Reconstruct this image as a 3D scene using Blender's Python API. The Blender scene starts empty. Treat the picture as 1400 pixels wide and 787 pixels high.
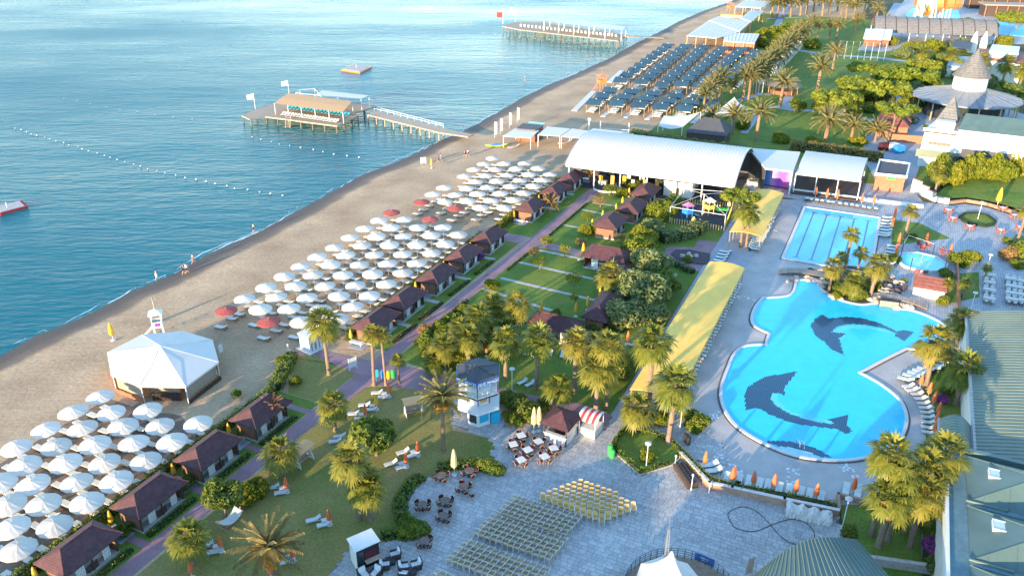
import bpy,bmesh,math,random
from mathutils import Vector,Matrix,Quaternion
random.seed(7)
S=bpy.context.scene
C=S.collection
rad=math.radians
#  camera
FPX,PITCH,CAMH=1087.0,rad(26.3),52.0
cam=bpy.data.objects.new('camera',bpy.data.cameras.new('camera'))
C.objects.link(cam)
cam.location=(0,0,CAMH)
cam.rotation_euler=(rad(90)-PITCH,0,0)
cam.data.sensor_fit='HORIZONTAL'
cam.data.sensor_width=36
cam.data.lens=36*FPX/1400
cam.data.clip_end=30000
S.camera=cam
#  sky, sun, exposure
SUN_EL,SUN_DIR=8.5,52.0
world=bpy.data.worlds.new('World')
S.world=world
world.use_nodes=True
nt=world.node_tree
sky=nt.nodes.new('ShaderNodeTexSky')
sky.sky_type='NISHITA'
sky.sun_disc=False
sky.sun_elevation=rad(SUN_EL)
sky.sun_rotation=rad(90-(SUN_DIR+180))
sky.air_density=1.0
sky.dust_density=0.0
sky.ozone_density=2.6
bg=nt.nodes['Background']
bg.inputs['Strength'].default_value=0.15
nt.links.new(sky.outputs['Color'],bg.inputs['Color'])
sun=bpy.data.objects.new('sun',bpy.data.lights.new('sun','SUN'))
C.objects.link(sun)
sun.data.energy=2.35
sun.data.angle=rad(0.6)
sun.data.color=(1.0,0.77,0.48)
_d=Vector((math.cos(rad(SUN_DIR))*math.cos(rad(SUN_EL)),math.sin(rad(SUN_DIR))*math.cos(rad(SUN_EL)),-math.sin(rad(SUN_EL))))
sun.rotation_euler=_d.to_track_quat('-Z','Y').to_euler()
S.view_settings.view_transform='Standard'
S.view_settings.look='None'
S.view_settings.gamma=1
S.view_settings.exposure=2.6
S.render.engine='CYCLES'
S.cycles.max_bounces=6
S.cycles.transparent_max_bounces=12
#  survey helpers
def at(px,py,z=0.0):
 """the point at height z that the photograph shows at pixel (px, py)"""
 dx,dy=(px-700)/FPX,-(py-393.5)/FPX
 d=(dx,math.cos(PITCH)+dy*math.sin(PITCH),-math.sin(PITCH)+dy*math.cos(PITCH))
 t=(z-CAMH)/d[2]
 return Vector((d[0]*t,d[1]*t,z))
def height_of(base,py):
 """height above the ground of what stands over base and shows at pixel row py"""
 k=(393.5-py)/FPX
 y=base.y
 return CAMH+y*(k*math.cos(PITCH)-math.sin(PITCH))/(math.cos(PITCH)+k*math.sin(PITCH))
GA=rad(64.3)
GC,GS=math.cos(GA),math.sin(GA)
def W(u,v,z=0.0):
 return Vector((u*GC+v*GS,u*GS-v*GC,z))
def uv(p):
 return(p.x*GC+p.y*GS,p.x*GS-p.y*GC)
def crop(ox,oy,s,pts):
 return[(ox+a/s,oy+b/s)for a,b in pts]
def ground(pts,z=0.0):
 return[at(a,b,z)for a,b in pts]
ORD=['first','second','third','fourth','fifth','sixth','seventh','eighth','ninth','tenth','eleventh','twelfth','thirteenth','fourteenth','fifteenth','sixteenth','seventeenth','eighteenth','nineteenth','twentieth']
def ordn(i):
 if i<20:return ORD[i]
 n=i+1
 return str(n)+{1:'st',2:'nd',3:'rd'}.get(n%10 if n%100 not in(11,12,13)else 0,'th')
 #  materials
def lin(c):
 return tuple(((x/255)/12.92 if x/255<=0.04045 else((x/255+0.055)/1.055)**2.4)for x in c)
MATS={}
def nodes_of(name):
 m=bpy.data.materials.new(name)
 m.use_nodes=True
 n,l=m.node_tree.nodes,m.node_tree.links
 MATS[name]=m
 return m,n,l,n['Principled BSDF']
def noise(n,l,scale,detail=4,coord='Object',stretch=None,rough=0.55):
 tc=n.new('ShaderNodeTexCoord')
 t=n.new('ShaderNodeTexNoise')
 t.inputs['Scale'].default_value=scale
 t.inputs['Detail'].default_value=detail
 t.inputs['Roughness'].default_value=rough
 src=tc.outputs[coord]
 if stretch:
  mp=n.new('ShaderNodeMapping')
  mp.inputs['Rotation'].default_value=(0,0,stretch[0])
  mp.inputs['Scale'].default_value=stretch[1]
  l.new(src,mp.inputs['Vector'])
  src=mp.outputs['Vector']
 l.new(src,t.inputs['Vector'])
 return t
def ramp(n,l,src,stops):
 r=n.new('ShaderNodeValToRGB')
 el=r.color_ramp.elements
 while len(el)<len(stops):el.new(0.5)
 for e,(p,c)in zip(el,stops):
  e.position=p
  e.color=(*c,1)
 l.new(src,r.inputs['Fac'])
 return r
def mixc(n,l,fac,a,b,mode='MIX'):
 m=n.new('ShaderNodeMix')
 m.data_type='RGBA'
 m.blend_type=mode
 for k,x in((0,fac),(6,a),(7,b)):
  if hasattr(x,'links'):l.new(x,m.inputs[k])
  elif k==0:m.inputs[0].default_value=x
  else:m.inputs[k].default_value=(*x,1)
 return m.outputs[2]
def bump(n,l,b,src,strength,dist=0.05):
 bp=n.new('ShaderNodeBump')
 bp.inputs['Strength'].default_value=strength
 bp.inputs['Distance'].default_value=dist
 l.new(src,bp.inputs['Height'])
 l.new(bp.outputs['Normal'],b.inputs['Normal'])
 return bp
def mat(name,col,rough=0.7,var=0.12,scale=3.0,metal=0.0,bmp=0.0,each=0.0,coord='Object',spec=0.35,transl=0.0):
 """plain worn material: colour with noise, each object a little different"""
 m,n,l,b=nodes_of(name)
 t=noise(n,l,scale,5,coord)
 r=ramp(n,l,t.outputs['Fac'],[(0.3,tuple(x*(1-var)for x in col)),(0.7,tuple(min(1,x*(1+var))for x in col))])
 out=r.outputs['Color']
 if each:
  oi=n.new('ShaderNodeObjectInfo')
  hs=n.new('ShaderNodeHueSaturation')
  mr=n.new('ShaderNodeMapRange')
  mr.inputs['To Min'].default_value=1-each
  mr.inputs['To Max'].default_value=1+each
  l.new(oi.outputs['Random'],mr.inputs['Value'])
  l.new(mr.outputs['Result'],hs.inputs['Value'])
  l.new(out,hs.inputs['Color'])
  out=hs.outputs['Color']
 l.new(out,b.inputs['Base Color'])
 b.inputs['Roughness'].default_value=rough
 b.inputs['Metallic'].default_value=metal
 b.inputs['Specular IOR Level'].default_value=spec
 if bmp:bump(n,l,b,t.outputs['Fac'],bmp)
 if transl:
  tr=n.new('ShaderNodeBsdfTranslucent')
  l.new(out,tr.inputs['Color'])
  ms=n.new('ShaderNodeMixShader')
  ms.inputs[0].default_value=transl
  l.new(b.outputs[0],ms.inputs[1]);l.new(tr.outputs[0],ms.inputs[2])
  l.new(ms.outputs[0],n['Material Output'].inputs['Surface'])
 return m
def courses(name,col,step,var=0.2,each=0.08):
 """roof shingles: courses up the slope, streaked and uneven"""
 m=mat(name,col,0.75,var,1.2,each=each)
 n,l=m.node_tree.nodes,m.node_tree.links
 b=n['Principled BSDF']
 tc=n.new('ShaderNodeTexCoord');w=n.new('ShaderNodeTexWave');w.bands_direction='Z';w.wave_profile='SAW'
 w.inputs['Scale'].default_value=0.314/step;w.inputs['Distortion'].default_value=0.6;w.inputs['Detail'].default_value=2
 l.new(tc.outputs['Object'],w.inputs['Vector'])
 src=b.inputs['Base Color'].links[0].from_socket
 rr=ramp(n,l,w.outputs['Fac'],[(0.0,(0.55,)*3),(0.3,(1.0,)*3),(1.0,(1.15,)*3)])
 st=noise(n,l,3.0,4)
 rs=ramp(n,l,st.outputs['Fac'],[(0.3,(0.75,)*3),(0.7,(1.2,)*3)])
 c=mixc(n,l,1.0,src,rr.outputs['Color'],'MULTIPLY');c=mixc(n,l,1.0,c,rs.outputs['Color'],'MULTIPLY')
 l.new(c,b.inputs['Base Color'])
 bump(n,l,b,w.outputs['Fac'],0.5,0.04)
def leaf(name,dark,light,hue=0.03,transl=0.38):
 """foliage: every leaf card and every plant its own shade"""
 m,n,l,b=nodes_of(name)
 g=n.new('ShaderNodeNewGeometry')
 t=noise(n,l,0.9,3)
 ad=n.new('ShaderNodeMath');ad.operation='ADD'
 hf=n.new('ShaderNodeMath');hf.operation='MULTIPLY';hf.inputs[1].default_value=0.55
 l.new(g.outputs['Random Per Island'],hf.inputs[0])
 l.new(hf.outputs[0],ad.inputs[0])
 h2=n.new('ShaderNodeMath');h2.operation='MULTIPLY';h2.inputs[1].default_value=0.5
 l.new(t.outputs['Fac'],h2.inputs[0]);l.new(h2.outputs[0],ad.inputs[1])
 r=ramp(n,l,ad.outputs[0],[(0.12,dark),(0.85,light)])
 oi=n.new('ShaderNodeObjectInfo')
 hs=n.new('ShaderNodeHueSaturation')
 mr=n.new('ShaderNodeMapRange')
 mr.inputs['To Min'].default_value=0.5-hue;mr.inputs['To Max'].default_value=0.5+hue*0.4
 l.new(oi.outputs['Random'],mr.inputs['Value']);l.new(mr.outputs['Result'],hs.inputs['Hue'])
 mv=n.new('ShaderNodeMapRange');mv.inputs['To Min'].default_value=1.12;mv.inputs['To Max'].default_value=0.84
 l.new(oi.outputs['Random'],mv.inputs['Value']);l.new(mv.outputs['Result'],hs.inputs['Value'])
 l.new(r.outputs['Color'],hs.inputs['Color'])
 l.new(hs.outputs['Color'],b.inputs['Base Color'])
 b.inputs['Roughness'].default_value=0.55
 b.inputs['Specular IOR Level'].default_value=0.3
 tr=n.new('ShaderNodeBsdfTranslucent');l.new(hs.outputs['Color'],tr.inputs['Color'])
 ms=n.new('ShaderNodeMixShader');ms.inputs[0].default_value=transl
 l.new(b.outputs[0],ms.inputs[1]);l.new(tr.outputs[0],ms.inputs[2])
 l.new(ms.outputs[0],n['Material Output'].inputs['Surface'])
 return m
M=MATS
def grass_mat(name,g1,g2,dry,amount):
 m,n,l,b=nodes_of(name)
 big=noise(n,l,0.13,6,rough=0.65)
 fine=noise(n,l,4.0,8,rough=0.75)
 mid=noise(n,l,0.5,5,rough=0.65)
 mr=ramp(n,l,mid.outputs['Fac'],[(0.35,(0,0,0)),(0.65,(1,1,1))])
 c1=mixc(n,l,mr.outputs['Color'],g1,g2)
 rr=ramp(n,l,big.outputs['Fac'],[(0.5-amount*0.4,(0,0,0)),(0.75,(1,1,1))])
 mm=n.new('ShaderNodeMath');mm.operation='MULTIPLY';mm.inputs[1].default_value=min(1,amount*1.6)
 l.new(rr.outputs['Color'],mm.inputs[0])
 c2=mixc(n,l,mm.outputs[0],c1,dry)
 fr=ramp(n,l,fine.outputs['Fac'],[(0.25,(0.45,0.45,0.45)),(0.75,(1.35,1.35,1.35))])
 c3=mixc(n,l,0.8,c2,fr.outputs['Color'],'MULTIPLY')
 l.new(c3,b.inputs['Base Color'])
 b.inputs['Roughness'].default_value=0.85
 b.inputs['Specular IOR Level'].default_value=0.15
 bump(n,l,b,fine.outputs['Fac'],0.9,0.09)
 return m
def paving_mat(name,c1,c2,joint,bw,bh,mort=0.02,rot=GA,jit=0.25,rough=0.65):
 """small pavers too fine to pick apart"""
 m,n,l,b=nodes_of(name)
 tc=n.new('ShaderNodeTexCoord')
 mp=n.new('ShaderNodeMapping');mp.inputs['Rotation'].default_value=(0,0,-rot)
 l.new(tc.outputs['Object'],mp.inputs['Vector'])
 br=n.new('ShaderNodeTexBrick')
 br.inputs['Color1'].default_value=(*c1,1);br.inputs['Color2'].default_value=(*c2,1);br.inputs['Mortar'].default_value=(*joint,1)
 br.inputs['Scale'].default_value=1;br.inputs['Mortar Size'].default_value=mort
 br.inputs['Brick Width'].default_value=bw;br.inputs['Row Height'].default_value=bh
 l.new(mp.outputs['Vector'],br.inputs['Vector'])
 t=noise(n,l,0.35,6)
 rr=ramp(n,l,t.outputs['Fac'],[(0.3,(1-jit,)*3),(0.7,(1+jit,)*3)])
 c=mixc(n,l,1.0,br.outputs['Color'],rr.outputs['Color'],'MULTIPLY')
 l.new(c,b.inputs['Base Color'])
 b.inputs['Roughness'].default_value=rough
 bump(n,l,b,br.outputs['Fac'],-0.3,0.02)
 return m
grass_mat('lawn',(0.085,0.165,0.022),(0.145,0.235,0.034),(0.29,0.245,0.055),0.38)
grass_mat('dry_lawn',(0.090,0.155,0.022),(0.160,0.210,0.036),(0.36,0.245,0.095),0.75)
grass_mat('soil',(0.10,0.075,0.045),(0.14,0.11,0.06),(0.05,0.07,0.015),0.5)
paving_mat('purple_paving',(0.36,0.185,0.195),(0.30,0.155,0.17),(0.15,0.10,0.11),0.22,0.11,0.012)
paving_mat('deck_paving',(0.43,0.385,0.355),(0.40,0.36,0.33),(0.34,0.31,0.29),0.5,0.25,0.012,jit=0.16)
paving_mat('block_paving',(0.42,0.41,0.40),(0.31,0.315,0.325),(0.20,0.20,0.21),0.7,0.35,0.03,jit=0.12)
mat('joint',(0.16,0.165,0.175),0.9,0.2,2)
mat('grey_path',(0.33,0.34,0.36),0.8,0.12,0.8,bmp=0.2)
mat('stone_edge',(0.42,0.38,0.35),0.8,0.2,3)
mat('coping',(0.62,0.57,0.52),0.6,0.12,4)
mat('drain',(0.12,0.11,0.10),0.7,0.2,10)
def slab_mat():
 m,n,l,b=nodes_of('slab')
 g=n.new('ShaderNodeNewGeometry')
 t=noise(n,l,0.16,5,'Object');t2=noise(n,l,7,5)
 oi=n.new('ShaderNodeObjectInfo')
 ad=n.new('ShaderNodeMath');ad.operation='ADD'
 l.new(g.outputs['Random Per Island'],ad.inputs[0]);l.new(oi.outputs['Random'],ad.inputs[1])
 fr=n.new('ShaderNodeMath');fr.operation='FRACT';l.new(ad.outputs[0],fr.inputs[0])
 r=ramp(n,l,fr.outputs[0],[(0.0,(0.37,0.345,0.33)),(0.5,(0.44,0.415,0.39)),(1.0,(0.50,0.47,0.44))])
 rr=ramp(n,l,t.outputs['Fac'],[(0.3,(0.78,)*3),(0.7,(1.15,)*3)])
 c=mixc(n,l,1.0,r.outputs['Color'],rr.outputs['Color'],'MULTIPLY')
 r2=ramp(n,l,t2.outputs['Fac'],[(0.3,(0.85,)*3),(0.7,(1.08,)*3)])
 c=mixc(n,l,1.0,c,r2.outputs['Color'],'MULTIPLY')
 l.new(c,b.inputs['Base Color'])
 b.inputs['Roughness'].default_value=0.55
 b.inputs['Specular IOR Level'].default_value=0.4
slab_mat()
def sand_mat():
 m,n,l,b=nodes_of('sand')
 at_=n.new('ShaderNodeAttribute');at_.attribute_name='shore'
 big=noise(n,l,0.12,5);fine=noise(n,l,2.2,6,rough=0.65)
 tracks=noise(n,l,0.8,4,stretch=(-GA,(0.12,1.6,1)))
 br=ramp(n,l,big.outputs['Fac'],[(0.3,(0.38,0.24,0.14)),(0.7,(0.56,0.38,0.225))])
 c=br.outputs['Color']
 rr=ramp(n,l,fine.outputs['Fac'],[(0.3,(0.72,)*3),(0.7,(1.2,)*3)])
 c=mixc(n,l,0.8,c,rr.outputs['Color'],'MULTIPLY')
 wob=n.new('ShaderNodeMath');wob.operation='MULTIPLY_ADD';wob.inputs[1].default_value=2.6;wob.inputs[2].default_value=-1.3
 l.new(big.outputs['Fac'],wob.inputs[0])
 ad=n.new('ShaderNodeMath');ad.operation='ADD'
 l.new(at_.outputs['Fac'],ad.inputs[0]);l.new(wob.outputs[0],ad.inputs[1])
 dv=n.new('ShaderNodeMath');dv.operation='DIVIDE';dv.inputs[1].default_value=10
 l.new(ad.outputs[0],dv.inputs[0])
 wet=ramp(n,l,dv.outputs[0],[(0.2,(1,1,1)),(0.40,(0.75,)*3),(0.52,(0,0,0))])
 c=mixc(n,l,wet.outputs['Color'],c,(0.105,0.075,0.058))
 l.new(c,b.inputs['Base Color'])
 ro=n.new('ShaderNodeMapRange');ro.inputs['To Min'].default_value=0.95;ro.inputs['To Max'].default_value=0.7
 l.new(wet.outputs['Color'],ro.inputs['Value']);l.new(ro.outputs['Result'],b.inputs['Roughness'])
 b.inputs['Specular IOR Level'].default_value=0.25
 s=n.new('ShaderNodeMath');s.operation='ADD'
 l.new(fine.outputs['Fac'],s.inputs[0]);l.new(tracks.outputs['Fac'],s.inputs[1])
 bump(n,l,b,s.outputs[0],0.6,0.09)
sand_mat()
def water_mat():
 m,n,l,b=nodes_of('sea_water')
 big=noise(n,l,0.02,3)
 c=mixc(n,l,big.outputs['Fac'],(0.002,0.105,0.130),(0.004,0.135,0.160))
 l.new(c,b.inputs['Base Color'])
 wp=noise(n,l,0.011,4,stretch=(rad(10),(0.5,1.0,1)))
 wr=n.new('ShaderNodeMapRange');wr.inputs['From Min'].default_value=.35;wr.inputs['From Max'].default_value=.65
 wr.inputs['To Min'].default_value=0.14;wr.inputs['To Max'].default_value=0.34
 l.new(wp.outputs['Fac'],wr.inputs['Value']);l.new(wr.outputs['Result'],b.inputs['Roughness'])
 b.inputs['IOR'].default_value=1.33
 b.inputs['Specular IOR Level'].default_value=0.15
 w1=noise(n,l,0.22,3,stretch=(rad(12),(0.28,1.0,1)))
 w2=noise(n,l,0.9,5,stretch=(rad(-8),(0.35,1.0,1)))
 w3=noise(n,l,0.05,2,stretch=(rad(20),(0.3,1.0,1)))
 a=n.new('ShaderNodeMath');a.operation='MULTIPLY_ADD';a.inputs[1].default_value=0.75
 l.new(w2.outputs['Fac'],a.inputs[0]);l.new(w1.outputs['Fac'],a.inputs[2])
 a2=n.new('ShaderNodeMath');a2.operation='MULTIPLY_ADD';a2.inputs[1].default_value=1.2
 l.new(w3.outputs['Fac'],a2.inputs[0]);l.new(a.outputs[0],a2.inputs[2])
 bump(n,l,b,a2.outputs[0],0.65,0.65)
water_mat()
def pool_water():
 m,n,l,b=nodes_of('pool_water')
 tr=n.new('ShaderNodeBsdfTransparent');tr.inputs['Color'].default_value=(0.80,0.97,0.99,1)
 gl=n.new('ShaderNodeBsdfGlossy');gl.inputs['Roughness'].default_value=0.06
 fr=n.new('ShaderNodeFresnel');fr.inputs['IOR'].default_value=1.33
 w=noise(n,l,1.6,3)
 bp=n.new('ShaderNodeBump');bp.inputs['Strength'].default_value=0.25;bp.inputs['Distance'].default_value=0.08
 l.new(w.outputs['Fac'],bp.inputs['Height'])
 l.new(bp.outputs['Normal'],gl.inputs['Normal']);l.new(bp.outputs['Normal'],fr.inputs['Normal'])
 g=n.new('ShaderNodeNewGeometry')
 fx=n.new('ShaderNodeMath');fx.operation='SUBTRACT';fx.use_clamp=True
 l.new(fr.outputs[0],fx.inputs[0]);l.new(g.outputs['Backfacing'],fx.inputs[1])
 ms=n.new('ShaderNodeMixShader')
 l.new(fx.outputs[0],ms.inputs[0]);l.new(tr.outputs[0],ms.inputs[1]);l.new(gl.outputs[0],ms.inputs[2])
 l.new(ms.outputs[0],n['Material Output'].inputs['Surface'])
pool_water()
def pool_tiles(name,col,col2):
 m,n,l,b=nodes_of(name)
 big=noise(n,l,0.12,4);mid=noise(n,l,0.7,4)
 c=mixc(n,l,big.outputs['Fac'],col,col2)
 rr=ramp(n,l,mid.outputs['Fac'],[(0.3,(0.92,)*3),(0.7,(1.06,)*3)])
 c=mixc(n,l,1.0,c,rr.outputs['Color'],'MULTIPLY')
 l.new(c,b.inputs['Base Color']);b.inputs['Roughness'].default_value=0.5
pool_tiles('pool_floor',(0.012,0.53,0.79),(0.016,0.60,0.83))
pool_tiles('lap_floor',(0.08,0.48,0.76),(0.11,0.54,0.80))
pool_tiles('mosaic_blue',(0.0,0.022,0.062),(0.0,0.03,0.08))
pool_tiles('mosaic_light',(0.12,0.60,0.80),(0.16,0.66,0.84))
pool_tiles('mosaic_white',(0.45,0.62,0.72),(0.55,0.70,0.78))
pool_tiles('mosaic_green',(0.35,0.62,0.42),(0.42,0.66,0.45))
mat('white_fabric',(0.72,0.64,0.54),0.8,0.06,1.1,each=0.09,transl=0.25)
mat('red_fabric',(0.40,0.095,0.08),0.8,0.1,2,each=0.06,transl=0.2)
mat('orange_fabric',(0.72,0.17,0.06),0.8,0.12,4,each=0.1,transl=0.15)
mat('yellow_fabric',(0.74,0.40,0.045),0.8,0.12,4,each=0.08,transl=0.15)
mat('cream_fabric',(0.66,0.52,0.26),0.8,0.1,4,transl=0.15)
mat('canopy_yellow',(0.92,0.53,0.10),0.7,0.08,0.4)
mat('canopy_orange',(0.80,0.43,0.19),0.75,0.05,1,transl=0.2)
mat('canopy_blue',(0.030,0.075,0.105),0.75,0.15,1,each=0.12)
mat('tent_white',(0.66,0.61,0.55),0.6,0.03,0.7,transl=0.12)
mat('white_metal',(0.62,0.61,0.59),0.4,0.06,2)
mat('white_paint',(0.66,0.64,0.60),0.6,0.06,1.5)
mat('cream_wall',(0.72,0.66,0.56),0.8,0.07,1)
mat('white_plastic',(0.56,0.55,0.52),0.45,0.05,3,each=0.05)
mat('chair_frame',(0.68,0.66,0.62),0.5,0.06,3)
mat('yellow_plastic',(0.62,0.38,0.115),0.5,0.1,3,each=0.15)
mat('olive_plastic',(0.50,0.345,0.14),0.5,0.1,3,each=0.12)
mat('cushion_red',(0.075,0.013,0.02),0.85,0.15,6,each=0.1)
mat('cane',(0.45,0.32,0.19),0.6,0.15,10)
mat('table_brown',(0.15,0.10,0.075),0.5,0.15,6)
mat('rattan_dark',(0.045,0.038,0.035),0.7,0.25,20)
mat('cushion_cream',(0.62,0.60,0.56),0.85,0.06,4)
mat('bed_pad',(0.66,0.65,0.58),0.85,0.08,4,each=0.08)
mat('pool_pad',(0.62,0.66,0.60),0.7,0.08,4,each=0.06)
mat('bed_frame',(0.14,0.115,0.09),0.7,0.2,6)
mat('pole_wood',(0.40,0.27,0.16),0.6,0.15,6)
courses('roof_brown',(0.085,0.034,0.036),0.12)
courses('roof_red',(0.25,0.085,0.060),0.25)
mat('hut_wood',(0.20,0.095,0.055),0.7,0.2,4,each=0.08)
mat('dark_wood',(0.07,0.045,0.035),0.7,0.2,4)
mat('plank',(0.38,0.285,0.205),0.8,0.22,3,each=0.15)
mat('curtain',(0.62,0.60,0.55),0.9,0.12,5)
mat('roof_green',(0.088,0.138,0.12),0.5,0.14,0.5,spec=0.5)
mat('roof_green_pale',(0.145,0.175,0.125),0.5,0.12,0.4,spec=0.5)
mat('gutter',(0.10,0.17,0.18),0.5,0.2,1.5)
mat('glass_pale',(0.45,0.55,0.66),0.1,0.1,1,spec=0.8)
mat('glass_dark',(0.03,0.035,0.04),0.12,0.2,1,spec=0.8)
mat('vault_white',(0.54,0.50,0.455),0.5,0.03,0.6)
mat('steel',(0.40,0.40,0.40),0.4,0.15,3,metal=0.6)
mat('dark_metal',(0.06,0.065,0.075),0.5,0.2,3)
mat('brick_wall',(0.42,0.24,0.16),0.85,0.2,2.5,bmp=0.3)
mat('terracotta',(0.38,0.15,0.085),0.8,0.12,1.5)
mat('black',(0.018,0.018,0.02),0.6,0.2,3)
mat('bin_green',(0.05,0.42,0.08),0.4,0.08,4)
mat('bin_yellow',(0.75,0.48,0.03),0.4,0.08,4)
mat('bin_blue',(0.03,0.22,0.55),0.4,0.08,4)
mat('sign_blue',(0.015,0.13,0.42),0.5,0.05,4)
mat('banner_blue',(0.015,0.16,0.50),0.5,0.08,4)
mat('poster_teal',(0.02,0.38,0.55),0.5,0.1,4)
mat('purple_paint',(0.28,0.06,0.30),0.5,0.1,4)
courses('roof_slate',(0.16,0.15,0.145),0.5,.18,.1)
mat('shade_grey',(0.07,0.07,0.075),0.75,0.12,1)
mat('tent_mesh',(0.30,0.24,0.175),0.8,0.1,3)
mat('inlay',(0.72,0.71,0.70),0.6,0.1,3)
mat('terrace_red',(0.30,0.085,0.075),0.6,0.12,4)
mat('brown_edge',(0.32,0.19,0.125),0.8,0.15,2)
mat('disc_metal',(0.19,0.205,0.225),0.5,0.12,0.6)
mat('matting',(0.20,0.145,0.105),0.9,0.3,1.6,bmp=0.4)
mat('rock',(0.47,0.36,0.27),0.85,0.22,2.2,bmp=0.6,each=0.15)
mat('rock_dark',(0.085,0.06,0.065),0.9,0.3,3,bmp=0.6)
mat('rubber_ground',(0.05,0.055,0.065),0.9,0.15,1)
mat('trunk_fan',(0.22,0.15,0.105),0.9,0.25,5,bmp=0.6,each=0.12)
mat('trunk_date',(0.25,0.15,0.085),0.9,0.3,6,bmp=0.6,each=0.1)
mat('bark',(0.20,0.145,0.10),0.9,0.25,5,bmp=0.5,each=0.1)
mat('fruit',(0.62,0.26,0.03),0.7,0.2,8)
mat('rope',(0.02,0.02,0.022),0.6,0.1,3)
mat('skin',(0.50,0.29,0.20),0.6,0.08,5)
mat('hair',(0.035,0.022,0.015),0.6,0.2,8)
mat('cloth_dark',(0.03,0.035,0.06),0.85,0.15,6)
mat('cloth_pale',(0.60,0.60,0.62),0.85,0.1,6)
mat('cloth_red',(0.45,0.05,0.05),0.85,0.1,6)
mat('slide_orange',(0.66,0.20,0.05),0.35,0.06,2)
mat('slide_yellow',(0.72,0.50,0.12),0.35,0.06,2)
mat('play_pink',(0.55,0.16,0.30),0.5,0.1,3)
mat('kayak_yellow',(0.60,0.66,0.05),0.4,0.05,3)
mat('deck_boards',(0.27,0.185,0.125),0.75,0.2,2)
mat('foam',(0.80,0.82,0.83),0.9,0.05,2)
leaf('palm_leaf',(0.085,0.118,0.016),(0.31,0.29,0.040))
leaf('date_leaf',(0.095,0.115,0.045),(0.33,0.285,0.10))
leaf('dry_leaf',(0.20,0.14,0.045),(0.42,0.29,0.11))
leaf('tree_leaf',(0.070,0.120,0.018),(0.24,0.28,0.042))
leaf('grey_leaf',(0.105,0.150,0.048),(0.29,0.32,0.11))
leaf('lime_leaf',(0.080,0.115,0.010),(0.30,0.315,0.022))
leaf('pine_leaf',(0.080,0.115,0.010),(0.31,0.34,0.026))
leaf('rust_leaf',(0.19,0.13,0.035),(0.38,0.28,0.09))
leaf('hedge_leaf',(0.075,0.135,0.015),(0.25,0.31,0.035))
leaf('pink_leaf',(0.240,0.060,0.210),(0.500,0.150,0.420))
mat('hedge_core',(0.018,0.032,0.008),0.9,0.3,4)
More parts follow.
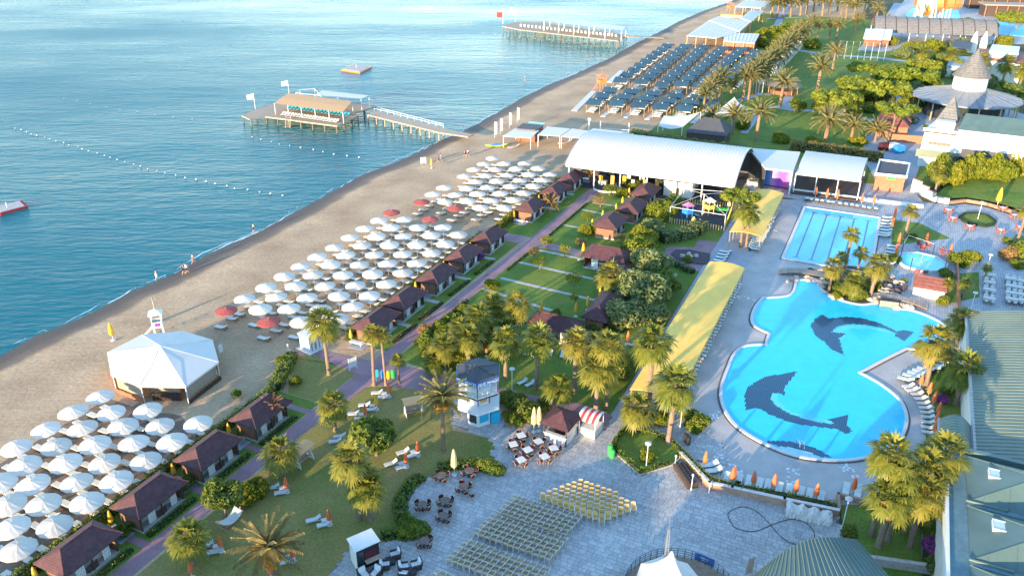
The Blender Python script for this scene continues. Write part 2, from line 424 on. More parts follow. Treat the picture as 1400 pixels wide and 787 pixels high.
#  mesh helpers
class MB:
 def __init__(s):s.v,s.f,s.m=[],[],[]
 def add(s,vs,fs,mi=0):
  k=len(s.v)
  s.v+=[tuple(p)for p in vs]
  s.f+=[tuple(i+k for i in f)for f in fs]
  s.m+=[mi]*len(fs)
  return s
 def box(s,x0,y0,z0,x1,y1,z1,mi=0):
  return s.add([(x0,y0,z0),(x1,y0,z0),(x1,y1,z0),(x0,y1,z0),(x0,y0,z1),(x1,y0,z1),(x1,y1,z1),(x0,y1,z1)],[(3,2,1,0),(4,5,6,7),(0,1,5,4),(1,2,6,5),(2,3,7,6),(3,0,4,7)],mi)
 def cbox(s,c,d,mi=0,rz=0.0,rx=0.0,ry=0.0):
  m=Matrix.Translation(c)@Matrix.Rotation(rz,4,'Z')@Matrix.Rotation(ry,4,'Y')@Matrix.Rotation(rx,4,'X')
  a,b,e=d[0]/2,d[1]/2,d[2]/2
  vs=[m@Vector(p)for p in[(-a,-b,-e),(a,-b,-e),(a,b,-e),(-a,b,-e),(-a,-b,e),(a,-b,e),(a,b,e),(-a,b,e)]]
  return s.add(vs,[(3,2,1,0),(4,5,6,7),(0,1,5,4),(1,2,6,5),(2,3,7,6),(3,0,4,7)],mi)
 def tube(s,p0,p1,r0,r1=None,n=8,mi=0,caps=True):
  r1=r0 if r1 is None else r1
  p0,p1=Vector(p0),Vector(p1)
  d=p1-p0
  q=d.to_track_quat('Z','Y')if d.length>1e-9 else Quaternion()
  vs=[]
  for p,r in((p0,r0),(p1,r1)):
   for i in range(n):
    a=2*math.pi*i/n
    vs.append(p+q@Vector((r*math.cos(a),r*math.sin(a),0)))
  fs=[(i,(i+1)%n,n+(i+1)%n,n+i)for i in range(n)]
  if caps:fs+=[tuple(range(n-1,-1,-1)),tuple(range(n,2*n))]
  return s.add(vs,fs,mi)
 def path(s,pts,r,n=6,mi=0):
  for a,b in zip(pts,pts[1:]):s.tube(a,b,r,r,n,mi)
  return s
 def lathe(s,prof,n=12,mi=0,c=(0,0,0),cap=False):
  vs,fs=[],[]
  for r,z in prof:
   for i in range(n):
    a=2*math.pi*(i+0.5)/n
    vs.append((c[0]+r*math.cos(a),c[1]+r*math.sin(a),c[2]+z))
  for j in range(len(prof)-1):
   for i in range(n):
    fs.append((j*n+i,j*n+(i+1)%n,(j+1)*n+(i+1)%n,(j+1)*n+i))
  if cap:fs+=[tuple(range(n-1,-1,-1)),tuple(range((len(prof)-1)*n,len(prof)*n))]
  return s.add(vs,fs,mi)
 def prism(s,poly,z0,z1,mi=0,mside=None):
  n=len(poly)
  vs=[(p[0],p[1],z0)for p in poly]+[(p[0],p[1],z1)for p in poly]
  ar=sum(poly[i][0]*poly[(i+1)%n][1]-poly[(i+1)%n][0]*poly[i][1]for i in range(n))
  top=tuple(range(n,2*n))
  s.add(vs,[top if ar>0 else top[::-1]],mi)
  k=len(s.v)-2*n
  sf=[(i,(i+1)%n,n+(i+1)%n,n+i)if ar>0 else((i+1)%n,i,n+i,n+(i+1)%n)for i in range(n)]
  s.f+=[tuple(i+k for i in f)for f in sf]
  s.m+=[mi if mside is None else mside]*len(sf)
  return s
 def sheet(s,poly,z=None,mi=0):
  n=len(poly)
  ar=sum(poly[i][0]*poly[(i+1)%n][1]-poly[(i+1)%n][0]*poly[i][1]for i in range(n))
  vs=[(p[0],p[1],p[2]if z is None else z)for p in poly]
  return s.add(vs,[tuple(range(n))if ar>0 else tuple(range(n-1,-1,-1))],mi)
 def quad(s,a,b,c,d,mi=0):return s.add([a,b,c,d],[(0,1,2,3)],mi)
 def tri(s,a,b,c,mi=0):return s.add([a,b,c],[(0,1,2)],mi)
 def mesh(s,name,mats,smooth=False):
  me=bpy.data.meshes.new(name)
  me.from_pydata(s.v,[],s.f)
  for m in(mats if isinstance(mats,(list,tuple))else[mats]):me.materials.append(M[m])
  me.polygons.foreach_set('material_index',s.m)
  if smooth:me.polygons.foreach_set('use_smooth',[True]*len(s.f))
  me.update()
  return me
 def build(s,name,mats,parent=None,loc=(0,0,0),rz=0.0,smooth=False):
  return place(name,s.mesh(name,mats,smooth),parent,loc,rz)
def place(name,me,parent=None,loc=(0,0,0),rz=0.0,scale=None,rot=None):
 o=bpy.data.objects.new(name,me)
 C.objects.link(o)
 o.location=loc
 o.rotation_euler=rot if rot else(0,0,rz)
 if scale:o.scale=scale if isinstance(scale,(tuple,list))else(scale,)*3
 if parent:o.parent=parent
 return o
def tag(o,label,cat,group=None):
 o['label']=label;o['category']=cat
 if group:o['group']=group
 return o
def thing(name,label,cat,loc=(0,0,0),rz=0.0,group=None):
 return tag(place(name,None,None,loc,rz),label,cat,group)
def struct(name,mb,mats,loc=(0,0,0),rz=0.0,smooth=False):
 o=mb.build(name,mats,None,loc,rz,smooth)
 o['kind']='structure'
 return o
def dup(root,label,loc,rz=0.0,group=None,scale=None):
 r=root.copy();C.objects.link(r)
 r.location=loc;r.rotation_euler=(0,0,rz);r['label']=label
 if group:r['group']=group
 if scale:r.scale=(scale,)*3 if not isinstance(scale,(tuple,list))else scale
 for ch in root.children:
  c=ch.copy();C.objects.link(c);c.parent=r
  for g in ch.children:
   d=g.copy();C.objects.link(d);d.parent=c
 return r
class Kind:
 """one built thing; the first call moves it into place, later calls copy it"""
 def __init__(s,root):s.root,s.used=root,False
 def put(s,label,loc,rz=0.0,group=None,scale=None):
  if s.used:return dup(s.root,label,loc,rz,group,scale)
  s.used=True
  r=s.root
  r.location=loc;r.rotation_euler=(0,0,rz);r['label']=label
  if group:r['group']=group
  if scale:r.scale=(scale,)*3 if not isinstance(scale,(tuple,list))else scale
  return r
def inside(p,poly):
 x,y,r=p[0],p[1],False
 n=len(poly)
 for i in range(n):
  x1,y1,x2,y2=poly[i][0],poly[i][1],poly[(i+1)%n][0],poly[(i+1)%n][1]
  if(y1>y)!=(y2>y)and x<(x2-x1)*(y-y1)/(y2-y1)+x1:r=not r
 return r
def smooth_closed(pts,k=3):
 """Catmull-Rom through a closed outline"""
 out,n=[],len(pts)
 for i in range(n):
  p0,p1,p2,p3=(Vector(pts[(i+j)%n][:2])for j in(-1,0,1,2))
  for t in range(k):
   t/=k
   out.append(0.5*((2*p1)+(p2-p0)*t+(2*p0-5*p1+4*p2-p3)*t*t+(3*p1-p0-3*p2+p3)*t**3))
 return out
def rim(mb,poly,w0,w1,z0,z1,mi=0):
 """a kerb along a closed outline, from offset w0 to w1 (outwards positive)"""
 n=len(poly)
 ar=sum(poly[i][0]*poly[(i+1)%n][1]-poly[(i+1)%n][0]*poly[i][1]for i in range(n))
 sg=1 if ar>0 else-1
 a,b=[],[]
 for i in range(n):
  p,q,r=Vector(poly[i-1][:2]),Vector(poly[i][:2]),Vector(poly[(i+1)%n][:2])
  t=(r-p).normalized()
  nn=Vector((t.y,-t.x))*sg
  a.append(q+nn*w0);b.append(q+nn*w1)
 vs=[(*p,z1)for p in a]+[(*p,z1)for p in b]+[(*p,z0)for p in a]+[(*p,z0)for p in b]
 fs=[]
 for i in range(n):
  j=(i+1)%n
  fs+=[(i,n+i,n+j,j),(n+i,3*n+i,3*n+j,n+j),(i,j,2*n+j,2*n+i)]
 mb.add(vs,fs,mi)
 return mb
def strip(pts,w,z):
 """a path of width w along a polyline: outline polygon"""
 L,Rr=[],[]
 for i,p in enumerate(pts):
  a,b=Vector(pts[max(0,i-1)][:2]),Vector(pts[min(len(pts)-1,i+1)][:2])
  t=(b-a).normalized();nn=Vector((-t.y,t.x))*w/2
  q=Vector(p[:2])
  L.append((*(q+nn),z));Rr.append((*(q-nn),z))
 return L+Rr[::-1]
def uvrect(u0,u1,v0,v1):return[W(u0,v0),W(u1,v0),W(u1,v1),W(u0,v1)]
#  THE SETTING
# - shoreline, traced at water level
SEA=-0.8
shore_px=[(-120,545),(-60,515),(0,487),(51,457.6),(90,444),(123,428),(155,412),(185,396),(220,382),(240,372),(268,356),(295,343),(343,322),(401,291),(439,271),(463,257),(503,236),(539,223),(571,209),(598,194),(634,179),(680,154),(714,134),(746,118),(778,105),(806,92),(836,79),(864,62),(907,41),(927,30),(959,16),(1000,2)]
shore_uv=[uv(p)for p in ground(shore_px,SEA)]
shore_uv=[(-400,shore_uv[0][1]-3)]+shore_uv+[(620,shore_uv[-1][1]-10),(1200,shore_uv[-1][1]-80),(6000,shore_uv[-1][1]-1500)]
shore_uv.sort()
def shore_v(u):
 for(a,va),(b,vb)in zip(shore_uv,shore_uv[1:]):
  if a<=u<=b:return va+(vb-va)*(u-a)/max(1e-6,b-a)
 return shore_uv[-1][1]
us=[-400,-200,-100]+[x*2.0 for x in range(-40,300)]+[x*10.0 for x in range(61,120)]+[1500,2500,6000]
offs=[(-40,-4.0),(-14,-1.9),(-4,-1.05),(-1.0,-0.86),(0,-0.80),(1.0,-0.72),(2.5,-0.55),(4,-0.40),(6,-0.24),(9,-0.1),(13,-0.02),(18,0.005)]
INNER=-22.0
bm_v,bm_f,dist=[],[],[]
nr=len(offs)+1
for i,u in enumerate(us):
 sv=shore_v(u)+(random.uniform(-.18,.18)if-90<u<600 else 0)
 for j,(o,z)in enumerate(offs):
  zz=z+(random.uniform(-.02,.02)if 1<o<15 else 0)
  bm_v.append(W(u,sv+o,zz));dist.append(o)
 bm_v.append(W(u,INNER,0.005));dist.append(60)
for i in range(len(us)-1):
 for j in range(nr-1):
  a=i*nr+j
  bm_f.append((a,a+nr,a+nr+1,a+1)[::-1])
me=bpy.data.meshes.new('beach')
me.from_pydata(bm_v,[],bm_f)
me.materials.append(M['sand'])
me.attributes.new('shore','FLOAT','POINT').data.foreach_set('value',[float(x)for x in dist])
me.polygons.foreach_set('use_smooth',[True]*len(bm_f))
me.update()
beach=place('beach',me);beach['kind']='structure'
q=MB();q.sheet([W(-3000,-9000,SEA),W(16000,-9000,SEA),W(16000,-60,SEA),(W(-3000,-60,SEA))],SEA)
struct('sea',q,'sea_water')
q=MB();q.sheet([W(-3000,-22.5),W(16000,-22.5),W(16000,9000),W(-3000,9000)],-0.01)
struct('ground',q,'soil')
q=MB()
random.seed(3)
for k in range(2):
 prev=None
 for i in range(0,1300):
  u=-20+i*0.45
  ph=math.sin(u*0.21+k*2)+math.sin(u*0.083+k)+math.sin(u*0.57+3*k)*0.7+math.sin(u*1.9)*.4
  wdt=max(0.0,0.03+0.05*ph+random.uniform(-.04,.04))*(1,.6)[k]*(1.5 if 5<u<45 else 1)
  o=-0.1-k*0.8+0.3*math.sin(u*0.33+k)+.12*math.sin(u*1.3)+random.uniform(-.03,.03)
  sv=shore_v(u)
  cur=(W(u,sv+o-wdt,SEA+.012),W(u,sv+o+wdt,SEA+.012))
  if prev and wdt>0.015 and prev[2]>0.015:q.quad(prev[0],prev[1],cur[1],cur[0])
  prev=(*cur,wdt)
fo=q.build('foam','foam');fo['kind']='stuff';fo['label']='thin white foam line where the waves meet the sand';fo['category']='foam'
# - lawns
LZ=0.02
def lawn(name,poly,z=LZ,m='lawn'):
 return struct(name,MB().sheet(poly,z),m)
lawn('hut_lawn',[W(10,-59.0),W(58.5,-59.0),W(58.5,-52.6),W(10,-52.6)])
lawn('palm_lawn',[W(58.6,-57.2)]+ground([(400,489),(424,483),(500,505)])+[W(67,-52.4),W(58.6,-52.6)],m='dry_lawn')
lawn('hut_lawn',[W(71.5,-58.9),W(110.3,-58.9),W(110.3,-51.9),W(71.5,-52.2)])
lawn('hut_lawn',[W(113.6,-58.0),W(142,-58.0),W(142,-50.9),W(113.6,-51.0)])
pl_left=crop(440,680,7,[(30,820),(60,749),(130,650),(240,540),(340,470),(560,425),(660,405),(780,415),(880,405),(960,400),(990,380),(900,270),(830,230),(805,150),(800,80)])+crop(540,580,5.62,[(150,490),(250,420),(330,385),(430,365),(530,350),(640,360),(720,390),(800,405),(825,370),(800,300),(750,230),(760,150),(700,100),(440,45),(440,-60)])
low=[W(15,-50.6),W(62.5,-50.2)]+ground([(510,527),(560,531),(610,541),(617,559)])+ground(pl_left[::-1])[1:]+[W(25,-31),W(15,-30)]
lawn('lower_lawn',low,m='dry_lawn')
lawn('garden_lawn',[W(70.5,-50.0),W(141,-48.5),W(141,-21.0),W(72,-21.0),W(68,-24)])
lawn('far_garden',[W(166,-52),W(300,-56),W(420,-70),W(420,30),W(300,40),W(200,20),W(166,8)],0.014)
lawn('hill_lawn',ground([(1275,275),(1290,262),(1310,250),(1290,225),(1400,222),(1480,240),(1480,330),(1400,300),(1385,290),(1350,281),(1320,276),(1300,277)]),0.9)
# - paths
PZ=0.035
def path(name,poly,m='purple_paving',z=PZ):return struct(name,MB().prism(poly,0.0,z),m)
path('promenade',[W(5,-52.75),W(61,-52.4),W(66,-52.3),W(80,-52.0),W(108,-51.0),W(142.5,-50.9),W(142.5,-48.3),(W(116,-48.8)),W(98,-49.5),W(80,-50.2),W(72.5,-50.3),W(64,-49.6),W(51,-50.8),W(5,-50.75)])
path('junction_path',ground([(388,488),(402,476),(428,477),(510,494),(560,502),(610,517),(640,524),(640,541),(610,541),(560,531),(510,527),(497,516),(424,483)]),z=PZ+.006)
path('kiosk_path',ground([(672,528),(700,533),(731,541),(790,551),(836,567),(828,590),(780,575),(740,565),(700,556),(672,548)]),z=PZ+.006)
path('beach_path',[W(110.5,-60),W(113.4,-60),W(113.4,-51.5),W(110.5,-51.5)],z=PZ+.006)
path('garden_path',[W(110.5,-49.2),W(112.9,-49),W(111.6,-37),(W(109.6,-37))],z=PZ+.006)
path('end_path',ground([(806,253),(845,250),(878,256),(872,262),(846,258),(826,266)]),z=PZ+.006)
path('play_path',crop(850,230,4.627,[(480,455),(620,465),(560,570),(530,640),(500,665),(350,610),(290,560),(270,510),(310,495),(430,500)])and ground(crop(850,230,4.627,[(480,455),(625,465),(565,570),(515,662),(420,635),(310,590),(270,540),(275,510),(310,495),(460,500)])),z=PZ+.01)
for i,(a,b)in enumerate(zip([(0,390),(130,315),(255,200),(400,115)],[(500,550),(830,480),(820,328),(700,175)])):
 A,B=ground(crop(660,320,5.246,[a,b]))
 path('garden_path',strip([A,B],0.62,PZ),'stone_edge')
for a,b in[((540,330),(680,358)),((665,228),(830,262)),((740,182),(900,205))]:
 A,B=ground(crop(660,240,4.918,[a,b]))
 path('garden_path',strip([A,B],0.55,PZ),'stone_edge')
for u in(33.6,41.1,48.5,56.2,78.0,85.6,94.2,102.4,127.3,136.2):
 path('hut_path',[W(u,-56.8),W(u+.8,-56.8),W(u+.8,-52.5),W(u,-52.5)],'stone_edge' if u>60 else 'purple_paving',PZ-.006)
 # - plaza of slabs
plaza_px=[(447,830)]+pl_left[1:-2]+[(618,580),(617,559),(625,541),(672,546),(690,566),(692,587),(701,586),(719,581),(745,570),(790,578),(826,590),(838,566),(862,533),(905,548),(945,590),(985,600),(1000,640),(935.7,626),(968.6,667.7),(1000,674.5),(1071,690.4),(1143.8,705),(1158,745),(1190,830)]
plaza=ground(plaza_px)
struct('plaza_bed',MB().sheet(plaza,0.012),'joint')
bed_px=crop(820,560,5.62,[(185,145),(90,270),(130,340),(310,500),(550,425),(650,350),(560,250),(460,205),(340,165)])
bed=ground(bed_px)
slabs,sw,sh=[],0.62,0.45
random.seed(11)
base_uv=[uv(p)for p in plaza]
u0,u1=min(a for a,b in base_uv),max(a for a,b in base_uv)
v0,v1=min(b for a,b in base_uv),max(b for a,b in base_uv)
row=0
u=u0
while u<u1:
 v=v0-(row%2)*sw/2
 hh=sh if row%5 else sh*0.55
 while v<v1:
  w=sw*random.choice((1,1,0.62,1.3))
  c=W(u+hh/2,v+w/2)
  if inside(c,plaza)and not inside(c,bed):slabs.append((u,v,hh,w))
  v+=w
 u+=hh;row+=1
slabs.sort(key=lambda s:s[0]**2*0+(W(s[0],s[1])-Vector((8,40,0))).length)
protos={}
pav=place('plaza',None);pav['kind']='structure'
q=MB()
g=0.016
mat_rot=Matrix.Rotation(GA,4,'Z')
vis=[s for s in slabs if W(s[0],s[1]).y>50.5]
near=set(id(s)for s in vis[:300])
for s_ in slabs:
 u,v,hh,w=s_
 z1=0.042+random.uniform(-.003,.004)
 if id(s_)in near:
  key=(round(hh,2),round(w,2))
  if key not in protos:
   protos[key]=MB().box(g,-w+g,0,hh-g,-g,0.042).mesh('slab','slab')
  place('slab',protos[key],pav,W(u,v,z1-0.042),GA)
 else:
  a,b,c,d=W(u+g,v+g,z1),W(u+hh-g,v+g,z1),W(u+hh-g,v+w-g,z1),W(u+g,v+w-g,z1)
  q.quad(d,c,b,a)
  e,f_=W(u+g,v+g,0.012),W(u+g,v+w-g,0.012)
  q.quad(a,(e),f_,d)
sl=q.build('slabs','slab',pav);sl['kind']='stuff'
# - pool deck and terraces
deck_px=[(862,533),(905,548),(945,590),(985,600),(1000,640),(940,628),(972,660),(1000,668),(1071,684),(1143,699),(1160,690),(1250,720)]
deck=ground(deck_px)+[W(60,9.8),W(100,10.2),W(112,9.5),W(114,14),(W(112,40)),W(150,40),W(160,14),W(157,3),W(152,-14),W(150,-23.5),W(146,-21.2),W(112,-21.2),W(72,-21.2)]
struct('pool_deck',MB().prism(deck,-0.05,0.046),'deck_paving')
struct('block_terrace',MB().prism([W(147,-14.5),W(128.5,2.4),W(118,3.2),W(112,9.5),W(107,14.0),W(107,40),W(150,40),W(160,14),W(157,3),W(152,-13)],0.04,0.058),'block_paving')
struct('canopy_path',MB().prism([W(70.5,-20.7)]+[W(147,-20.7),W(147,-22.2),W(70.5,-21.8)],0.0,0.06),'grey_path')
struct('canopy_path',MB().prism([W(109.8,-20.6),W(123.6,-20.6),W(123.6,-15.6),W(109.8,-16.2)],0.046,0.066),'grey_path')
random.seed(5)
inl=place('stone_inlay',None);inl['kind']='structure'
sp=[MB().prism([(0.16*math.cos(a+random.uniform(-.3,.3))*k,0.13*math.sin(a))for a in[i*1.047 for i in range(6)]],0,0.02).mesh('stone','inlay')for k in(.9,1.15,1.3)]
for A,B,wd in[((890,446),(924,452),1.1),((985,402),(1033,410),1.0),((955,582),(990,560),1.0),((1030,310),(1062,316),.9),((1084,640),(1086,672),1.3),((1150,632),(1178,662),1.1),((975,625),(1010,655),2.3)]:
 a,b=at(*A),at(*B)
 L=(b-a).length
 for k in range(int(L*wd*5.2)):
  t=a.lerp(b,random.random());nn=Vector((-(b-a).y,(b-a).x,0)).normalized()
  t=t+nn*random.uniform(-wd/2,wd/2);t.z=0.044
  place('stone',random.choice(sp),inl,t,random.uniform(0,6.3))
struct('plaza_kerb',rim(MB(),bed,0,.14,0.0,0.16),'stone_edge')
struct('bed_lawn',MB().sheet(bed,0.09),'lawn')
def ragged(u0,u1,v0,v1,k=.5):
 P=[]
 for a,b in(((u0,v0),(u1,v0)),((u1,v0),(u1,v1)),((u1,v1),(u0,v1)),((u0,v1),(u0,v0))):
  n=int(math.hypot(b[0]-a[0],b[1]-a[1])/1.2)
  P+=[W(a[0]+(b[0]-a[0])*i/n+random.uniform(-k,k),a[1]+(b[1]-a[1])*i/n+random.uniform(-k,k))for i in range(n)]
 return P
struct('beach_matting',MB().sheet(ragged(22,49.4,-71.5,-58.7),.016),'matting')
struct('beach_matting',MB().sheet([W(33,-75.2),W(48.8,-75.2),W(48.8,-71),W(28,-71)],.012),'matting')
struct('upper_terrace',MB().prism(ground([(1000,258),(1050,241),(1110,246),(1200,252),(1250,262),(1262,276),(1300,281),(1320,279),(1350,284),(1385,295),(1425,312),(1425,380),(1300,340),(1190,290),(1085,272)]),0,.05),'block_paving')
#  PLANTS
def blade(q,p,d,up,L,w,droop,mi=0,seg=2):
 """a narrow leaf blade from p along d, bending down"""
 d=d.normalized()
 side=d.cross(up)
 side=side.normalized()if side.length>1e-4 else Vector((1,0,0))
 pts=[]
 for k in range(seg+1):
  t=k/seg
  c=p+d*L*t+Vector((0,0,-droop*L*t*t))
  ww=w*(0.55+0.9*t if t<0.5 else 1.9*(1.02-t))
  pts.append((c-side*ww/2,c+side*ww/2))
 vs=[x for pr in pts for x in pr]
 q.add(vs,[(2*k,2*k+1,2*k+3,2*k+2)for k in range(seg)],mi)
def fan_crown(seed,nf=32,lo=-48,hi=84,R=1.0,pet=1.0):
 random.seed(seed)
 q=MB()
 for i in range(nf):
  t=i/(nf-1)
  el=rad(hi+(lo-hi)*t**0.9+random.uniform(-10,10))
  az=i*2.39996+random.uniform(-.3,.3)
  d=Vector((math.cos(az)*math.cos(el),math.sin(az)*math.cos(el),math.sin(el)))
  L=pet*random.uniform(.8,1.2)
  tip=d*L+Vector((0,0,-0.14*L))
  q.tube((0,0,0),tip,.035,.02,4,0,False)
  d=(d+Vector((0,0,-.45))).normalized()
  side=d.cross(Vector((0,0,1)))
  side=side.normalized()if side.length>.05 else Vector((math.sin(az),-math.cos(az),0))
  nrm=side.cross(d).normalized()
  nb=14
  for k in range(nb):
   a=rad(-105+210*k/(nb-1))+random.uniform(-.05,.05)
   bd=d*math.cos(a)+side*math.sin(a)+nrm*(0.22*abs(math.sin(a)))
   blade(q,tip,bd,nrm,R*random.uniform(.85,1.12)*(1-.2*abs(math.sin(a*.9))),.19,random.uniform(.15,.55),0,3)
 return q
def skirt(seed,n=16,R=0.95):
 random.seed(seed)
 q=MB()
 for i in range(n):
  az=i*2.39996+random.uniform(-.3,.3)
  d=Vector((math.cos(az)*.62,math.sin(az)*.62,-0.75+random.uniform(-.15,.25)))
  p=Vector((0,0,-random.uniform(0,.45)))+d*random.uniform(.3,.6)
  side=d.cross(Vector((0,0,1))).normalized()
  for k in range(7):
   a=rad(-60+120*k/6)
   blade(q,p,d*math.cos(a)+side*math.sin(a),side.cross(d),R*random.uniform(.7,1.05),.17,.2)
  q.tube((0,0,-.05),p,.03,.02,4,0,False)
 return q
def date_crown(seed,nf=42,L0=2.9,lo=-18,hi=82,droop=0.55):
 random.seed(seed)
 q=MB()
 for i in range(nf):
  t=i/(nf-1)
  el=rad(hi+(lo-hi)*t+random.uniform(-8,8))
  az=i*2.39996+random.uniform(-.2,.2)
  h=Vector((math.cos(az),math.sin(az),0))
  L=L0*random.uniform(.85,1.1)
  pts,dirs=[],[]
  p=Vector((0,0,0));e=el
  ns=9
  for k in range(ns+1):
   pts.append(p.copy());d=h*math.cos(e)+Vector((0,0,math.sin(e)));dirs.append(d)
   p=p+d*L/ns
   e-=droop*(1.2-.5*math.sin(el))/ns*1.9*(0.4+k/ns)
  for k in range(0,ns,3):q.tube(pts[k],pts[min(ns,k+3)],.035*(1-k/ns)+.01,.03*(1-(k+3)/ns)+.01,3,0,False)
  side=Vector((-math.sin(az),math.cos(az),0))
  for k in range(1,ns+1):
   for sub in(0,.5):
    c=pts[k-1].lerp(pts[k],sub)
    ll=.55*(1-.55*(k/ns)**2)*random.uniform(.8,1.15)
    for sg in(-1,1):
     dd=dirs[k]*.75+side*sg*.75+Vector((0,0,.22-.25*k/ns))
     blade(q,c,dd,dirs[k],ll,.14,.35,0,2)
 return q
def trunk_mesh(name,m,r,rough,seed,rings=14,flare=1.5):
 random.seed(seed)
 prof=[(r*flare,0),(r*1.15,.05)]
 for i in range(1,rings+1):
  t=.05+.95*i/rings
  prof.append((r*(1.1-.25*t)*random.uniform(1-rough,1+rough),t-.35/rings))
  prof.append((r*(1.1-.25*t)*random.uniform(1+rough*.4,1+rough*1.6),t))
 return MB().lathe(prof,9,0,cap=True).mesh(name,m)
FAN=[fan_crown(s).mesh('crown','palm_leaf')for s in(1,2,3,4)]
FANY=[fan_crown(s,21,-20,85,.95,.75).mesh('crown','palm_leaf')for s in(11,12)]
SKIRT=[skirt(s).mesh('dry_skirt','dry_leaf')for s in(1,2,3)]
DATE=[date_crown(s).mesh('crown','date_leaf')for s in(1,2,3)]
DATEG=[date_crown(s,26,2.6,5,80,.75).mesh('crown','dry_leaf')for s in(7,)]
TRF=[trunk_mesh('trunk','trunk_fan',.185,.10,s)for s in(1,2)]
TRD=[trunk_mesh('trunk','trunk_date',.25,.14,s,12,1.3)for s in(3,4)]
random.seed(2)
q=MB()
for i in range(7):
 a=i*.9
 p=Vector((.45*math.cos(a),.45*math.sin(a),-.35))
 q.tube((0,0,0),p,.03,.03,4)
 for k in range(16):
  c=p+Vector((random.gauss(0,.13),random.gauss(0,.13),random.uniform(-.75,0)))
  q.cbox(c,(.14,.14,.2),0,random.uniform(0,3))
FRUIT=q.mesh('fruit_cluster','fruit')
def palm(kind,bx,by,cy,label,s=1.0,group=None,lean=None,z0=0.0):
 if kind=='fan':s*=1.14
 b=at(bx,by,z0)
 h=max(0.8,height_of(b,cy)-z0)
 if lean is None:lean=(random.uniform(-.03,.03),random.uniform(-.03,.03))
 t=thing({'fan':'fan_palm','young':'fan_palm','date':'date_palm','gold':'date_palm'}[kind],label,'palm tree',b,random.uniform(0,6.28),group)
 fan=kind in('fan','young')
 tr=place('trunk',random.choice(TRF if fan else TRD),t,scale=(s*random.uniform(.85,1.1),)*2+(h,),rot=(lean[0],lean[1],0))
 top=(math.sin(lean[1])*h,-math.sin(lean[0])*h,h*.985)
 cr=place('crown',random.choice({'fan':FAN,'young':FANY,'date':DATE,'gold':DATEG}[kind]),t,top,random.uniform(0,6.28),s*random.uniform(.93,1.08))
 if kind=='fan':place('dry_skirt',random.choice(SKIRT),t,(top[0],top[1],top[2]-.1),random.uniform(0,6.28),s)
 if label.find('orange fruit')>=0:place('fruit_cluster',FRUIT,t,(top[0],top[1],top[2]-.1),0,s*1.15)
 return t
def crown_mesh(seed,n,blobs,ls,m,flat=0.0):
 """blobs: list of (centre, radii); leaves mostly near each clump's skin"""
 random.seed(seed)
 q=MB()
 tot=sum(r[0]*r[1]+r[0]*r[2]for c,r in blobs)
 for c,r in blobs:
  k=int(n*(r[0]*r[1]+r[0]*r[2])/tot)
  for i in range(k):
   d=Vector((random.gauss(0,1),random.gauss(0,1),random.gauss(0,1))).normalized()
   rr=random.uniform(.55,1.06)**.6
   p=Vector((c[0]+d.x*r[0]*rr,c[1]+d.y*r[1]*rr,c[2]+d.z*r[2]*rr))
   nd=(d+Vector((random.gauss(0,.55),random.gauss(0,.55),random.gauss(0,.55)+flat))).normalized()
   a=nd.orthogonal().normalized();b=nd.cross(a)
   ang=random.uniform(0,6.28)
   a,b=a*math.cos(ang)+b*math.sin(ang),b*math.cos(ang)-a*math.sin(ang)
   L,w=ls*random.uniform(.7,1.4),ls*random.uniform(.3,.5)
   q.add([p-a*L,p-b*w+nd*.05,p+a*L,p+b*w+nd*.05],[(0,1,2,3)])
 return q.mesh('crown',m)
def clumps(seed,n,R,H,r):
 random.seed(seed)
 out=[]
 for i in range(n):
  a=i*2.39996;t=(i+.5)/n
  d=R*math.sqrt(random.uniform(.1,1))
  z=H*(1-(d/R)**2*.7)*random.uniform(-.35,1)
  rr=r*random.uniform(.7,1.25)
  out.append(((d*math.cos(a),d*math.sin(a),z),(rr,rr*random.uniform(.85,1.15),rr*random.uniform(.65,.9))))
 return out
def limbs(seed,n,r,spread,h):
 random.seed(seed)
 q=MB()
 q.tube((0,0,0),(.05,.03,.5),r*1.25,r,8)
 q.tube((.05,.03,.5),(0,0,.62),r,r*.85,8)
 for i in range(n):
  a=i*6.283/n+random.uniform(-.4,.4)
  m1=Vector((spread*.4*math.cos(a),spread*.4*math.sin(a),.82))
  m2=Vector((spread*math.cos(a+.3),spread*math.sin(a+.3),h))
  q.tube((0,0,.6),m1,r*.6,r*.4,6);q.tube(m1,m2,r*.4,r*.12,5)
 return q.mesh('trunk','bark')
CROWN={}
for k,(mname,ls)in{'tree':('tree_leaf',.19),'grey':('grey_leaf',.16),'lime':('lime_leaf',.17),'rust':('rust_leaf',.12)}.items():
 CROWN[k]=[crown_mesh(s*7+len(k),2300,clumps(s*3+len(k),13,.8,.55,.42),ls*.72,mname)for s in(1,2)]
CROWN['sapling']=[crown_mesh(s,420,clumps(s,9,.75,.6,.4),.13,m)for s,m in((5,'rust_leaf'),(6,'lime_leaf'),(8,'lime_leaf'))]
CROWN['pine']=[crown_mesh(s,3000,[((x[0][0]*1.25,x[0][1]*1.25,x[0][2]*.45),(x[1][0]*.8,x[1][1]*.8,x[1][2]*.62))for x in clumps(s,17,.85,.42,.36)],.10,'pine_leaf')for s in(21,22)]
CROWN['ball']=[crown_mesh(s,1500,clumps(s,10,.5,.45,.5),.12,'lime_leaf')for s in(31,32)]
LIMB=[limbs(s,5,.06,.42,1.05)for s in(1,2,3)]
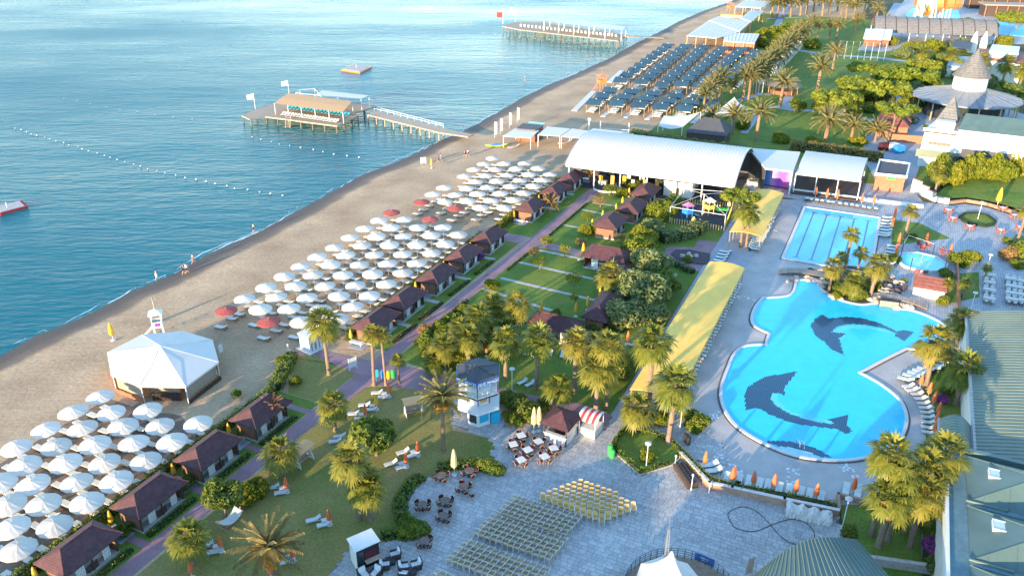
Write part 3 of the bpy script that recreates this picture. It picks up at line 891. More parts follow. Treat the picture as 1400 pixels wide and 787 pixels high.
def tree(kind,bx,by,cx,cy,r,label,rz_=None,name=None,group=None,cat='tree',squash=1.0,z0=0.0):
 """base pixel, crown-centre pixel and crown radius in metres"""
 b=at(bx,by,z0)
 h=max(.35*r,height_of(b,cy)-z0)
 t=thing(name or{'pine':'pine_tree','ball':'round_tree','sapling':'young_tree'}.get(kind,'leafy_tree'),label,cat,b,0,group)
 top=at(cx,cy,h+z0)-b
 tr=place('trunk',random.choice(LIMB),t,scale=(r*.8+.5,r*.8+.5,h))
 if(top.xy).length>.5:tr.rotation_euler=(-math.atan2(top.y,h)*.8,math.atan2(top.x,h)*.8,0)
 place('crown',random.choice(CROWN[kind]),t,(top.x,top.y,h-.25*r),random.uniform(0,6.28),(r,r,r*squash))
 return t
SHRUB={k:[crown_mesh(s,900,clumps(s,8,.62,.5,.45),.15,m)for s in(41,42)]for k,m in{'green':'hedge_leaf','lime':'lime_leaf','dark':'tree_leaf','grey':'grey_leaf','pink':'pink_leaf','rust':'rust_leaf'}.items()}
STEMS=limbs(9,6,.04,.6,1.0)
def shrub(kind,px,py,r,label,hs=1.0,group=None,name='shrub',loc=None):
 b=loc if loc else at(px,py)
 t=thing(name,label,'shrub',b,random.uniform(0,6.28),group)
 place('stems',STEMS,t,scale=(r*.7,r*.7,r*.7*hs))
 place('foliage',random.choice(SHRUB[kind]),t,(0,0,.42*r*hs),0,(r,r,r*hs))
 return t
def hedge(pts,w,h,label,m='hedge_leaf',dens=55,ls=.11,name='hedge',rough=.12,z0=0.0):
 """a clipped hedge along a line: dark core and leaf cards over it"""
 random.seed(len(label)*13+int(abs(pts[0].x)*10))
 o=Vector(pts[0])
 t=thing(name,label,'hedge',(o.x,o.y,z0))
 q,c=MB(),MB()
 for a,b in zip(pts,pts[1:]):
  a,b=Vector(a)-o,Vector(b)-o
  a.z=b.z=0
  L=(b-a).length;d=(b-a).normalized();nn=Vector((-d.y,d.x,0));ang=math.atan2(d.y,d.x)
  mid=(a+b)/2
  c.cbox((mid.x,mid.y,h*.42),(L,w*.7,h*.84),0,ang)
  for i in range(int(L*(w+2*h)*dens)):
   s_=random.uniform(0,L);e=random.uniform(0,w+2*h)
   bulge=rough*(math.sin(s_*1.7)+math.sin(s_*3.1+1)+random.gauss(0,.7))
   if e<h:p=a+d*s_+nn*(w/2+bulge*.4)+Vector((0,0,e));nd=nn
   elif e<2*h:p=a+d*s_-nn*(w/2+bulge*.4)+Vector((0,0,e-h));nd=-nn
   else:p=a+d*s_+nn*(e-2*h-w/2)+Vector((0,0,h+bulge));nd=Vector((0,0,1))
   nd=(nd+Vector((random.gauss(0,.6),random.gauss(0,.6),random.gauss(0,.5)))).normalized()
   x=nd.orthogonal().normalized();y=nd.cross(x);an=random.uniform(0,6.28)
   x,y=x*math.cos(an)+y*math.sin(an),y*math.cos(an)-x*math.sin(an)
   l_=ls*random.uniform(.7,1.4)
   q.add([p-x*l_,p-y*l_*.5,p+x*l_,p+y*l_*.5],[(0,1,2,3)])
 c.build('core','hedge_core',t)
 q.build('foliage',m,t)
 return t
random.seed(17)
Zc=crop
# - palms of the lower lawn and beach edge
palm('date',606,615,541,'tall date palm with orange fruit beside the lookout tower',1.05)
palm('date',375.5,785,747,'squat date palm with orange fruit at the bottom edge of the lawn',1.15)
palm('fan',458.6,589,552,'bushy fan palm on the lower lawn beside the promenade bend',.95)
palm('fan',387.5,649,617,'fan palm standing by the wooden swing on the lower lawn',.95)
palm('fan',265,769,733,'fan palm between promenade and hammock, bottom left',.95)
palm('fan',490,711,624,'fan palm with a pale thick trunk in the lawn cluster',1.0)
palm('fan',497.6,704,655,'slim fan palm in the middle of the lawn cluster',.95)
palm('fan',507.5,710,668,'short fan palm on the plaza side of the lawn cluster',.95)
palm('fan',450,512,438,'tall fan palm on the square lawn behind the white gate kiosk',1.15)
palm('young',511.5,527,455,'tall slim palm left of the recycling bins',.95)
palm('young',527.7,527,457,'tall slim palm right behind the recycling bins',.85)
palm('young',546,525,492,'low palm right of the recycling bins',.7)
# - palms behind the tower
for bx,by,cy,s,lb in[(691,518,463,1.1,'fan palm with a dry brown skirt right behind the tower'),(733,532,462,1.05,'fan palm rising over the row of white loungers'),(608,510,472,.95,'fan palm touching the left edge of the tower roof'),(593.5,512,492,.8,'small fan palm left of the tower'),(641,500,460,1.05,'fan palm directly behind the tower roof'),(652,478,432,1.0,'fan palm at the back of the grove behind the tower'),(708,462,415,1.0,'fan palm beside the path at the edge of the garden'),(676,455,415,1.0,'fan palm in the grove by the promenade'),(630,488,448,.9,'fan palm at the left of the grove behind the tower'),(763,560,528,1.0,'low fan palm right behind the brown kiosk'),(814.5,565,503,1.15,'fan palm with a dense hanging skirt behind the striped awning'),(829,558,470,1.05,'fan palm behind the one with the dense skirt'),(785,538,467,1.05,'fan palm between the lounger row and the kiosk path'),(812,530,468,1.0,'fan palm in the back of the clump by the yellow canopy'),(887,556,466,1.2,'tall fan palm in front of the near end of the yellow canopy'),(914,606,524,1.2,'tall fan palm rising from the corner of the planted island'),(867,590,556,1.0,'low fan palm on the planted island of the plaza'),(831,404,374,1.15,'dense fan palm beside the brown hut in the garden'),(1012,338,284,1.05,'fan palm in the gap between the two yellow canopies, playground side'),(1020,337,290,1.0,'fan palm in the gap between the two yellow canopies, pool side')]:
 palm('fan',bx,by,cy,lb,s)
 # - palms round the pools
for kd,bx,by,cy,s,lb in[('fan',1132.7,400,364,.9,'fan palm at the footbridge end of the pool island'),('fan',1162.5,407,384,.95,'low bushy fan palm in the middle of the pool island'),('fan',1189.5,406,361,1.1,'largest fan palm at the rocky end of the pool island'),('young',1154.7,369,320,1.05,'tallest slim palm on the pool island'),('young',1173,368,346,.9,'short palm behind the tallest one on the pool island'),('young',1146,378,352,.9,'palm at the back of the pool island beside the lap pool'),('young',1236,327,289,1.05,'palm on the small green triangle by the lap pool'),('young',1390,332,287,1.2,'palm at the right edge above the round terrace'),('fan',1265,530,466,1.2,'fan palm among the loungers on the right pool side'),('fan',1306,475,438,1.15,'fan palm between the green roof and the pool corner'),('fan',1307,552,503,1.2,'fan palm on the small lawn in front of the low green roof'),('young',1291.5,405,388,.8,'small palm right of the red-roofed pool hut'),('young',1315,407,387,.8,'small palm in the middle of the lawn near the white tables'),('young',1345,385,366,.6,'tiny palm beside the terrace of white tables')]:
 palm(kd,bx,by,cy,lb,s)
for bx,by,cy,s,lb in[(1201,747,677,1.15,'front left fan palm of the cluster beside the green roofs'),(1244,747,675,1.15,'front right fan palm of the cluster beside the green roofs'),(1236,727,636,1.1,'middle fan palm of the cluster beside the green roofs'),(1191.6,731,622,1.1,'left rear fan palm of the cluster beside the green roofs'),(1214,739,650,1.0,'fan palm inside the cluster beside the green roofs'),(1262,712,616,1.15,'rear right fan palm of the cluster against the green roof')]:
 palm('fan',bx,by,cy,lb,s)
palm('gold',377,579,556,'spiky dry-tipped palm in front of the hut by the tent',.65)
palm('gold',752,291,279,'drooping palm between two huts beside the promenade',.95)
palm('gold',806,250,240,'drooping palm by the last hut before the white hall',.9)
# - far palms
for i,(bx,by,cy,s,lb)in enumerate([(1033,192,153,1.2,'date palm on the far lawn right of the dark hip roof'),(1001,184,156,1.0,'date palm against the dark hip roof'),(971,172,158,.9,'date palm in front of the dark hip roof'),(1065.6,146,112,1.15,'date palm before the round thatched bar'),(1115.6,131,91,1.2,'lone date palm on the far striped lawn'),(1127.7,194,164,1.2,'date palm behind the hedge by the white shelter'),(1163,194,171,.9,'date palm left of the red shed roofs'),(1196,194,177,.9,'date palm close to the red shed roofs'),(961,155,128,.9,'leftmost date palm beside the dark shade rows'),(968,152,119,.95,'second date palm beside the dark shade rows'),(983,141,106,1.1,'third date palm beside the dark shade rows'),(976,146,113,.9,'date palm crowded behind the sail shade'),(999,131,117,.8,'yellowish date palm behind the peaked sail'),(1016,137,103,1.1,'date palm with a bare trunk right of the peaked sail'),(1023,137,101,1.0,'date palm beside the white beach cabanas'),(1138,95,70,1.0,'date palm at the far sports fence'),(1107,50,29,1.0,'date palm in the middle of the distant lawn'),(1089,62,39,1.1,'date palm at the end of the cabana row'),(1117,58,35,.9,'slim date palm on the distant lawn'),(1133,55,34,.9,'bushy date palm on the distant lawn'),(1142,58,33,.95,'date palm right of the bushy one on the distant lawn'),(1170,43,27,1.1,'date palm beside the solar roofs'),(1195,40,12,1.1,'date palm beside the water park path'),(1208,52,30,1.0,'date palm in front of the water park')]):
 palm('date',bx,by,cy,lb,s*1.3,'palms of the far gardens')
for i in range(11):
 t=i/10
 palm('date',1030+66*t,132-68*t+random.uniform(-2,2),100-62*t,ordn(i)+' date palm of the dense row along the white beach cabanas',1.6,'palm row along the cabanas')
for i,(bx,by)in enumerate([(1055,25),(1062,25),(1070,23.5),(1080.6,23.5),(1094,22),(1102,19),(1112,16),(1124,22),(1133,19.5),(1144.6,15.5),(1150,20.6),(1156,25.7),(1166,28.6),(1180,24),(1190,20),(1090,10),(1120,8)]):
 palm('date',bx,by,by-22,ordn(i)+' date palm from the beach in the long row at the top edge',1.75,'palm row at the top edge')
for bx,by,cy,lb in[(1336,112,82,'fan palm left of the far conical roof'),(1369,118,86,'fan palm right of the far conical roof'),(1391,128,95,'fan palm at the right edge behind the disc roof'),(1296,96,75,'fan palm in front of the far white building'),(1259,92,72,'fan palm above the pine crowns')]:
 palm('fan',bx,by,cy,lb,1.5)
 # - broadleaf trees
tree('tree',309,707,303,672,1.75,'rounded feathery tree beside the hammock')
tree('tree',515,622,507,590,2.5,'dense dark green tree in the middle of the lower lawn')
tree('lime',906,300,906,283,2.5,'rounded yellow-green tree next to the brown garden huts')
tree('tree',924,285,924,271,1.8,'dark round tree against the cream wall of the white hall')
tree('grey',893,322,893,308,2.2,'grey-green bush tree left of the playground')
tree('lime',872,355,871,334,2.9,'large yellow-green tree left of the purple garden circle')
tree('grey',893,380,891,352,3.1,'large feathery green tree in the garden centre')
tree('grey',884,418,881,384,3.6,'largest feathery tree beside the yellow canopy')
tree('grey',855,447,852,424,3.0,'broad grey-green tree over the low brown roof')
tree('grey',880,440,879,418,2.8,'feathery tree nearest the yellow canopy edge')
tree('grey',868,412,866,392,3.0,'feathery tree behind the broad grey-green one')
tree('tree',905,400,904,380,2.6,'green tree at the canopy side of the largest feathery tree')
tree('lime',880,335,880,320,2.2,'yellow-green tree beside the far garden huts')
tree('lime',700,487,700,470,1.6,'small leafy tree between the palms behind the tower')
tree('rust',833,432,833,420,1.7,'small rusty leaved tree over the low brown roof')
tree('lime',845,508,845,494,2.0,'leafy tree behind the palms by the lawn loungers')
tree('tree',838,520,838,500,2.1,'dark leafy tree beside the skirted palms')
tree('lime',614,470,615,452,1.9,'yellow-green tree near the promenade in the tower grove')
tree('lime',622,500,622,478,1.7,'leafy tree with yellow tips left of the tower roof')
tree('tree',668,478,668,452,2.0,'dark leafy tree in the tower grove')
tree('pine',1010,292,1010,262,2.9,'umbrella pine between playground and yellow canopy')
for i,(bx,by,cx,cy,k,r,lb)in enumerate([(731,352,730,341,0,1.0,'young tree by the promenade, reddish yellow'),(738,368,737,355,1,1.15,'young yellow tree in the second garden plot'),(748,337,748,327,0,1.1,'young tree at the garden path corner'),(771.5,352,771,339,2,1.1,'young yellow-green tree before the first garden hut'),(784,392,784,378,0,1.2,'young pinkish tree in the middle garden plot'),(786,419,786,405,1,.8,'thin young tree in the near garden plot'),(833,267,833,256,2,1.2,'young tree at the hall end of the promenade'),(820.6,283,820,271,1,1.2,'young tree in the far garden plot'),(803,302,803,294,0,1.1,'young rusty tree beside the first far hut'),(796,336,796,329,0,1.1,'young rusty tree beside the hip-roofed hut'),(848,335,848,322,1,1.0,'young tree behind the hip-roofed hut')]):
 tree('sapling',bx,by,cx,cy,r,lb,group='young trees of the garden plots')
 # - far trees
for bx,by,cx,cy,r,lb in[(1197,144,1194,110,8.0,'largest umbrella pine with a broad yellow-green crown'),(1156,167,1148,127,5.4,'leaning umbrella pine with two pale trunks'),(1213,195,1231,143,4.2,'leaning umbrella pine over the red shed roofs'),(1240,122,1240,93,7.5,'umbrella pine behind the largest one'),(1192,110,1186,88,4.8,'small umbrella pine left of the group'),(1262,112,1266,84,4.5,'umbrella pine at the right of the group'),(1326,49,1333,28,7.5,'lone umbrella pine by the water park'),(1390,40,1390,18,7.0,'umbrella pine in the top right corner')]:
 tree('pine',bx,by,cx,cy,r,lb,group='umbrella pines')
for bx,by,cx,cy,r,lb in[(1086,153,1092,140,2.6,'small round tree beside the path to the thatched bar'),(1120,156,1122,141,2.7,'small round tree left of the leaning pine'),(1017,176,1017,168,2.2,'round clipped tree behind the dark hip roof'),(1067,194,1067,186,2.6,'round clipped tree on the far lawn behind the hedge'),(1112,196,1112,191,2.2,'low round tree between two date palms behind the hedge'),(1175,196,1175,190,2.8,'dark round tree left of the red sheds'),(1220,62,1220,53,3.2,'round tree beside the vaulted brown canopy'),(1280,72,1281,58,4.2,'tree in front of the vaulted brown canopy'),(1372,62,1374,54,4.2,'spiky golden tree behind the white far building'),(1160,172,1168,152,2.2,'bush under the leaning umbrella pine')]:
 tree('ball',bx,by,cx,cy,r,lb,group='round trees of the far gardens')
for i,(px,py,r)in enumerate([(1040,58,4),(1050,50,4),(1062,46,4),(1075,42,4),(1048,64,3.5),(1060,60,4),(1100,62,3.5),(1112,66,3)]):
 tree('lime',px,py,px,py-6,r,ordn(i)+' from the beach of the bushy trees behind the white bar roof',group='bushy trees behind the bar')
for i,(px,py,r)in enumerate([(1255,100,4.5),(1272,104,4.5),(1278,124,4),(1262,132,3.6),(1245,148,3.2),(1210,140,3),(1182,152,2.6),(1240,168,2.6),(1345,118,4),(1360,124,4.5),(1378,130,4.5),(1310,70,4),(1250,70,3.5),(1235,78,3.5),(1300,100,4),(1318,108,3.5),(1286,88,4),(1228,112,3.5),(1215,160,2.2),(1395,105,4.5),(1352,100,4),(1170,128,3),(1180,140,3),(1208,120,3.5)]):
 tree('grey' if i%2 else 'tree',px,py,px,py-9,r,ordn(i)+' leafy tree filling the far wood round the conical roofs',group='leafy trees of the far wood')
for i,(px,py,r)in enumerate([(1287,246,2.5),(1301,250,2.7),(1316,246,2.4),(1331,243,2.3),(1345,243,2.4),(1358,244,2.4),(1370,246,2.5),(1394,236,3.0)]):
 tree('lime',px,py,px,py-15,r,ordn(i)+' from the left of the pointed evergreens before the white building',group='evergreens before the white building',squash=1.7,z0=.9)
palm('fan',1277,268,236,'fan palm before the stone ramp of the white building',.9)
# - hedges
hedge([W(18,-58.6),W(58.0,-58.6)],.9,1.1,'long clipped hedge between near parasols and the four near huts')
hedge([W(58.3,-58.9)]+ground([(400,487)]),1.6,.9,'double clipped hedge beside the sandy track by the tent')
hedge([W(72,-58.4),W(110,-58.4)],.9,1.2,'clipped hedge between far parasols and the middle huts')
hedge([W(113.5,-57.6),W(141.5,-57.6)],.9,1.2,'clipped hedge behind the three huts next to the white hall','lime_leaf')
hedge(ground([(862,190),(900,197),(960,207),(1016,213)]),2.6,2.2,'grey-green oleander hedge behind the white vaulted hall','grey_leaf',26,.2)
hedge(ground([(1080,205),(1110,208),(1150,213),(1205,222)]),2.4,2.0,'golden oleander hedge behind the white shelter','rust_leaf',26,.2)
hedge(ground([(904,331),(925,328),(948,322),(958,312)]),2.4,1.6,'grey-green oleander hedge in front of the playground','grey_leaf',40,.15)
hedge(ground([(912,357),(930,366),(948,374)]),1.0,.7,'low grey bush border of the purple garden circle','grey_leaf',40,.13)
hedge(ground(crop(820,560,5.62,[(640,375),(740,490),(835,575),(1000,618),(1120,645)])+[(1071,684),(1142,699)]),.8,.35,'flowering hedge on top of the brick pool wall','lime_leaf',70,.09,z0=.5)
for i in range(len(bed)):
 if i in(4,8):continue
hedge([p.lerp(sum(bed,Vector())/len(bed),.035)for p in bed[1:5]],.45,.45,'low hedge edging the front of the planted island','hedge_leaf',70,.09,z0=.09)
hedge([p.lerp(sum(bed,Vector())/len(bed),.035)for p in bed[5:]+bed[:2]],.4,.4,'low hedge edging the back of the planted island','hedge_leaf',60,.09,z0=.09)
_e=ground(pl_left)
hedge([p+Vector((-.55,.2,0))for p in _e[10:17]],1.3,.5,'dark shrub border round the lobe of the plaza','hedge_leaf',60,.11)
hedge([p+Vector((0,.6,0))for p in _e[5:10]],1.1,.5,'shrub border behind the black kiosk on the plaza edge','hedge_leaf',60,.11)
hedge([p+Vector((0,.7,0))for p in _e[17:22]],1.2,.6,'shrub border behind the cream parasol of the plaza','hedge_leaf',60,.11)
for i,u in enumerate((30,37.4,44.8,52.2)):
 hedge([W(u-2.6,-53.2),W(u+3.0,-53.2)],.7,.35,ordn(i)+' low flower border from the bottom along the promenade by the huts','hedge_leaf',40,.09)
for i,u in enumerate((76,83,91,99)):
 hedge([W(u-2.6,-52.6),W(u+3.0,-52.4)],.6,.35,ordn(i)+' low flower border beside the middle stretch of the promenade','rust_leaf' if i<2 else 'hedge_leaf',40,.09)
hedge([W(74.5,-49.7),W(88,-49.5)],.7,.5,'reddish border between the promenade and the tower grove','rust_leaf',40,.1)
hedge([W(100,-48.9),W(109.5,-48.7)],.35,.3,'thin grassy border of the garden plots beside the promenade','hedge_leaf',50,.08)
hedge([W(113.5,-48.6),W(133,-48.4)],.35,.3,'thin grassy border of the far garden plots beside the promenade','hedge_leaf',50,.08)
hedge(ground([(640,437),(665,441),(690,447)]),.8,.6,'low shrub strip along the first garden path','hedge_leaf',40,.1)
# - shrubs
for k,px,py,r,lb in[('lime',349,676,1.5,'yellow-green bush next to the feathery tree by the promenade'),('lime',340,688,1.0,'low yellow bush under the feathery tree'),('lime',386,497,.9,'round bush at the end of the double hedge'),('green',324,541,.7,'small bush with yellow tips at the sandy track'),('lime',674,394,1.4,'round bush at the corner of promenade and garden path'),('green',582,474,1.4,'bush at the promenade bend in the tower grove'),('rust',583,456,1.2,'reddish bush beside the promenade in the grove'),('dark',708,560,1.7,'dark bush right of the tower'),('dark',722,572,1.8,'spiky dark bush behind the folded cream parasols'),('dark',694,552,1.4,'dark bush at the tower corner'),('lime',696,573,.9,'bright yellow bush beside the tower'),('green',706,580,1.1,'green bush at the bed edge by the tower'),('dark',737,563,1.4,'dark bush between kiosk and tower bed'),('lime',884,627,.95,'round yellow bush under the plaza lamp'),('lime',896,578,1.3,'flowering bush behind the tall island palm'),('green',880,575,1.2,'green bush left of the flowering one'),('green',905,577,1.2,'green bush right of the flowering one'),('lime',944,575,1.2,'yellow bush beside the garden lamp'),('green',956,583,1.3,'green bush at the tip of the flower bed'),('green',948,588,1.1,'low green bush at the flower bed corner'),('green',678,646,1.0,'spiky bush at the plaza corner below the tower'),('green',663,641,1.0,'bright green bush at the plaza corner'),('green',575,729,1.1,'dark spiky bush between the two plaza lobes'),('green',560,730,1.1,'bush beside the plaza lobe above the kiosk'),('green',556,720,.9,'bush at the plaza bulge'),('lime',1310,362,1.9,'big round golden bush near the octagonal pool'),('lime',1325,359,1.8,'big round bush right behind the golden one'),('dark',1290,378,1.2,'dark bush behind the red-roofed pool hut'),('lime',1289,416,1.1,'yellow bush at the corner of the red-roofed hut'),('rust',1378,354,1.8,'pale rusty bush at the right edge terrace'),('lime',1395,352,2.2,'bright yellow hedge bush at the right edge'),('lime',1390,366,1.2,'yellow bush at the corner of the white tables'),('lime',1376,332,.9,'round orange-yellow bush on the terrace edge'),('lime',1246,325,.9,'yellow bush beside the palm on the green triangle'),('pink',1279,755,1.4,'pink flowering bush beside the green roof'),('dark',1281,738,1.6,'dark purple bush beside the green roof'),('dark',1275,723,1.6,'dark bush in the palm cluster shade'),('dark',1280,782,1.3,'dark bush at the bottom by the green roof'),('dark',1160,733,1.0,'dark bush at the foot of the tall street lamp'),('green',1222,716,.9,'cut palm stump bush in the palm cluster'),('pink',1287,549,.8,'dark pink bush on the small lawn before the low green roof'),('green',1295,540,.9,'green bush on the small lawn before the low green roof'),('pink',655,356,1.1,'pink flowering bush between two middle huts'),('lime',570,418,1.1,'tall yellow-green bush between two middle huts'),('dark',213,662,1.1,'dark oleander between the first and second near hut'),('dark',253,666,1.1,'dark oleander in front of the second near hut'),('dark',168,730,1.1,'dark oleander in front of the first near hut'),('dark',335,592,1.0,'dark oleander at the hut by the tent'),('lime',1142,408,.8,'yellow shrub at the pool island waterline'),('green',1152,404,1.1,'green shrub at the pool island waterline'),('green',1175,408,1.2,'shrub between the low palm and the large palm on the island'),('dark',1180,395,1.5,'dark shrub in the shade of the island palms'),('lime',1197,395,1.0,'yellow shrub before the island rocks'),('dark',1143,395,1.3,'dark shrub behind the footbridge'),('green',1222,358,1.2,'green shrub at the top of the island rocks'),('green',1165,410,.8,'low shrub on the island edge'),('green',1236,386,.6,'small shrub beside the island rocks'),('lime',806,353,1.5,'clipped bush before the hip-roofed garden hut'),('lime',800,320,1.4,'yellow bush beside the first far garden hut'),('lime',812,318,1.3,'yellow bush at the corner of the first far garden hut'),('lime',850,268,1.5,'yellow bush behind the far garden huts'),('lime',866,258,1.6,'bush at the promenade end by the hall'),('dark',940,358,.9,'dark plant in the purple garden circle'),('dark',758,432,1.0,'dark clipped bush behind the low brown roof'),('rust',700,299,1.2,'dry yellow bush by the hut at the beach path'),('lime',692,303,1.0,'yellow bush at the beach path')]:
 shrub(k,px,py,r,lb)
for k,(x,y,kd,r)in enumerate([(590,462,'green',1.3),(602,452,'lime',1.3),(618,440,'green',1.4),(634,430,'lime',1.2),(650,440,'green',1.4),(640,470,'green',1.5),(660,465,'lime',1.3),(680,480,'green',1.3),(630,500,'lime',1.3),(605,490,'green',1.4),(585,486,'lime',1.1),(700,445,'green',1.3),(668,425,'lime',1.2),(720,480,'green',1.2),(752,468,'lime',1.2),(776,460,'green',1.3),(800,470,'lime',1.2),(820,455,'green',1.4)]):
 shrub(kd,x,y,r,ordn(k)+' bush filling the ground between the grove palms behind the tower',group='bushes under the grove palms')
for i,u in enumerate((34.0,41.3,48.7,56.6,60.5,79.0,86.2,95.0,103.0,119.5,127,131.5,137,142.5)):
 shrub('lime',0,0,.75 if u<60 else.95,ordn(i)+' yellow bush from the bottom along the parasol hedge',group='bushes along the parasol hedge',loc=W(u,-57.6))
 #  FURNITURE KINDS
def canopy_mb(r,z0,z1,n=12,val=.12):
 q=MB()
 ring=lambda rr,z:[(rr*math.cos(2*math.pi*(i+.5)/n),rr*math.sin(2*math.pi*(i+.5)/n),z)for i in range(n)]
 mids=lambda rr,z:[(rr*math.cos(2*math.pi*(i+1)/n),rr*math.sin(2*math.pi*(i+1)/n),z)for i in range(n)]
 A,B,Bm,D=ring(r*.5,z0+(z1-z0)*.56),ring(r,z0),mids(r*.972,z0+.02),ring(r*.99,z0-val)
 Dm=mids(r*.962,z0-val+.02)
 Am=mids(r*.475,z0+(z1-z0)*.54)
 vs=[(0,0,z1)]+A+Am+B+Bm+D+Dm
 fs=[]
 for i in range(n):
  j=(i+1)%n
  a,am,a2=1+i,1+n+i,1+j
  b,bm_,b2=1+2*n+i,1+3*n+i,1+2*n+j
  d,dm,d2=1+4*n+i,1+5*n+i,1+4*n+j
  fs+=[(0,a,am),(0,am,a2),(a,b,bm_,am),(am,bm_,b2,a2),(b,d,dm,bm_),(bm_,dm,d2,b2)]
 q.add(vs,fs)
 return q
def parasol_kind(m):
 t=thing('beach_parasol','','parasol')
 c=canopy_mb(1.53,2.16,2.62).build('canopy',m,t)
 MB().lathe([(.05,2.6),(.06,2.68),(.0,2.76)],6).build('finial','pole_wood',c)
 MB().tube((0,0,-.3),(0,0,2.7),.035,.03,6).build('pole','pole_wood',t)
 return Kind(t)
P_WHITE,P_RED=parasol_kind('white_fabric'),parasol_kind('red_fabric')
def folded_kind(m,h,r,basem='white_plastic'):
 t=thing('folded_parasol','','parasol')
 MB().lathe([(r*.75,h*.32),(r,h*.38),(r*.9,h*.6),(r*.45,h*.9),(.03,h)],8).build('folded_canopy',m,t)
 MB().tube((0,0,0),(0,0,h*.95),.03,.025,6).build('pole','white_metal',t)
 MB().lathe([(.3,0),(.3,.06),(.12,.12),(.05,.2)],12).build('base',basem,t)
 return Kind(t)
F_OR,F_YE,F_CR=folded_kind('orange_fabric',2.15,.26),folded_kind('yellow_fabric',2.3,.3),folded_kind('cream_fabric',3.2,.34)
def lounger_kind(fm,pm,name='sun_lounger',back=32):
 t=thing(name,'','sun lounger')
 q=MB()
 for y in(-.3,.3):q.cbox((0,y,.29),(1.95,.06,.07))
 for x in(-.85,-.3,.3,.85):q.cbox((x,0,.27),(.05,.62,.05))
 for x in(-.8,.75):
  for y in(-.29,.29):q.box(x-.03,y-.03,0,x+.03,y+.03,.27)
 q.build('frame',fm,t)
 a=rad(back)
 p=MB()
 p.box(-.96,-.31,.335,.28,.31,.405)
 L=.72
 p.add([(.28,-.31,.335),(.28+L*math.cos(a),-.31,.335+L*math.sin(a)),(.28+L*math.cos(a),.31,.335+L*math.sin(a)),(.28,.31,.335),(.26,-.31,.41),(.26+L*math.cos(a),-.31,.41+L*math.sin(a)),(.26+L*math.cos(a),.31,.41+L*math.sin(a)),(.26,.31,.41)],[(3,2,1,0),(4,5,6,7),(0,1,5,4),(1,2,6,5),(2,3,7,6),(3,0,4,7)])
 p.build('mattress',pm,t)
 return Kind(t)
L_BEACH,L_WHITE,L_POOL=lounger_kind('bed_frame','bed_pad','beach_sunbed',25),lounger_kind('white_plastic','white_plastic','lawn_lounger'),lounger_kind('dark_metal','pool_pad','pool_lounger',28)
L_FLAT=lounger_kind('white_plastic','bed_pad','terrace_sunbed',8)
L_PIER=lounger_kind('bed_frame','bed_pad','pier_sunbed',25)
VA=GA-rad(90)
# - open beach parasols on their lattice, two loungers under each
def row_uv(pts):return[uv(p)for p in ground(pts,2.3)]
P1=[[(60,298),(173,231),(275,170),(374,110)],[(-5,433),(89,367),(205,294),(311,229),(416,168)],[(30,515),(126,438),(244,360),(354,290),(458,222),(554,160)],[(45,600),(160,512),(284,431),(394,357),(498,286),(598,218)],[(66,684),(199,594),(321,507),(438,425),(545,350),(646,279),(742,210)]]
P2=[[(-120,503),(-45,455),(38,411),(110,369),(177,327),(245,290),(311,252),(374,215),(432,180),(489,146),(540,115)],[(15,500),(84,452),(157,408),(228,363),(295,322),(359,284),(421,246),(480,210),(538,175),(591,142)],[(50,548),(132,497),(204,451),(277,406),(345,363),(410,321),(472,282),(531,244),(588,208),(642,174),(693,140)],[(179,546),(255,500),(327,447),(397,403),(463,359),(526,317),(584,279),(641,242),(696,206),(747,173)],[(327,538),(387,490),(453,445),(520,399),(583,356),(642,316),(699,275),(752,239),(804,203)]]
P3=[[(90,478),(180,418),(265,370),(420,277),(494,229),(566,186),(633,140)],[(270,472),(352,420),(437,370),(505,320),(584,272),(655,229),(724,184)],[(348,522),(441,467),(521,416),(597,367),(670,317),(745,270),(817,222),(881,179)],[(540,520),(621,465),(699,413),(773,360),(845,312),(915,265),(980,221)],[(720,517),(798,460),(872,408),(945,357),(1012,310),(1075,264)]]
REDS={(1,0,0),(1,0,10),(1,2,0),(1,2,10),(2,0,0),(2,2,0)}
where=['near field','middle field','far field']
random.seed(21)
for b,(blk,par)in enumerate(((P1,(0,500,2.743)),(P2,(350,250,2.914)),(P3,(560,190,5.6)))):
 for i,r in enumerate(blk):
  for k,(u,v)in enumerate(row_uv(crop(*par,r))):
   red=(b,i,k)in REDS
   sc=random.uniform(.96,1.03)
   o=(P_RED if red else P_WHITE).put('%s parasol, %s along the %s line from the sea, %s'%('red' if red else 'white',ordn(k),ordn(i),where[b]),W(u,v),random.uniform(0,.8),'open beach parasols',sc)
   if not red:o.rotation_euler=(random.uniform(-.05,.05),random.uniform(-.05,.05),o.rotation_euler.z)
   for s_,du in enumerate((-1.15,.55)if b==0 else(-1.35,.95)):
    L_BEACH.put('%s sunbed, %s parasol of the %s line from the sea, %s'%(('near side','far side')[s_],ordn(k),ordn(i),where[b]),W(u+du+random.uniform(-.12,.12),v+random.uniform(-.25,.2)),VA+random.uniform(-.06,.06),'sunbeds under the beach parasols')
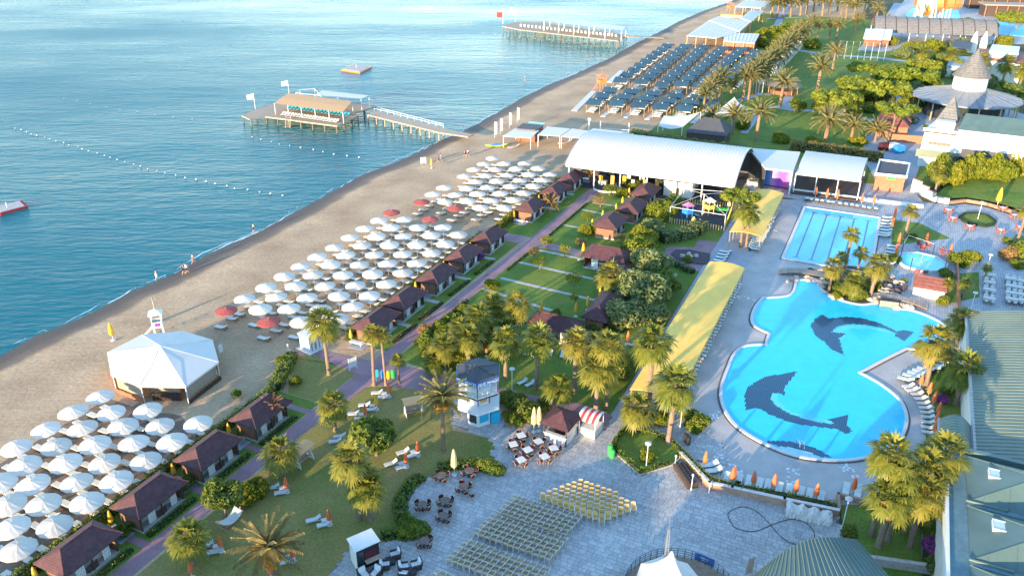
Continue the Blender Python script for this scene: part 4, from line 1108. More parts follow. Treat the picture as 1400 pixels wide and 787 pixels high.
    # - yellow folded parasols and beds beside the huts
HUTS=[(29.9,-55.3),(37.4,-55.3),(44.8,-55.3),(52.3,-55.2),(74.6,-55.6),(81.6,-55.6),(90.2,-55.5),(98.3,-55.5),(106.5,-55.3),(122.3,-55.0),(132.0,-54.5),(140.2,-54.4)]
hn=['first','second','third','fourth','fifth','sixth','seventh','eighth','ninth','tenth','eleventh','twelfth']
for i,(u,v)in enumerate(HUTS):
 for s_,du in enumerate((-3.0,.8)):
  F_YE.put('folded yellow parasol %s the %s brown hut from the bottom'%(('left of','behind')[s_],hn[i]),W(u+du,v-2.0),0,'folded yellow parasols of the beach huts',.82)
 L_FLAT.put('pale sunbed on the terrace left of the %s brown hut'%hn[i],W(u-3.3,v-.9,.03),VA,'sunbeds on the hut terraces')
 # - lawn sets: two white loungers, folded parasol and little table
def small_table():
 t=thing('side_table','','table')
 MB().box(-.24,-.24,.36,.24,.24,.4).build('top','white_plastic',t)
 q=MB()
 for x in(-.2,.2):
  for y in(-.2,.2):q.tube((x,y,0),(x,y,.36),.02,.02,5)
 q.build('legs','white_plastic',t)
 return Kind(t)
S_TAB=small_table()
for i,(px,py,col,rz_,lb)in enumerate([(388,672,'o',15,'under the fan palm by the wooden swing'),(298,752,'o',15,'below the hammock'),(396,766,'o',20,'right of the squat date palm'),(446,716,'o',20,'left of the lawn palm cluster'),(551,638,'o',25,'in the lower pair left of the plaza'),(567,622,'o',25,'in the upper pair left of the plaza'),(528,542,'o',5,'beneath the three slim palms'),(511,559,'y',5,'between the swing and the slim palms'),(496,571,'o',5,'behind the dense dark lawn tree')]):
 p=at(px,py)
 (F_OR if col=='o' else F_YE).put('folded %s parasol %s'%('orange' if col=='o' else 'yellow',lb),p+Vector((.35,-.1,0)),0,'folded parasols on the lower lawn',.9)
 a=rad(rz_)
 d=Vector((math.cos(a+2.3),math.sin(a+2.3),0))
 for k,s_ in enumerate((-.55,.75)):
  L_WHITE.put('white lounger %s the folded parasol %s'%(('before','behind')[k],lb),p+d*s_+Vector((-.55,0,0)),a,'white loungers on the lower lawn',.74)
 S_TAB.put('small white table beside the folded parasol %s'%lb,p+d*.1+Vector((-.1,.1,0)),a,'side tables on the lower lawn')
L_WHITE.put('nearer of two white loungers left of the dense dark lawn tree',at(459,605),rad(10),'white loungers on the lower lawn')
L_WHITE.put('farther of two white loungers left of the dense dark lawn tree',at(465,598),rad(10),'white loungers on the lower lawn')
F_OR.put('folded orange parasol cut by the bottom edge near the hammock',at(263,789),0,'folded parasols on the lower lawn')
F_OR.put('folded orange parasol at the foot of the squat date palm',at(371,790),0,'folded parasols on the lower lawn')
for k,(x,y)in enumerate([(523,110),(617,120),(672,130),(735,125),(800,130),(885,140),(945,155)]):
 L_WHITE.put(ordn(k)+' from the tower in the row of white loungers behind it',at(*crop(600,460,5.245,[(x,y)])[0]),rad(78),'white lounger row behind the tower')
for k,(x,y)in enumerate([(600,335),(655,350)]):
 L_WHITE.put(('left','right')[k]+' of the two white loungers in front of the row behind the tower',at(*crop(600,460,5.245,[(x,y)])[0]),rad(40),'white lounger pair behind the tower')
F_OR.put('folded orange parasol just behind the tower roof',at(665,487),0,'folded parasols in the garden')
for k,(x,y,dx)in enumerate([(860,496,0),(857,505,0),(916,382,0),(917,388,0),(919,378,0)]):
 L_WHITE.put(['upper white lounger between palms and yellow canopy','lower white lounger between palms and yellow canopy','middle of three white loungers under the feathery trees','nearest of three white loungers under the feathery trees','farthest of three white loungers under the feathery trees'][k],at(x,y),rad(-15),'white loungers by the yellow canopy')
F_OR.put('folded orange parasol between skirted palms and yellow canopy',at(858,470),0,'folded parasols in the garden')
F_OR.put('folded orange parasol over the three loungers under the feathery trees',at(913,383),0,'folded parasols in the garden')
L_WHITE.put('white lounger near the palms below the orange parasol',at(862,473),rad(-30),'white loungers by the yellow canopy')
for k,(x,y,lb)in enumerate([(720,150,'beside the hip-roofed garden hut'),(837,195,'in front of the hip-roofed garden hut'),(838,480,'at the low brown roof in the trees'),(752,545,'on the near garden plot'),(667,590,'behind the right end of the low brown roof'),(420,585,'behind the left end of the low brown roof')]):
 F_YE.put('folded yellow parasol '+lb,at(*crop(660,320,5.246,[(x,y)])[0]),0,'folded yellow parasols of the garden',.95)
for k,(x,y,lb)in enumerate([(800,232,'upper cream lounger before the hip-roofed garden hut'),(820,255,'lower cream lounger before the hip-roofed garden hut'),(712,188,'cream lounger left of the clipped garden bush'),(770,570,'white lounger behind the low brown roof'),(872,425,'white lounger below the dense garden palm')]):
 L_WHITE.put(lb,at(*crop(660,320,5.246,[(x,y)])[0]),rad(30),'loungers of the garden huts')
for k,(x,y)in enumerate([(735,345),(805,285),(895,240),(938,192),(982,130)]):
 F_YE.put(ordn(k)+' folded yellow parasol along the far garden huts',at(*crop(660,240,4.918,[(x,y+12)])[0]),0,'folded yellow parasols of the garden')
 # - pool loungers
def ploungers(par,pts,rz_,lb,grp='loungers round the pools',kind=None):
 for k,(x,y)in enumerate(pts):
  (kind or L_POOL).put(ordn(k)+' '+lb,at(*crop(*par,[(x,y)])[0])+Vector((0,0,.05)),rz_(k)if callable(rz_)else rz_,grp)
def pfold(par,pts,lb,kind=None,s=1.0):
 for k,(x,y)in enumerate(pts):
  (kind or F_OR).put('folded orange parasol, %s %s'%(ordn(k),lb),at(*crop(*par,[(x,y)])[0])+Vector((0,0,.05)),0,'folded orange parasols round the pools',s)
ploungers((1000,640,5.355),[(45,120),(118,135),(198,152),(258,162),(342,185),(412,200),(500,215),(563,230),(648,250)],GA,'lounger from the left in the row above the brick wall')
pfold((1000,640,5.355),[(10,112),(153,145),(300,170),(463,208),(610,240)],'from the left above the brick wall')
ploungers((1000,640,5.355),[(832,185),(920,195)],GA,'lounger beside the fan palm cluster by the pool')
pfold((1000,640,5.355),[(885,190)],'and only one beside the palm cluster')
ploungers((820,560,5.62),[(970,565),(1060,585)],GA,'lounger at the corner of the brick wall')
ploungers((820,560,5.62),[(865,490),(838,445)],rad(10),'lounger on the stone inlay by the wall corner')
pfold((820,560,5.62),[(1012,575),(803,450)],'at the corner of the brick wall')
ploungers((1200,400,3.575),[(135,435),(160,420),(183,408),(207,398),(230,388),(262,380),(285,368),(302,350)],rad(-30),'lounger from the pool in the upper row by the small lawn')
ploungers((1200,400,3.575),[(148,465),(165,484),(190,503),(205,526),(220,549),(230,571),(238,594),(242,617),(242,642),(244,668),(246,692)],lambda k:rad(10-3*k),'lounger from the top in the curved row by the small lawn',kind=L_WHITE)
pfold((1200,400,3.575),[(203,472),(243,515),(265,560),(287,612),(280,655),(270,700)],'from the top along the curved lounger row')
pfold((1200,400,3.575),[(230,385),(272,365),(325,320),(480,185),(480,225)],'beside the upper lounger row near the palms')
ploungers((1200,400,3.575),[(425,290),(435,275),(445,260),(452,245),(458,230)],rad(-20),'lounger from the bottom beside the green roof wall')
ploungers((1060,250,5.245),[(225,128),(255,133),(298,138),(335,143),(380,150),(410,153),(462,162),(505,167),(548,173),(585,180),(632,188),(670,195),(720,200)],GA+rad(180),'lounger from the left along the far end of the lap pool')
pfold((1060,250,5.245),[(285,110),(365,125),(440,132),(615,160),(700,172)],'from the left along the far end of the lap pool',None,1.1)
ploungers((1060,250,5.245),[(805,262),(800,285),(796,308),(792,330),(788,352),(784,375),(780,392)],VA,'lounger from the back in the upper column beside the lap pool')
pfold((1060,250,5.245),[(852,250),(845,280),(838,310),(830,340)],'from the back beside the upper lounger column')
ploungers((1060,250,5.245),[(845,468),(838,490),(832,513),(826,537),(820,562),(815,590)],VA,'lounger from the back in the lower column beside the lap pool')
pfold((1060,250,5.245),[(880,445),(865,505),(857,545)],'from the back beside the lower lounger column')
random.seed(4)
for k in range(40):
 L_POOL.put(ordn(k)+' lounger from the near end along the long yellow canopy',W(73.5+k*.93,-16.15+random.uniform(-.08,.08),.05),VA+rad(180),'loungers under the yellow canopies')
for k in range(23):
 L_POOL.put(ordn(k)+' lounger from the near end along the far yellow canopy',W(124.2+k*.97,-16.1+random.uniform(-.08,.08),.05),VA+rad(180),'loungers under the yellow canopies')
for k in range(4):
 L_POOL.put(ordn(k)+' lounger left of the palms between the yellow canopies',W(117+k*1.3,-20.0,.06),VA,'loungers under the yellow canopies')
 # - dining chairs
def cane_chair(name,seatm,framem):
 t=thing(name,'','chair')
 q=MB()
 for x,y in((-.22,-.22),(.22,-.22),(-.2,.22),(.2,.22)):q.tube((x*1.05,y*1.1,0),(x,y,.45),.022,.022,5)
 q.path([(-.26,.2,.45),(-.27,.22,.66),(-.2,-.24,.64)],.02,5);q.path([(.26,.2,.45),(.27,.22,.66),(.2,-.24,.64)],.02,5)
 q.path([(-.25,.22,.45),(-.25,.3,.82),(-.12,.33,.94),(.12,.33,.94),(.25,.3,.82),(.25,.22,.45)],.022,5)
 q.build('frame',framem,t)
 MB().prism([(-.25,-.25),(.25,-.25),(.27,.22),(-.27,.22)],.43,.5).build('seat',seatm,t)
 b=MB()
 for k in range(5):
  a0,a1=rad(200+28*k),rad(200+28*(k+1))
  f=lambda a,z,rr:(rr*math.cos(-a)*1.0,.02-rr*math.sin(a)*.95+(z-.5)*.1,z)
  b.quad(f(a0,.5,.28),f(a1,.5,.28),f(a1,.9,.3),f(a0,.9,.3))
  b.quad(f(a0,.9,.34),f(a1,.9,.34),f(a1,.5,.32),f(a0,.5,.32))
  b.quad(f(a0,.9,.3),f(a1,.9,.3),f(a1,.9,.34),f(a0,.9,.34))
 b.build('backrest',seatm,t)
 return Kind(t)
CH_RED=cane_chair('dining_chair','cushion_red','cane')
CH_TER=cane_chair('terrace_chair','terrace_red','terrace_red')
def round_table(topm):
 t=thing('round_table','','table')
 MB().lathe([(0,.76),(.46,.76),(.47,.74),(.46,.72),(0,.72)][::-1],18).build('table_top',topm,t)
 MB().lathe([(.26,0),(.26,.03),(.05,.06),(.05,.72)],10).build('pedestal','dark_metal',t)
 return Kind(t)
T_ROUND=round_table('table_brown')
def square_table(m,w=.42):
 t=thing('square_table','','table')
 MB().box(-w,-w,.71,w,w,.755).build('table_top',m,t)
 q=MB()
 for x in(-w+.05,w-.05):
  for y in(-w+.05,w-.05):q.tube((x,y,0),(x,y,.71),.025,.025,5)
 q.build('legs','steel',t)
 return Kind(t)
T_SQ=square_table('cushion_cream')
side4=['far','left','near','right']
def dining(tk,ck,p,rz_,lb,grp,n=4,d=.6,z=.045):
 tk.put(lb[0],(p.x,p.y,z),rz_,grp+' tables')
 for k in range(n):
  a=rz_+k*math.pi/2+random.uniform(-.15,.15)
  ck.put('%s on the %s side of the %s'%(lb[1],side4[k],lb[2]),(p.x-math.sin(a)*d*random.uniform(.9,1.1),p.y+math.cos(a)*d*random.uniform(.9,1.1),z),a+random.uniform(-.12,.12),grp+' chairs',.86)
random.seed(8)
for(x,y),nm in zip([(360,425),(575,390),(530,512),(215,650),(390,620),(378,738)],['table left of the cream parasol','table right of the cream parasol','table below the cream parasol','leftmost table of the lobe','middle table of the lobe','lowest table of the lobe']):
 dining(T_ROUND,CH_RED,at(*crop(540,580,5.62,[(x,y+8)])[0]),rad(random.uniform(20,50)),('round brown %s on the plaza'%nm,'burgundy chair',nm),'round plaza')
dining(T_ROUND,CH_RED,at(*crop(440,680,7,[(985,470)])[0]),rad(40),('round brown table right of the black kiosk','burgundy chair','round table right of the black kiosk'),'round plaza')
CH_RED.put('single burgundy chair standing apart on the plaza',at(*crop(540,580,5.62,[(590,570)])[0],.045),rad(200),'round plaza chairs')
for(x,y),nm in zip([(475,410),(405,490),(630,465),(535,540),(765,525),(685,600),(475,630)],['farthest square table','leftmost square table','square table nearest the cream parasols','middle square table','square table nearest the kiosk','square table farthest right in front','square table nearest the yellow chairs']):
 dining(T_SQ,CH_RED,at(*crop(640,540,6.56,[(x,y)])[0]),rad(random.uniform(15,35)),('pale %s before the brown kiosk'%nm.replace('square ','square '),'burgundy chair',nm),'kiosk')
for(x,y),nm in zip([(470,255),(500,310),(615,365),(822,390),(915,290),(835,240),(955,372)],['table left of the round flower bed','table left below the flower bed','table below the round flower bed','table right below the flower bed','table at the right terrace wall','table under the yellow parasol','table at the right edge palm']):
 dining(T_SQ,CH_TER,at(*crop(1200,240,4.92,[(x,y)])[0]),rad(20),('small %s on the round terrace'%nm,'red chair',nm),'terrace',z=.06)
for k,(x,y,a,lb)in enumerate([(278,488,30,'left behind the octagonal pool'),(300,512,0,'in the middle behind the octagonal pool'),(330,495,-30,'right behind the octagonal pool'),(425,545,60,'at the right corner of the octagonal pool'),(445,530,60,'behind the right corner of the octagonal pool'),(478,565,60,'farthest right by the octagonal pool'),(255,672,180,'left in front of the octagonal pool'),(308,678,180,'right in front of the octagonal pool')]):
 CH_TER.put('red armchair '+lb,at(*crop(1200,240,4.92,[(x,y)])[0],.06),rad(a),'red armchairs by the octagonal pool',1.35)
pfold((1200,240,4.92),[(320,465),(135,480),(482,540)],'around the octagonal pool')
F_YE.put('folded yellow parasol on the round terrace',at(*crop(1200,240,4.92,[(800,215)])[0],.06),0,None,1.7)
# - stacking chairs on the plaza
def stack_chair(sm):
 t=thing('plastic_chair','','chair')
 s_=MB()
 s_.prism([(-.23,-.22),(.23,-.22),(.21,.2),(-.21,.2)],.42,.455)
 for k in range(4):
  x0,x1=-.22+.11*k,-.22+.11*(k+1)
  y0,y1=.2+.05*math.cos((k-2)*.7),.2+.05*math.cos((k-1)*.7)
  s_.quad((x0,y0,.46),(x1,y1,.46),(x1,y1+.09,.86),(x0,y0+.09,.86))
  s_.quad((x0,y0+.03,.46),(x0,y0+.12,.86),(x1,y1+.12,.86),(x1,y1+.03,.46))
  s_.quad((x0,y0+.09,.86),(x1,y1+.09,.86),(x1,y1+.12,.86),(x0,y0+.12,.86))
 s_.build('seat_shell',sm,t)
 q=MB()
 for x in(-.24,.24):
  q.path([(x,-.24,0),(x,-.22,.66),(x,.05,.68),(x*.95,.27,.64)],.022,5)
  q.tube((x,.26,0),(x*.95,.24,.5),.022,.022,5)
 q.path([(-.23,.26,.5),(-.23,.34,.84),(-.12,.38,.9),(.12,.38,.9),(.23,.34,.84),(.23,.26,.5)],.022,5)
 q.build('frame','chair_frame',t)
 return Kind(t)
C_OL,C_YE=stack_chair('olive_plastic'),stack_chair('yellow_plastic')
random.seed(9)
for b,(u0_,vl,vr,nrow)in enumerate([(51.0,-25.8,-18.8,5),(47.7,-26.5,-18.9,5),(43.9,-27.1,-19.3,5),(40.3,-27.6,-22.0,4)]):
 n=int((vr-vl)/.585)+1
 for r in range(nrow):
  for k in range(n):
   p=W(u0_+.6*r+random.uniform(-.04,.04),vl+.585*k+(.1*r)+random.uniform(-.04,.04),.045)
   if p.y<49.2:continue
   C_OL.put('tan chair, %s from the left, %s row from the bottom, %s block from the top'%(ordn(k),ordn(r),ordn(b)),p,VA-rad(90)+random.uniform(-.14,.14),'tan chairs in rows on the plaza')
for r in range(7):
 for k in range(11):
  if r==6 and k>6:continue
  p=W(54.4+.56*r+random.uniform(-.04,.04)-.03*k+(k/10.0)*-.0,-22.9+.6*k+.42*r+random.uniform(-.04,.04),.045)
  C_YE.put('yellow chair, %s from the left, %s row from the bottom of the slanted block'%(ordn(k),ordn(r)),p,GA-rad(65)+random.uniform(-.12,.12),'yellow chairs in the slanted block')
  # - lounge armchairs by the black kiosk
def armchair():
 t=thing('lounge_armchair','','armchair')
 q=MB()
 q.box(-.42,-.4,.06,.42,.42,.3);q.box(-.42,-.4,.3,-.32,.42,.6);q.box(.32,-.4,.3,.42,.42,.6);q.cbox((0,.4,.5),(.84,.12,.72),rx=-.2)
 q.build('frame','rattan_dark',t)
 MB().box(-.31,-.4,.3,.31,.3,.44).build('seat_cushion','cushion_cream',t)
 MB().cbox((0,.29,.64),(.62,.15,.52),rx=-.25).build('back_cushion','cushion_cream',t)
 return Kind(t)
def low_table():
 t=thing('low_table','','table')
 MB().box(-.42,-.42,.36,.42,.42,.42).build('table_top','rattan_dark',t)
 MB().box(-.34,-.34,0,.34,.34,.36).build('body','rattan_dark',t)
 return Kind(t)
ARM,LOWT=armchair(),low_table()
for(x,y),a,lb in[((705,570),-70,'right of the upper dark table by the kiosk'),((605,670),100,'left of the upper dark table by the kiosk'),((785,690),100,'left of the lower dark table by the kiosk'),((905,670),-70,'right of the lower dark table by the kiosk'),((405,760),40,'leftmost at the bottom edge'),((520,745),-30,'in the middle at the bottom edge'),((790,762),170,'below the lower dark table by the kiosk')]:
 ARM.put('cream cushioned armchair '+lb,at(*crop(440,680,7,[(x,y)])[0],.045),rad(a),'cream armchairs by the black kiosk')
LOWT.put('dark low table between the two upper cream armchairs',at(*crop(440,680,7,[(660,625)])[0],.045),rad(20),'dark low tables')
LOWT.put('dark low table between the lower cream armchairs',at(*crop(440,680,7,[(860,725)])[0],.045),rad(20),'dark low tables')
F_CR.put('tall folded cream parasol at the top of the plaza lobe',at(*crop(540,580,5.62,[(457,385)])[0],.045),0,'folded cream parasols')
F_CR.put('left of two folded cream parasols by the brown kiosk',at(*crop(640,540,6.56,[(590,325)])[0],.045),0,'folded cream parasols')
F_CR.put('right of two folded cream parasols by the brown kiosk',at(*crop(640,540,6.56,[(635,320)])[0],.045),0,'folded cream parasols')
# - white cloth tables on the right terrace
T_CLOTH=None
def cloth_table():
 t=thing('cloth_table','','table')
 MB().box(-.75,-.4,.72,.75,.4,.76).box(-.77,-.42,.45,.77,.42,.72).build('tablecloth','tent_white',t)
 q=MB()
 for x in(-.65,.65):
  for y in(-.3,.3):q.tube((x,y,0),(x,y,.45),.03,.03,5)
 q.build('legs','steel',t)
 return Kind(t)
T_CLOTH=cloth_table()
CH_GREY=cane_chair('white_chair','cushion_cream','dark_metal')
for ci,col in enumerate([[(690,265),(690,318),(688,372),(688,435)],[(842,292),(848,345),(848,395),(848,440)],[(930,310),(932,360),(935,410),(938,450)]]):
 for k,(x,y)in enumerate(col):
  p=at(*crop(1220,330,5.244,[(x,y)])[0],.06)
  lb='%s white cloth table from the back, %s column by the green roof'%(ordn(k),('left','middle','right')[ci])
  T_CLOTH.put(lb,p,VA,'white cloth tables')
  for s_,(dx,dy)in enumerate(((-.4,.68),(.4,.68),(-.4,-.68),(.4,-.68))):
   c=p+Matrix.Rotation(VA,4,'Z')@Vector((dx,dy,0))
   CH_GREY.put('pale chair %s the %s'%(('left behind','right behind','left before','right before')[s_],lb.replace(' by the green roof','').replace('white cloth ','')),c,VA+(0 if dy>0 else math.pi),'pale chairs at the cloth tables')
   #  BUILDINGS AND LARGE THINGS
def hip(mb,L,Wd,z0,z1,ridge,mi=0,c=(0,0)):
 a,b,r=L/2,Wd/2,ridge/2
 x,y=c
 mb.add([(x-a,y-b,z0),(x+a,y-b,z0),(x+a,y+b,z0),(x-a,y+b,z0),(x-r,y,z1),(x+r,y,z1)],[(0,1,5,4),(2,3,4,5),(1,2,5),(3,0,4),(3,2,1,0)],mi)
 return mb
def hut(u,v,L,Wd,label,heading=GA,group='brown beach huts',z1=3.35,seed=0):
 random.seed(seed)
 p=W(u,v)
 t=thing('beach_hut',label,'hut',p,heading,group)
 MB().box(-L/2+.1,-Wd/2+.1,0,L/2-.1,Wd/2-.1,.22).build('plinth','stone_edge',t)
 rf=hip(MB(),L+.6,Wd+.9,2.2,z1,L*.58).build('roof','roof_brown',t)
 q=MB()
 a,b,r=(L+.6)/2,(Wd+.9)/2,L*.29
 q.tube((-r,0,z1+.01),(r,0,z1+.01),.06,.06,6)
 for sx in(-1,1):
  for sy in(-1,1):q.tube((sx*r,0,z1+.01),(sx*a,sy*b,2.21),.05,.05,6)
 q.build('ridge_cap','roof_brown',rf)
 MB().box(-a-.01,-b-.01,2.08,a+.01,b+.01,2.197).build('eave_board','dark_wood',rf)
 pm=MB().box(-.06,-.06,.22,.06,.06,2.18).mesh('post','dark_wood')
 for x in(-L/2+.2,0,L/2-.2):
  for y in(-Wd/2+.2,Wd/2-.2):place('post',pm,t,(x,y,0))
 MB().box(-L/2+.22,Wd/2-.26,.22,L/2-.22,Wd/2-.16,2.16).build('back_wall','hut_wood',t)
 MB().box(-L/2+.14,-Wd/2+.3,.22,-L/2+.24,Wd/2-.28,1.75).build('end_wall','hut_wood',t)
 MB().box(L/2-.24,-Wd/2+.3,.22,L/2-.14,Wd/2-.28,2.1).build('end_wall','hut_wood',t)
 for k,(x0,x1)in enumerate(((-L*.3,-L*.14),(L*.2,L*.34))):
  q=MB()
  n=10
  for i in range(n):
   xa,xb=x0+(x1-x0)*i/n,x0+(x1-x0)*(i+1)/n
   ya,yb=-Wd/2+.26+.05*(i%2),-Wd/2+.26+.05*((i+1)%2)
   q.quad((xa,ya,.3),(xb,yb,.3),(xb,yb,2.1),(xa,ya,2.1))
  q.build('curtain','curtain',t)
 MB().box(-.5,-Wd/2+.26,.22,.5,-Wd/2+.3,1.0).build('railing','dark_wood',t)
 MB().box(-L/2+.9,-.4,.22,L/2-.8,.9,.7).build('daybed','cushion_cream',t)
 return t
hl=['at the bottom left corner','second from the bottom left','third from the bottom left','beside the spiky palm below the tent','next to the two tall slim palms','with a yellow bush at its end','in the middle of the long parasol field','with pink flowers beside it','just before the beach path','first after the beach path','second after the beach path','last before the white hall']
for i,(u,v)in enumerate(HUTS):
 hut(u,v,5.2 if i<4 else 5.6,2.9,'brown hip-roofed beach hut '+hl[i],seed=i)
 p=path('hut_terrace',[W(u-4.3,v-1.6),W(u-2.7,v-1.6),W(u-2.7,v+.6),W(u-4.3,v+.6)],'grey_path',.03)
for i,(u,v,L,w,hd,lb)in enumerate([(121.1,-39.7,5.6,3.6,GA,'brown garden hut with a white curtain end, first of the far three'),(129.6,-38.6,5.6,3.4,GA,'brown garden hut in the middle of the far three'),(138.6,-38.9,5.6,3.4,GA,'brown garden hut nearest the white hall'),(108.0,-35.5,6.6,4.2,VA,'brown garden hut at the end of the purple side path'),(91.0,-30.0,7.5,2.8,GA,'long low brown roof half hidden by the grey-green tree'),(84.1,-34.3,6.4,2.8,VA,'low brown roof behind the fan palms'),(101.0,-31.0,6.0,3.0,GA,'dark brown roof in the shade of the feathery trees')]):
 hut(u,v,L,w,lb,hd,'brown garden huts',3.4,40+i)
 # - octagonal beach tent
ev=ground(crop(130,400,4.92,[(80,400),(315,280),(595,257),(790,315),(832,465),(610,630),(300,625),(105,548)]),2.5)
oc=sum(ev,Vector())/8;oc.z=0
t=thing('octagonal_tent','large white octagonal tent standing on the sand by the parasols','tent',oc)
lv=[p-oc for p in ev]
apex=Vector((0,0,4.1))
roof=MB()
for i in range(8):
 a,b=lv[i],lv[(i+1)%8]
 am,bm_=a.lerp(apex,.5)-Vector((0,0,.12)),b.lerp(apex,.5)-Vector((0,0,.12))
 roof.quad(b,a,am,bm_);roof.tri(bm_,am,apex)
 roof.quad(a,b,b-Vector((0,0,.22)),a-Vector((0,0,.22)))
ro=roof.build('roof','tent_white',t)
q=MB()
for i in range(8):q.tube(lv[i],apex-Vector((0,0,.01)),.02,.02,5)
q.build('seam','tent_white',ro)
pm=MB().tube((0,0,0),(0,0,2.5),.07,.07,6).mesh('post','white_metal')
for i in range(8):place('post',pm,t,(lv[i].x*.97,lv[i].y*.97,0))
for i in range(8):
 a,b=lv[i]*.93,lv[(i+1)%8]*.93
 a.z=b.z=0
 if i in(5,):
  continue
 q=MB();d=(b-a);L=d.length;an=math.atan2(d.y,d.x);m_=(a+b)/2
 q.cbox((m_.x,m_.y,1.35),(L*.98,.05,1.7),0,an)
 q.build('wall_panel','tent_mesh',t)
 q=MB();n=int(L/.12)
 for k in range(n):
  c=a.lerp(b,(k+.5)/n)*1.06
  q.cbox((c.x,c.y,.28+random.uniform(-.04,.06)),(.1,.04,.6),0,an)
 q.build('reed_skirt','terracotta' if i in(6,7,0)else 'dark_wood',t)
q=MB()
for k in range(9):
 c=lv[5].lerp(lv[6],.15+.085*k)*.85
 q.cbox((c.x,c.y,.45),(.3,.3,.9),0,.4)
q.build('bar_stool','dark_wood',t)
MB().cbox((lv[5].lerp(lv[6],.5)*.7).to_tuple()[:2]+(.6,),(3.5,.5,1.2),0,math.atan2((lv[6]-lv[5]).y,(lv[6]-lv[5]).x)).build('bar_counter','plank',t)
# - lifeguard towers
def lifeguard(p,m,label,hcab,s):
 t=thing('lifeguard_tower',label,'lifeguard tower',p,rad(20))
 lm=MB().tube((0,0,0),(0,0,hcab),.07*s,.07*s,6).mesh('leg',m)
 for x in(-.7,.7):
  for y in(-.7,.7):place('leg',lm,t,(x*s,y*s,0))
 MB().box(-.85*s,-.85*s,hcab,.85*s,.85*s,hcab+.12).build('platform',m,t)
 q=MB()
 for x0,y0,x1,y1 in((-.82,-.82,.82,-.78),(-.82,.78,.82,.82),(-.82,-.78,-.78,.78),(.78,-.78,.82,.78)):q.box(x0*s,y0*s,hcab+.12,x1*s,y1*s,hcab+.85)
 q.build('parapet',m,t)
 q=MB()
 for x in(-.78,.78):
  for y in(-.78,.78):q.tube((x*s,y*s,hcab),(x*s,y*s,hcab+1.9),.05,.05,6)
 q.build('roof_post',m,t)
 hip(MB(),2.3*s,2.3*s,hcab+1.9,hcab+2.5,.02).build('roof',m,t)
 q=MB();q.tube((0,0,hcab+2.4),(0,0,hcab+4.0),.025,.025,5);fp=q.build('flagpole',m,t)
 MB().box(-.02,0,hcab+3.4,.02,.6,hcab+3.9).build('flag','cloth_red',fp)
 q=MB()
 for k in range(7):q.cbox((-.95*s-.3*k*.75,0,hcab-.1-k*hcab/7),(.1,.7,.05))
 for y in(-.35,.35):q.tube((-.9*s,y,hcab),(-.9*s-1.6,y,0),.04,.04,5)
 q.build('ladder',m,t)
 return t
lg=lifeguard(at(219,459),'white_paint','white lifeguard tower with a red flag behind the tent',1.5,.75)
MB().box(-.3,-.66,1.75,.35,-.63,2.2).build('sign_board','purple_paint',lg)
lifeguard(at(822,123),'slide_orange','orange lifeguard tower on the far beach beside the shade rows',2.2,1.3)
lifeguard(at(998,18),'slide_orange','orange lifeguard tower on the distant beach before the white roofs',2.6,1.6)
F_YE.put('lone folded yellow parasol on the sand beside the tent',at(155,465),0,None,1.15)
F_YE.put('folded pale parasol on the open sand near two walkers',at(590,230),0,None,.95)
t=tag(MB().box(-.6,-.03,.3,.6,.03,1.6).box(-.55,-.03,0,-.5,.03,.3).box(.5,-.03,0,.55,.03,.3).build('notice_board','white_paint',None,at(579,225),rad(15)),'white notice board standing on the open sand','sign')
t=tag(MB().box(-.3,-.03,.3,.3,.03,1.4).box(-.28,-.03,0,-.24,.03,.3).box(.24,-.03,0,.28,.03,.3).build('notice_board','white_paint',None,at(303,484),rad(60)),'small white board beside the tent','sign')
# - lookout tower with lettering
def text_mesh(s,size,m,depth=.02):
 cu=bpy.data.curves.new('lettering','FONT')
 cu.body=s;cu.size=size;cu.extrude=depth;cu.align_x='CENTER';cu.align_y='CENTER';cu.offset=.012
 o=bpy.data.objects.new('lettering',cu)
 C.objects.link(o)
 dg=bpy.context.evaluated_depsgraph_get()
 me=bpy.data.meshes.new_from_object(o.evaluated_get(dg))
 bpy.data.objects.remove(o);bpy.data.curves.remove(cu)
 me.name='lettering'
 me.materials.clear();me.materials.append(M[m])
 return me
tp=at(655,574);tp.z=.04
t=thing('lookout_tower','white hexagonal lookout tower lettered PINE BEACH with a dark shade roof','tower',tp)
MB().lathe([(1.4,0),(1.4,2.25)],6).build('ground_cabin','white_paint',t)
MB().lathe([(1.2,2.2),(2.5,2.2),(2.6,2.28),(2.6,2.5),(1.3,2.75)],6).build('lower_canopy','white_paint',t)
MB().lathe([(1.35,2.6),(1.35,4.05)],6).build('middle_cabin','white_paint',t)
MB().lathe([(1.3,4.0),(2.3,4.0),(2.45,4.12),(2.45,4.3)],6).build('balcony_underside','dark_wood',t)
MB().lathe([(2.45,4.28),(2.47,4.3),(2.47,4.42),(1.4,4.42)],6).build('balcony','white_paint',t)
MB().lathe([(1.55,4.4),(1.55,6.1)],6).build('upper_cabin','white_paint',t)
ral=MB()
for z in(4.75,5.0,5.3):
 for i in range(6):
  a,b=[(2.38*math.cos(rad(30+60*(i+k))),2.38*math.sin(rad(30+60*(i+k))),z)for k in(0,1)]
  ral.tube(a,b,.025,.025,5)
for i in range(24):
 k,f=divmod(i,4)
 a,b=[Vector((2.38*math.cos(rad(30+60*(k+j))),2.38*math.sin(rad(30+60*(k+j))),4.4))for j in(0,1)]
 c=a.lerp(b,f/4);ral.tube(c,c+Vector((0,0,.9)),.025,.025,5)
ral.build('railing','white_metal',t)
fa=MB().lathe([(2.55,5.95),(2.66,5.97),(2.66,6.4),(2.6,6.42)],6).build('fascia','sign_blue',t)
MB().lathe([(2.6,6.4),(1.3,6.62),(.02,6.95)],6).build('shade_roof','shade_grey',t)
q=MB()
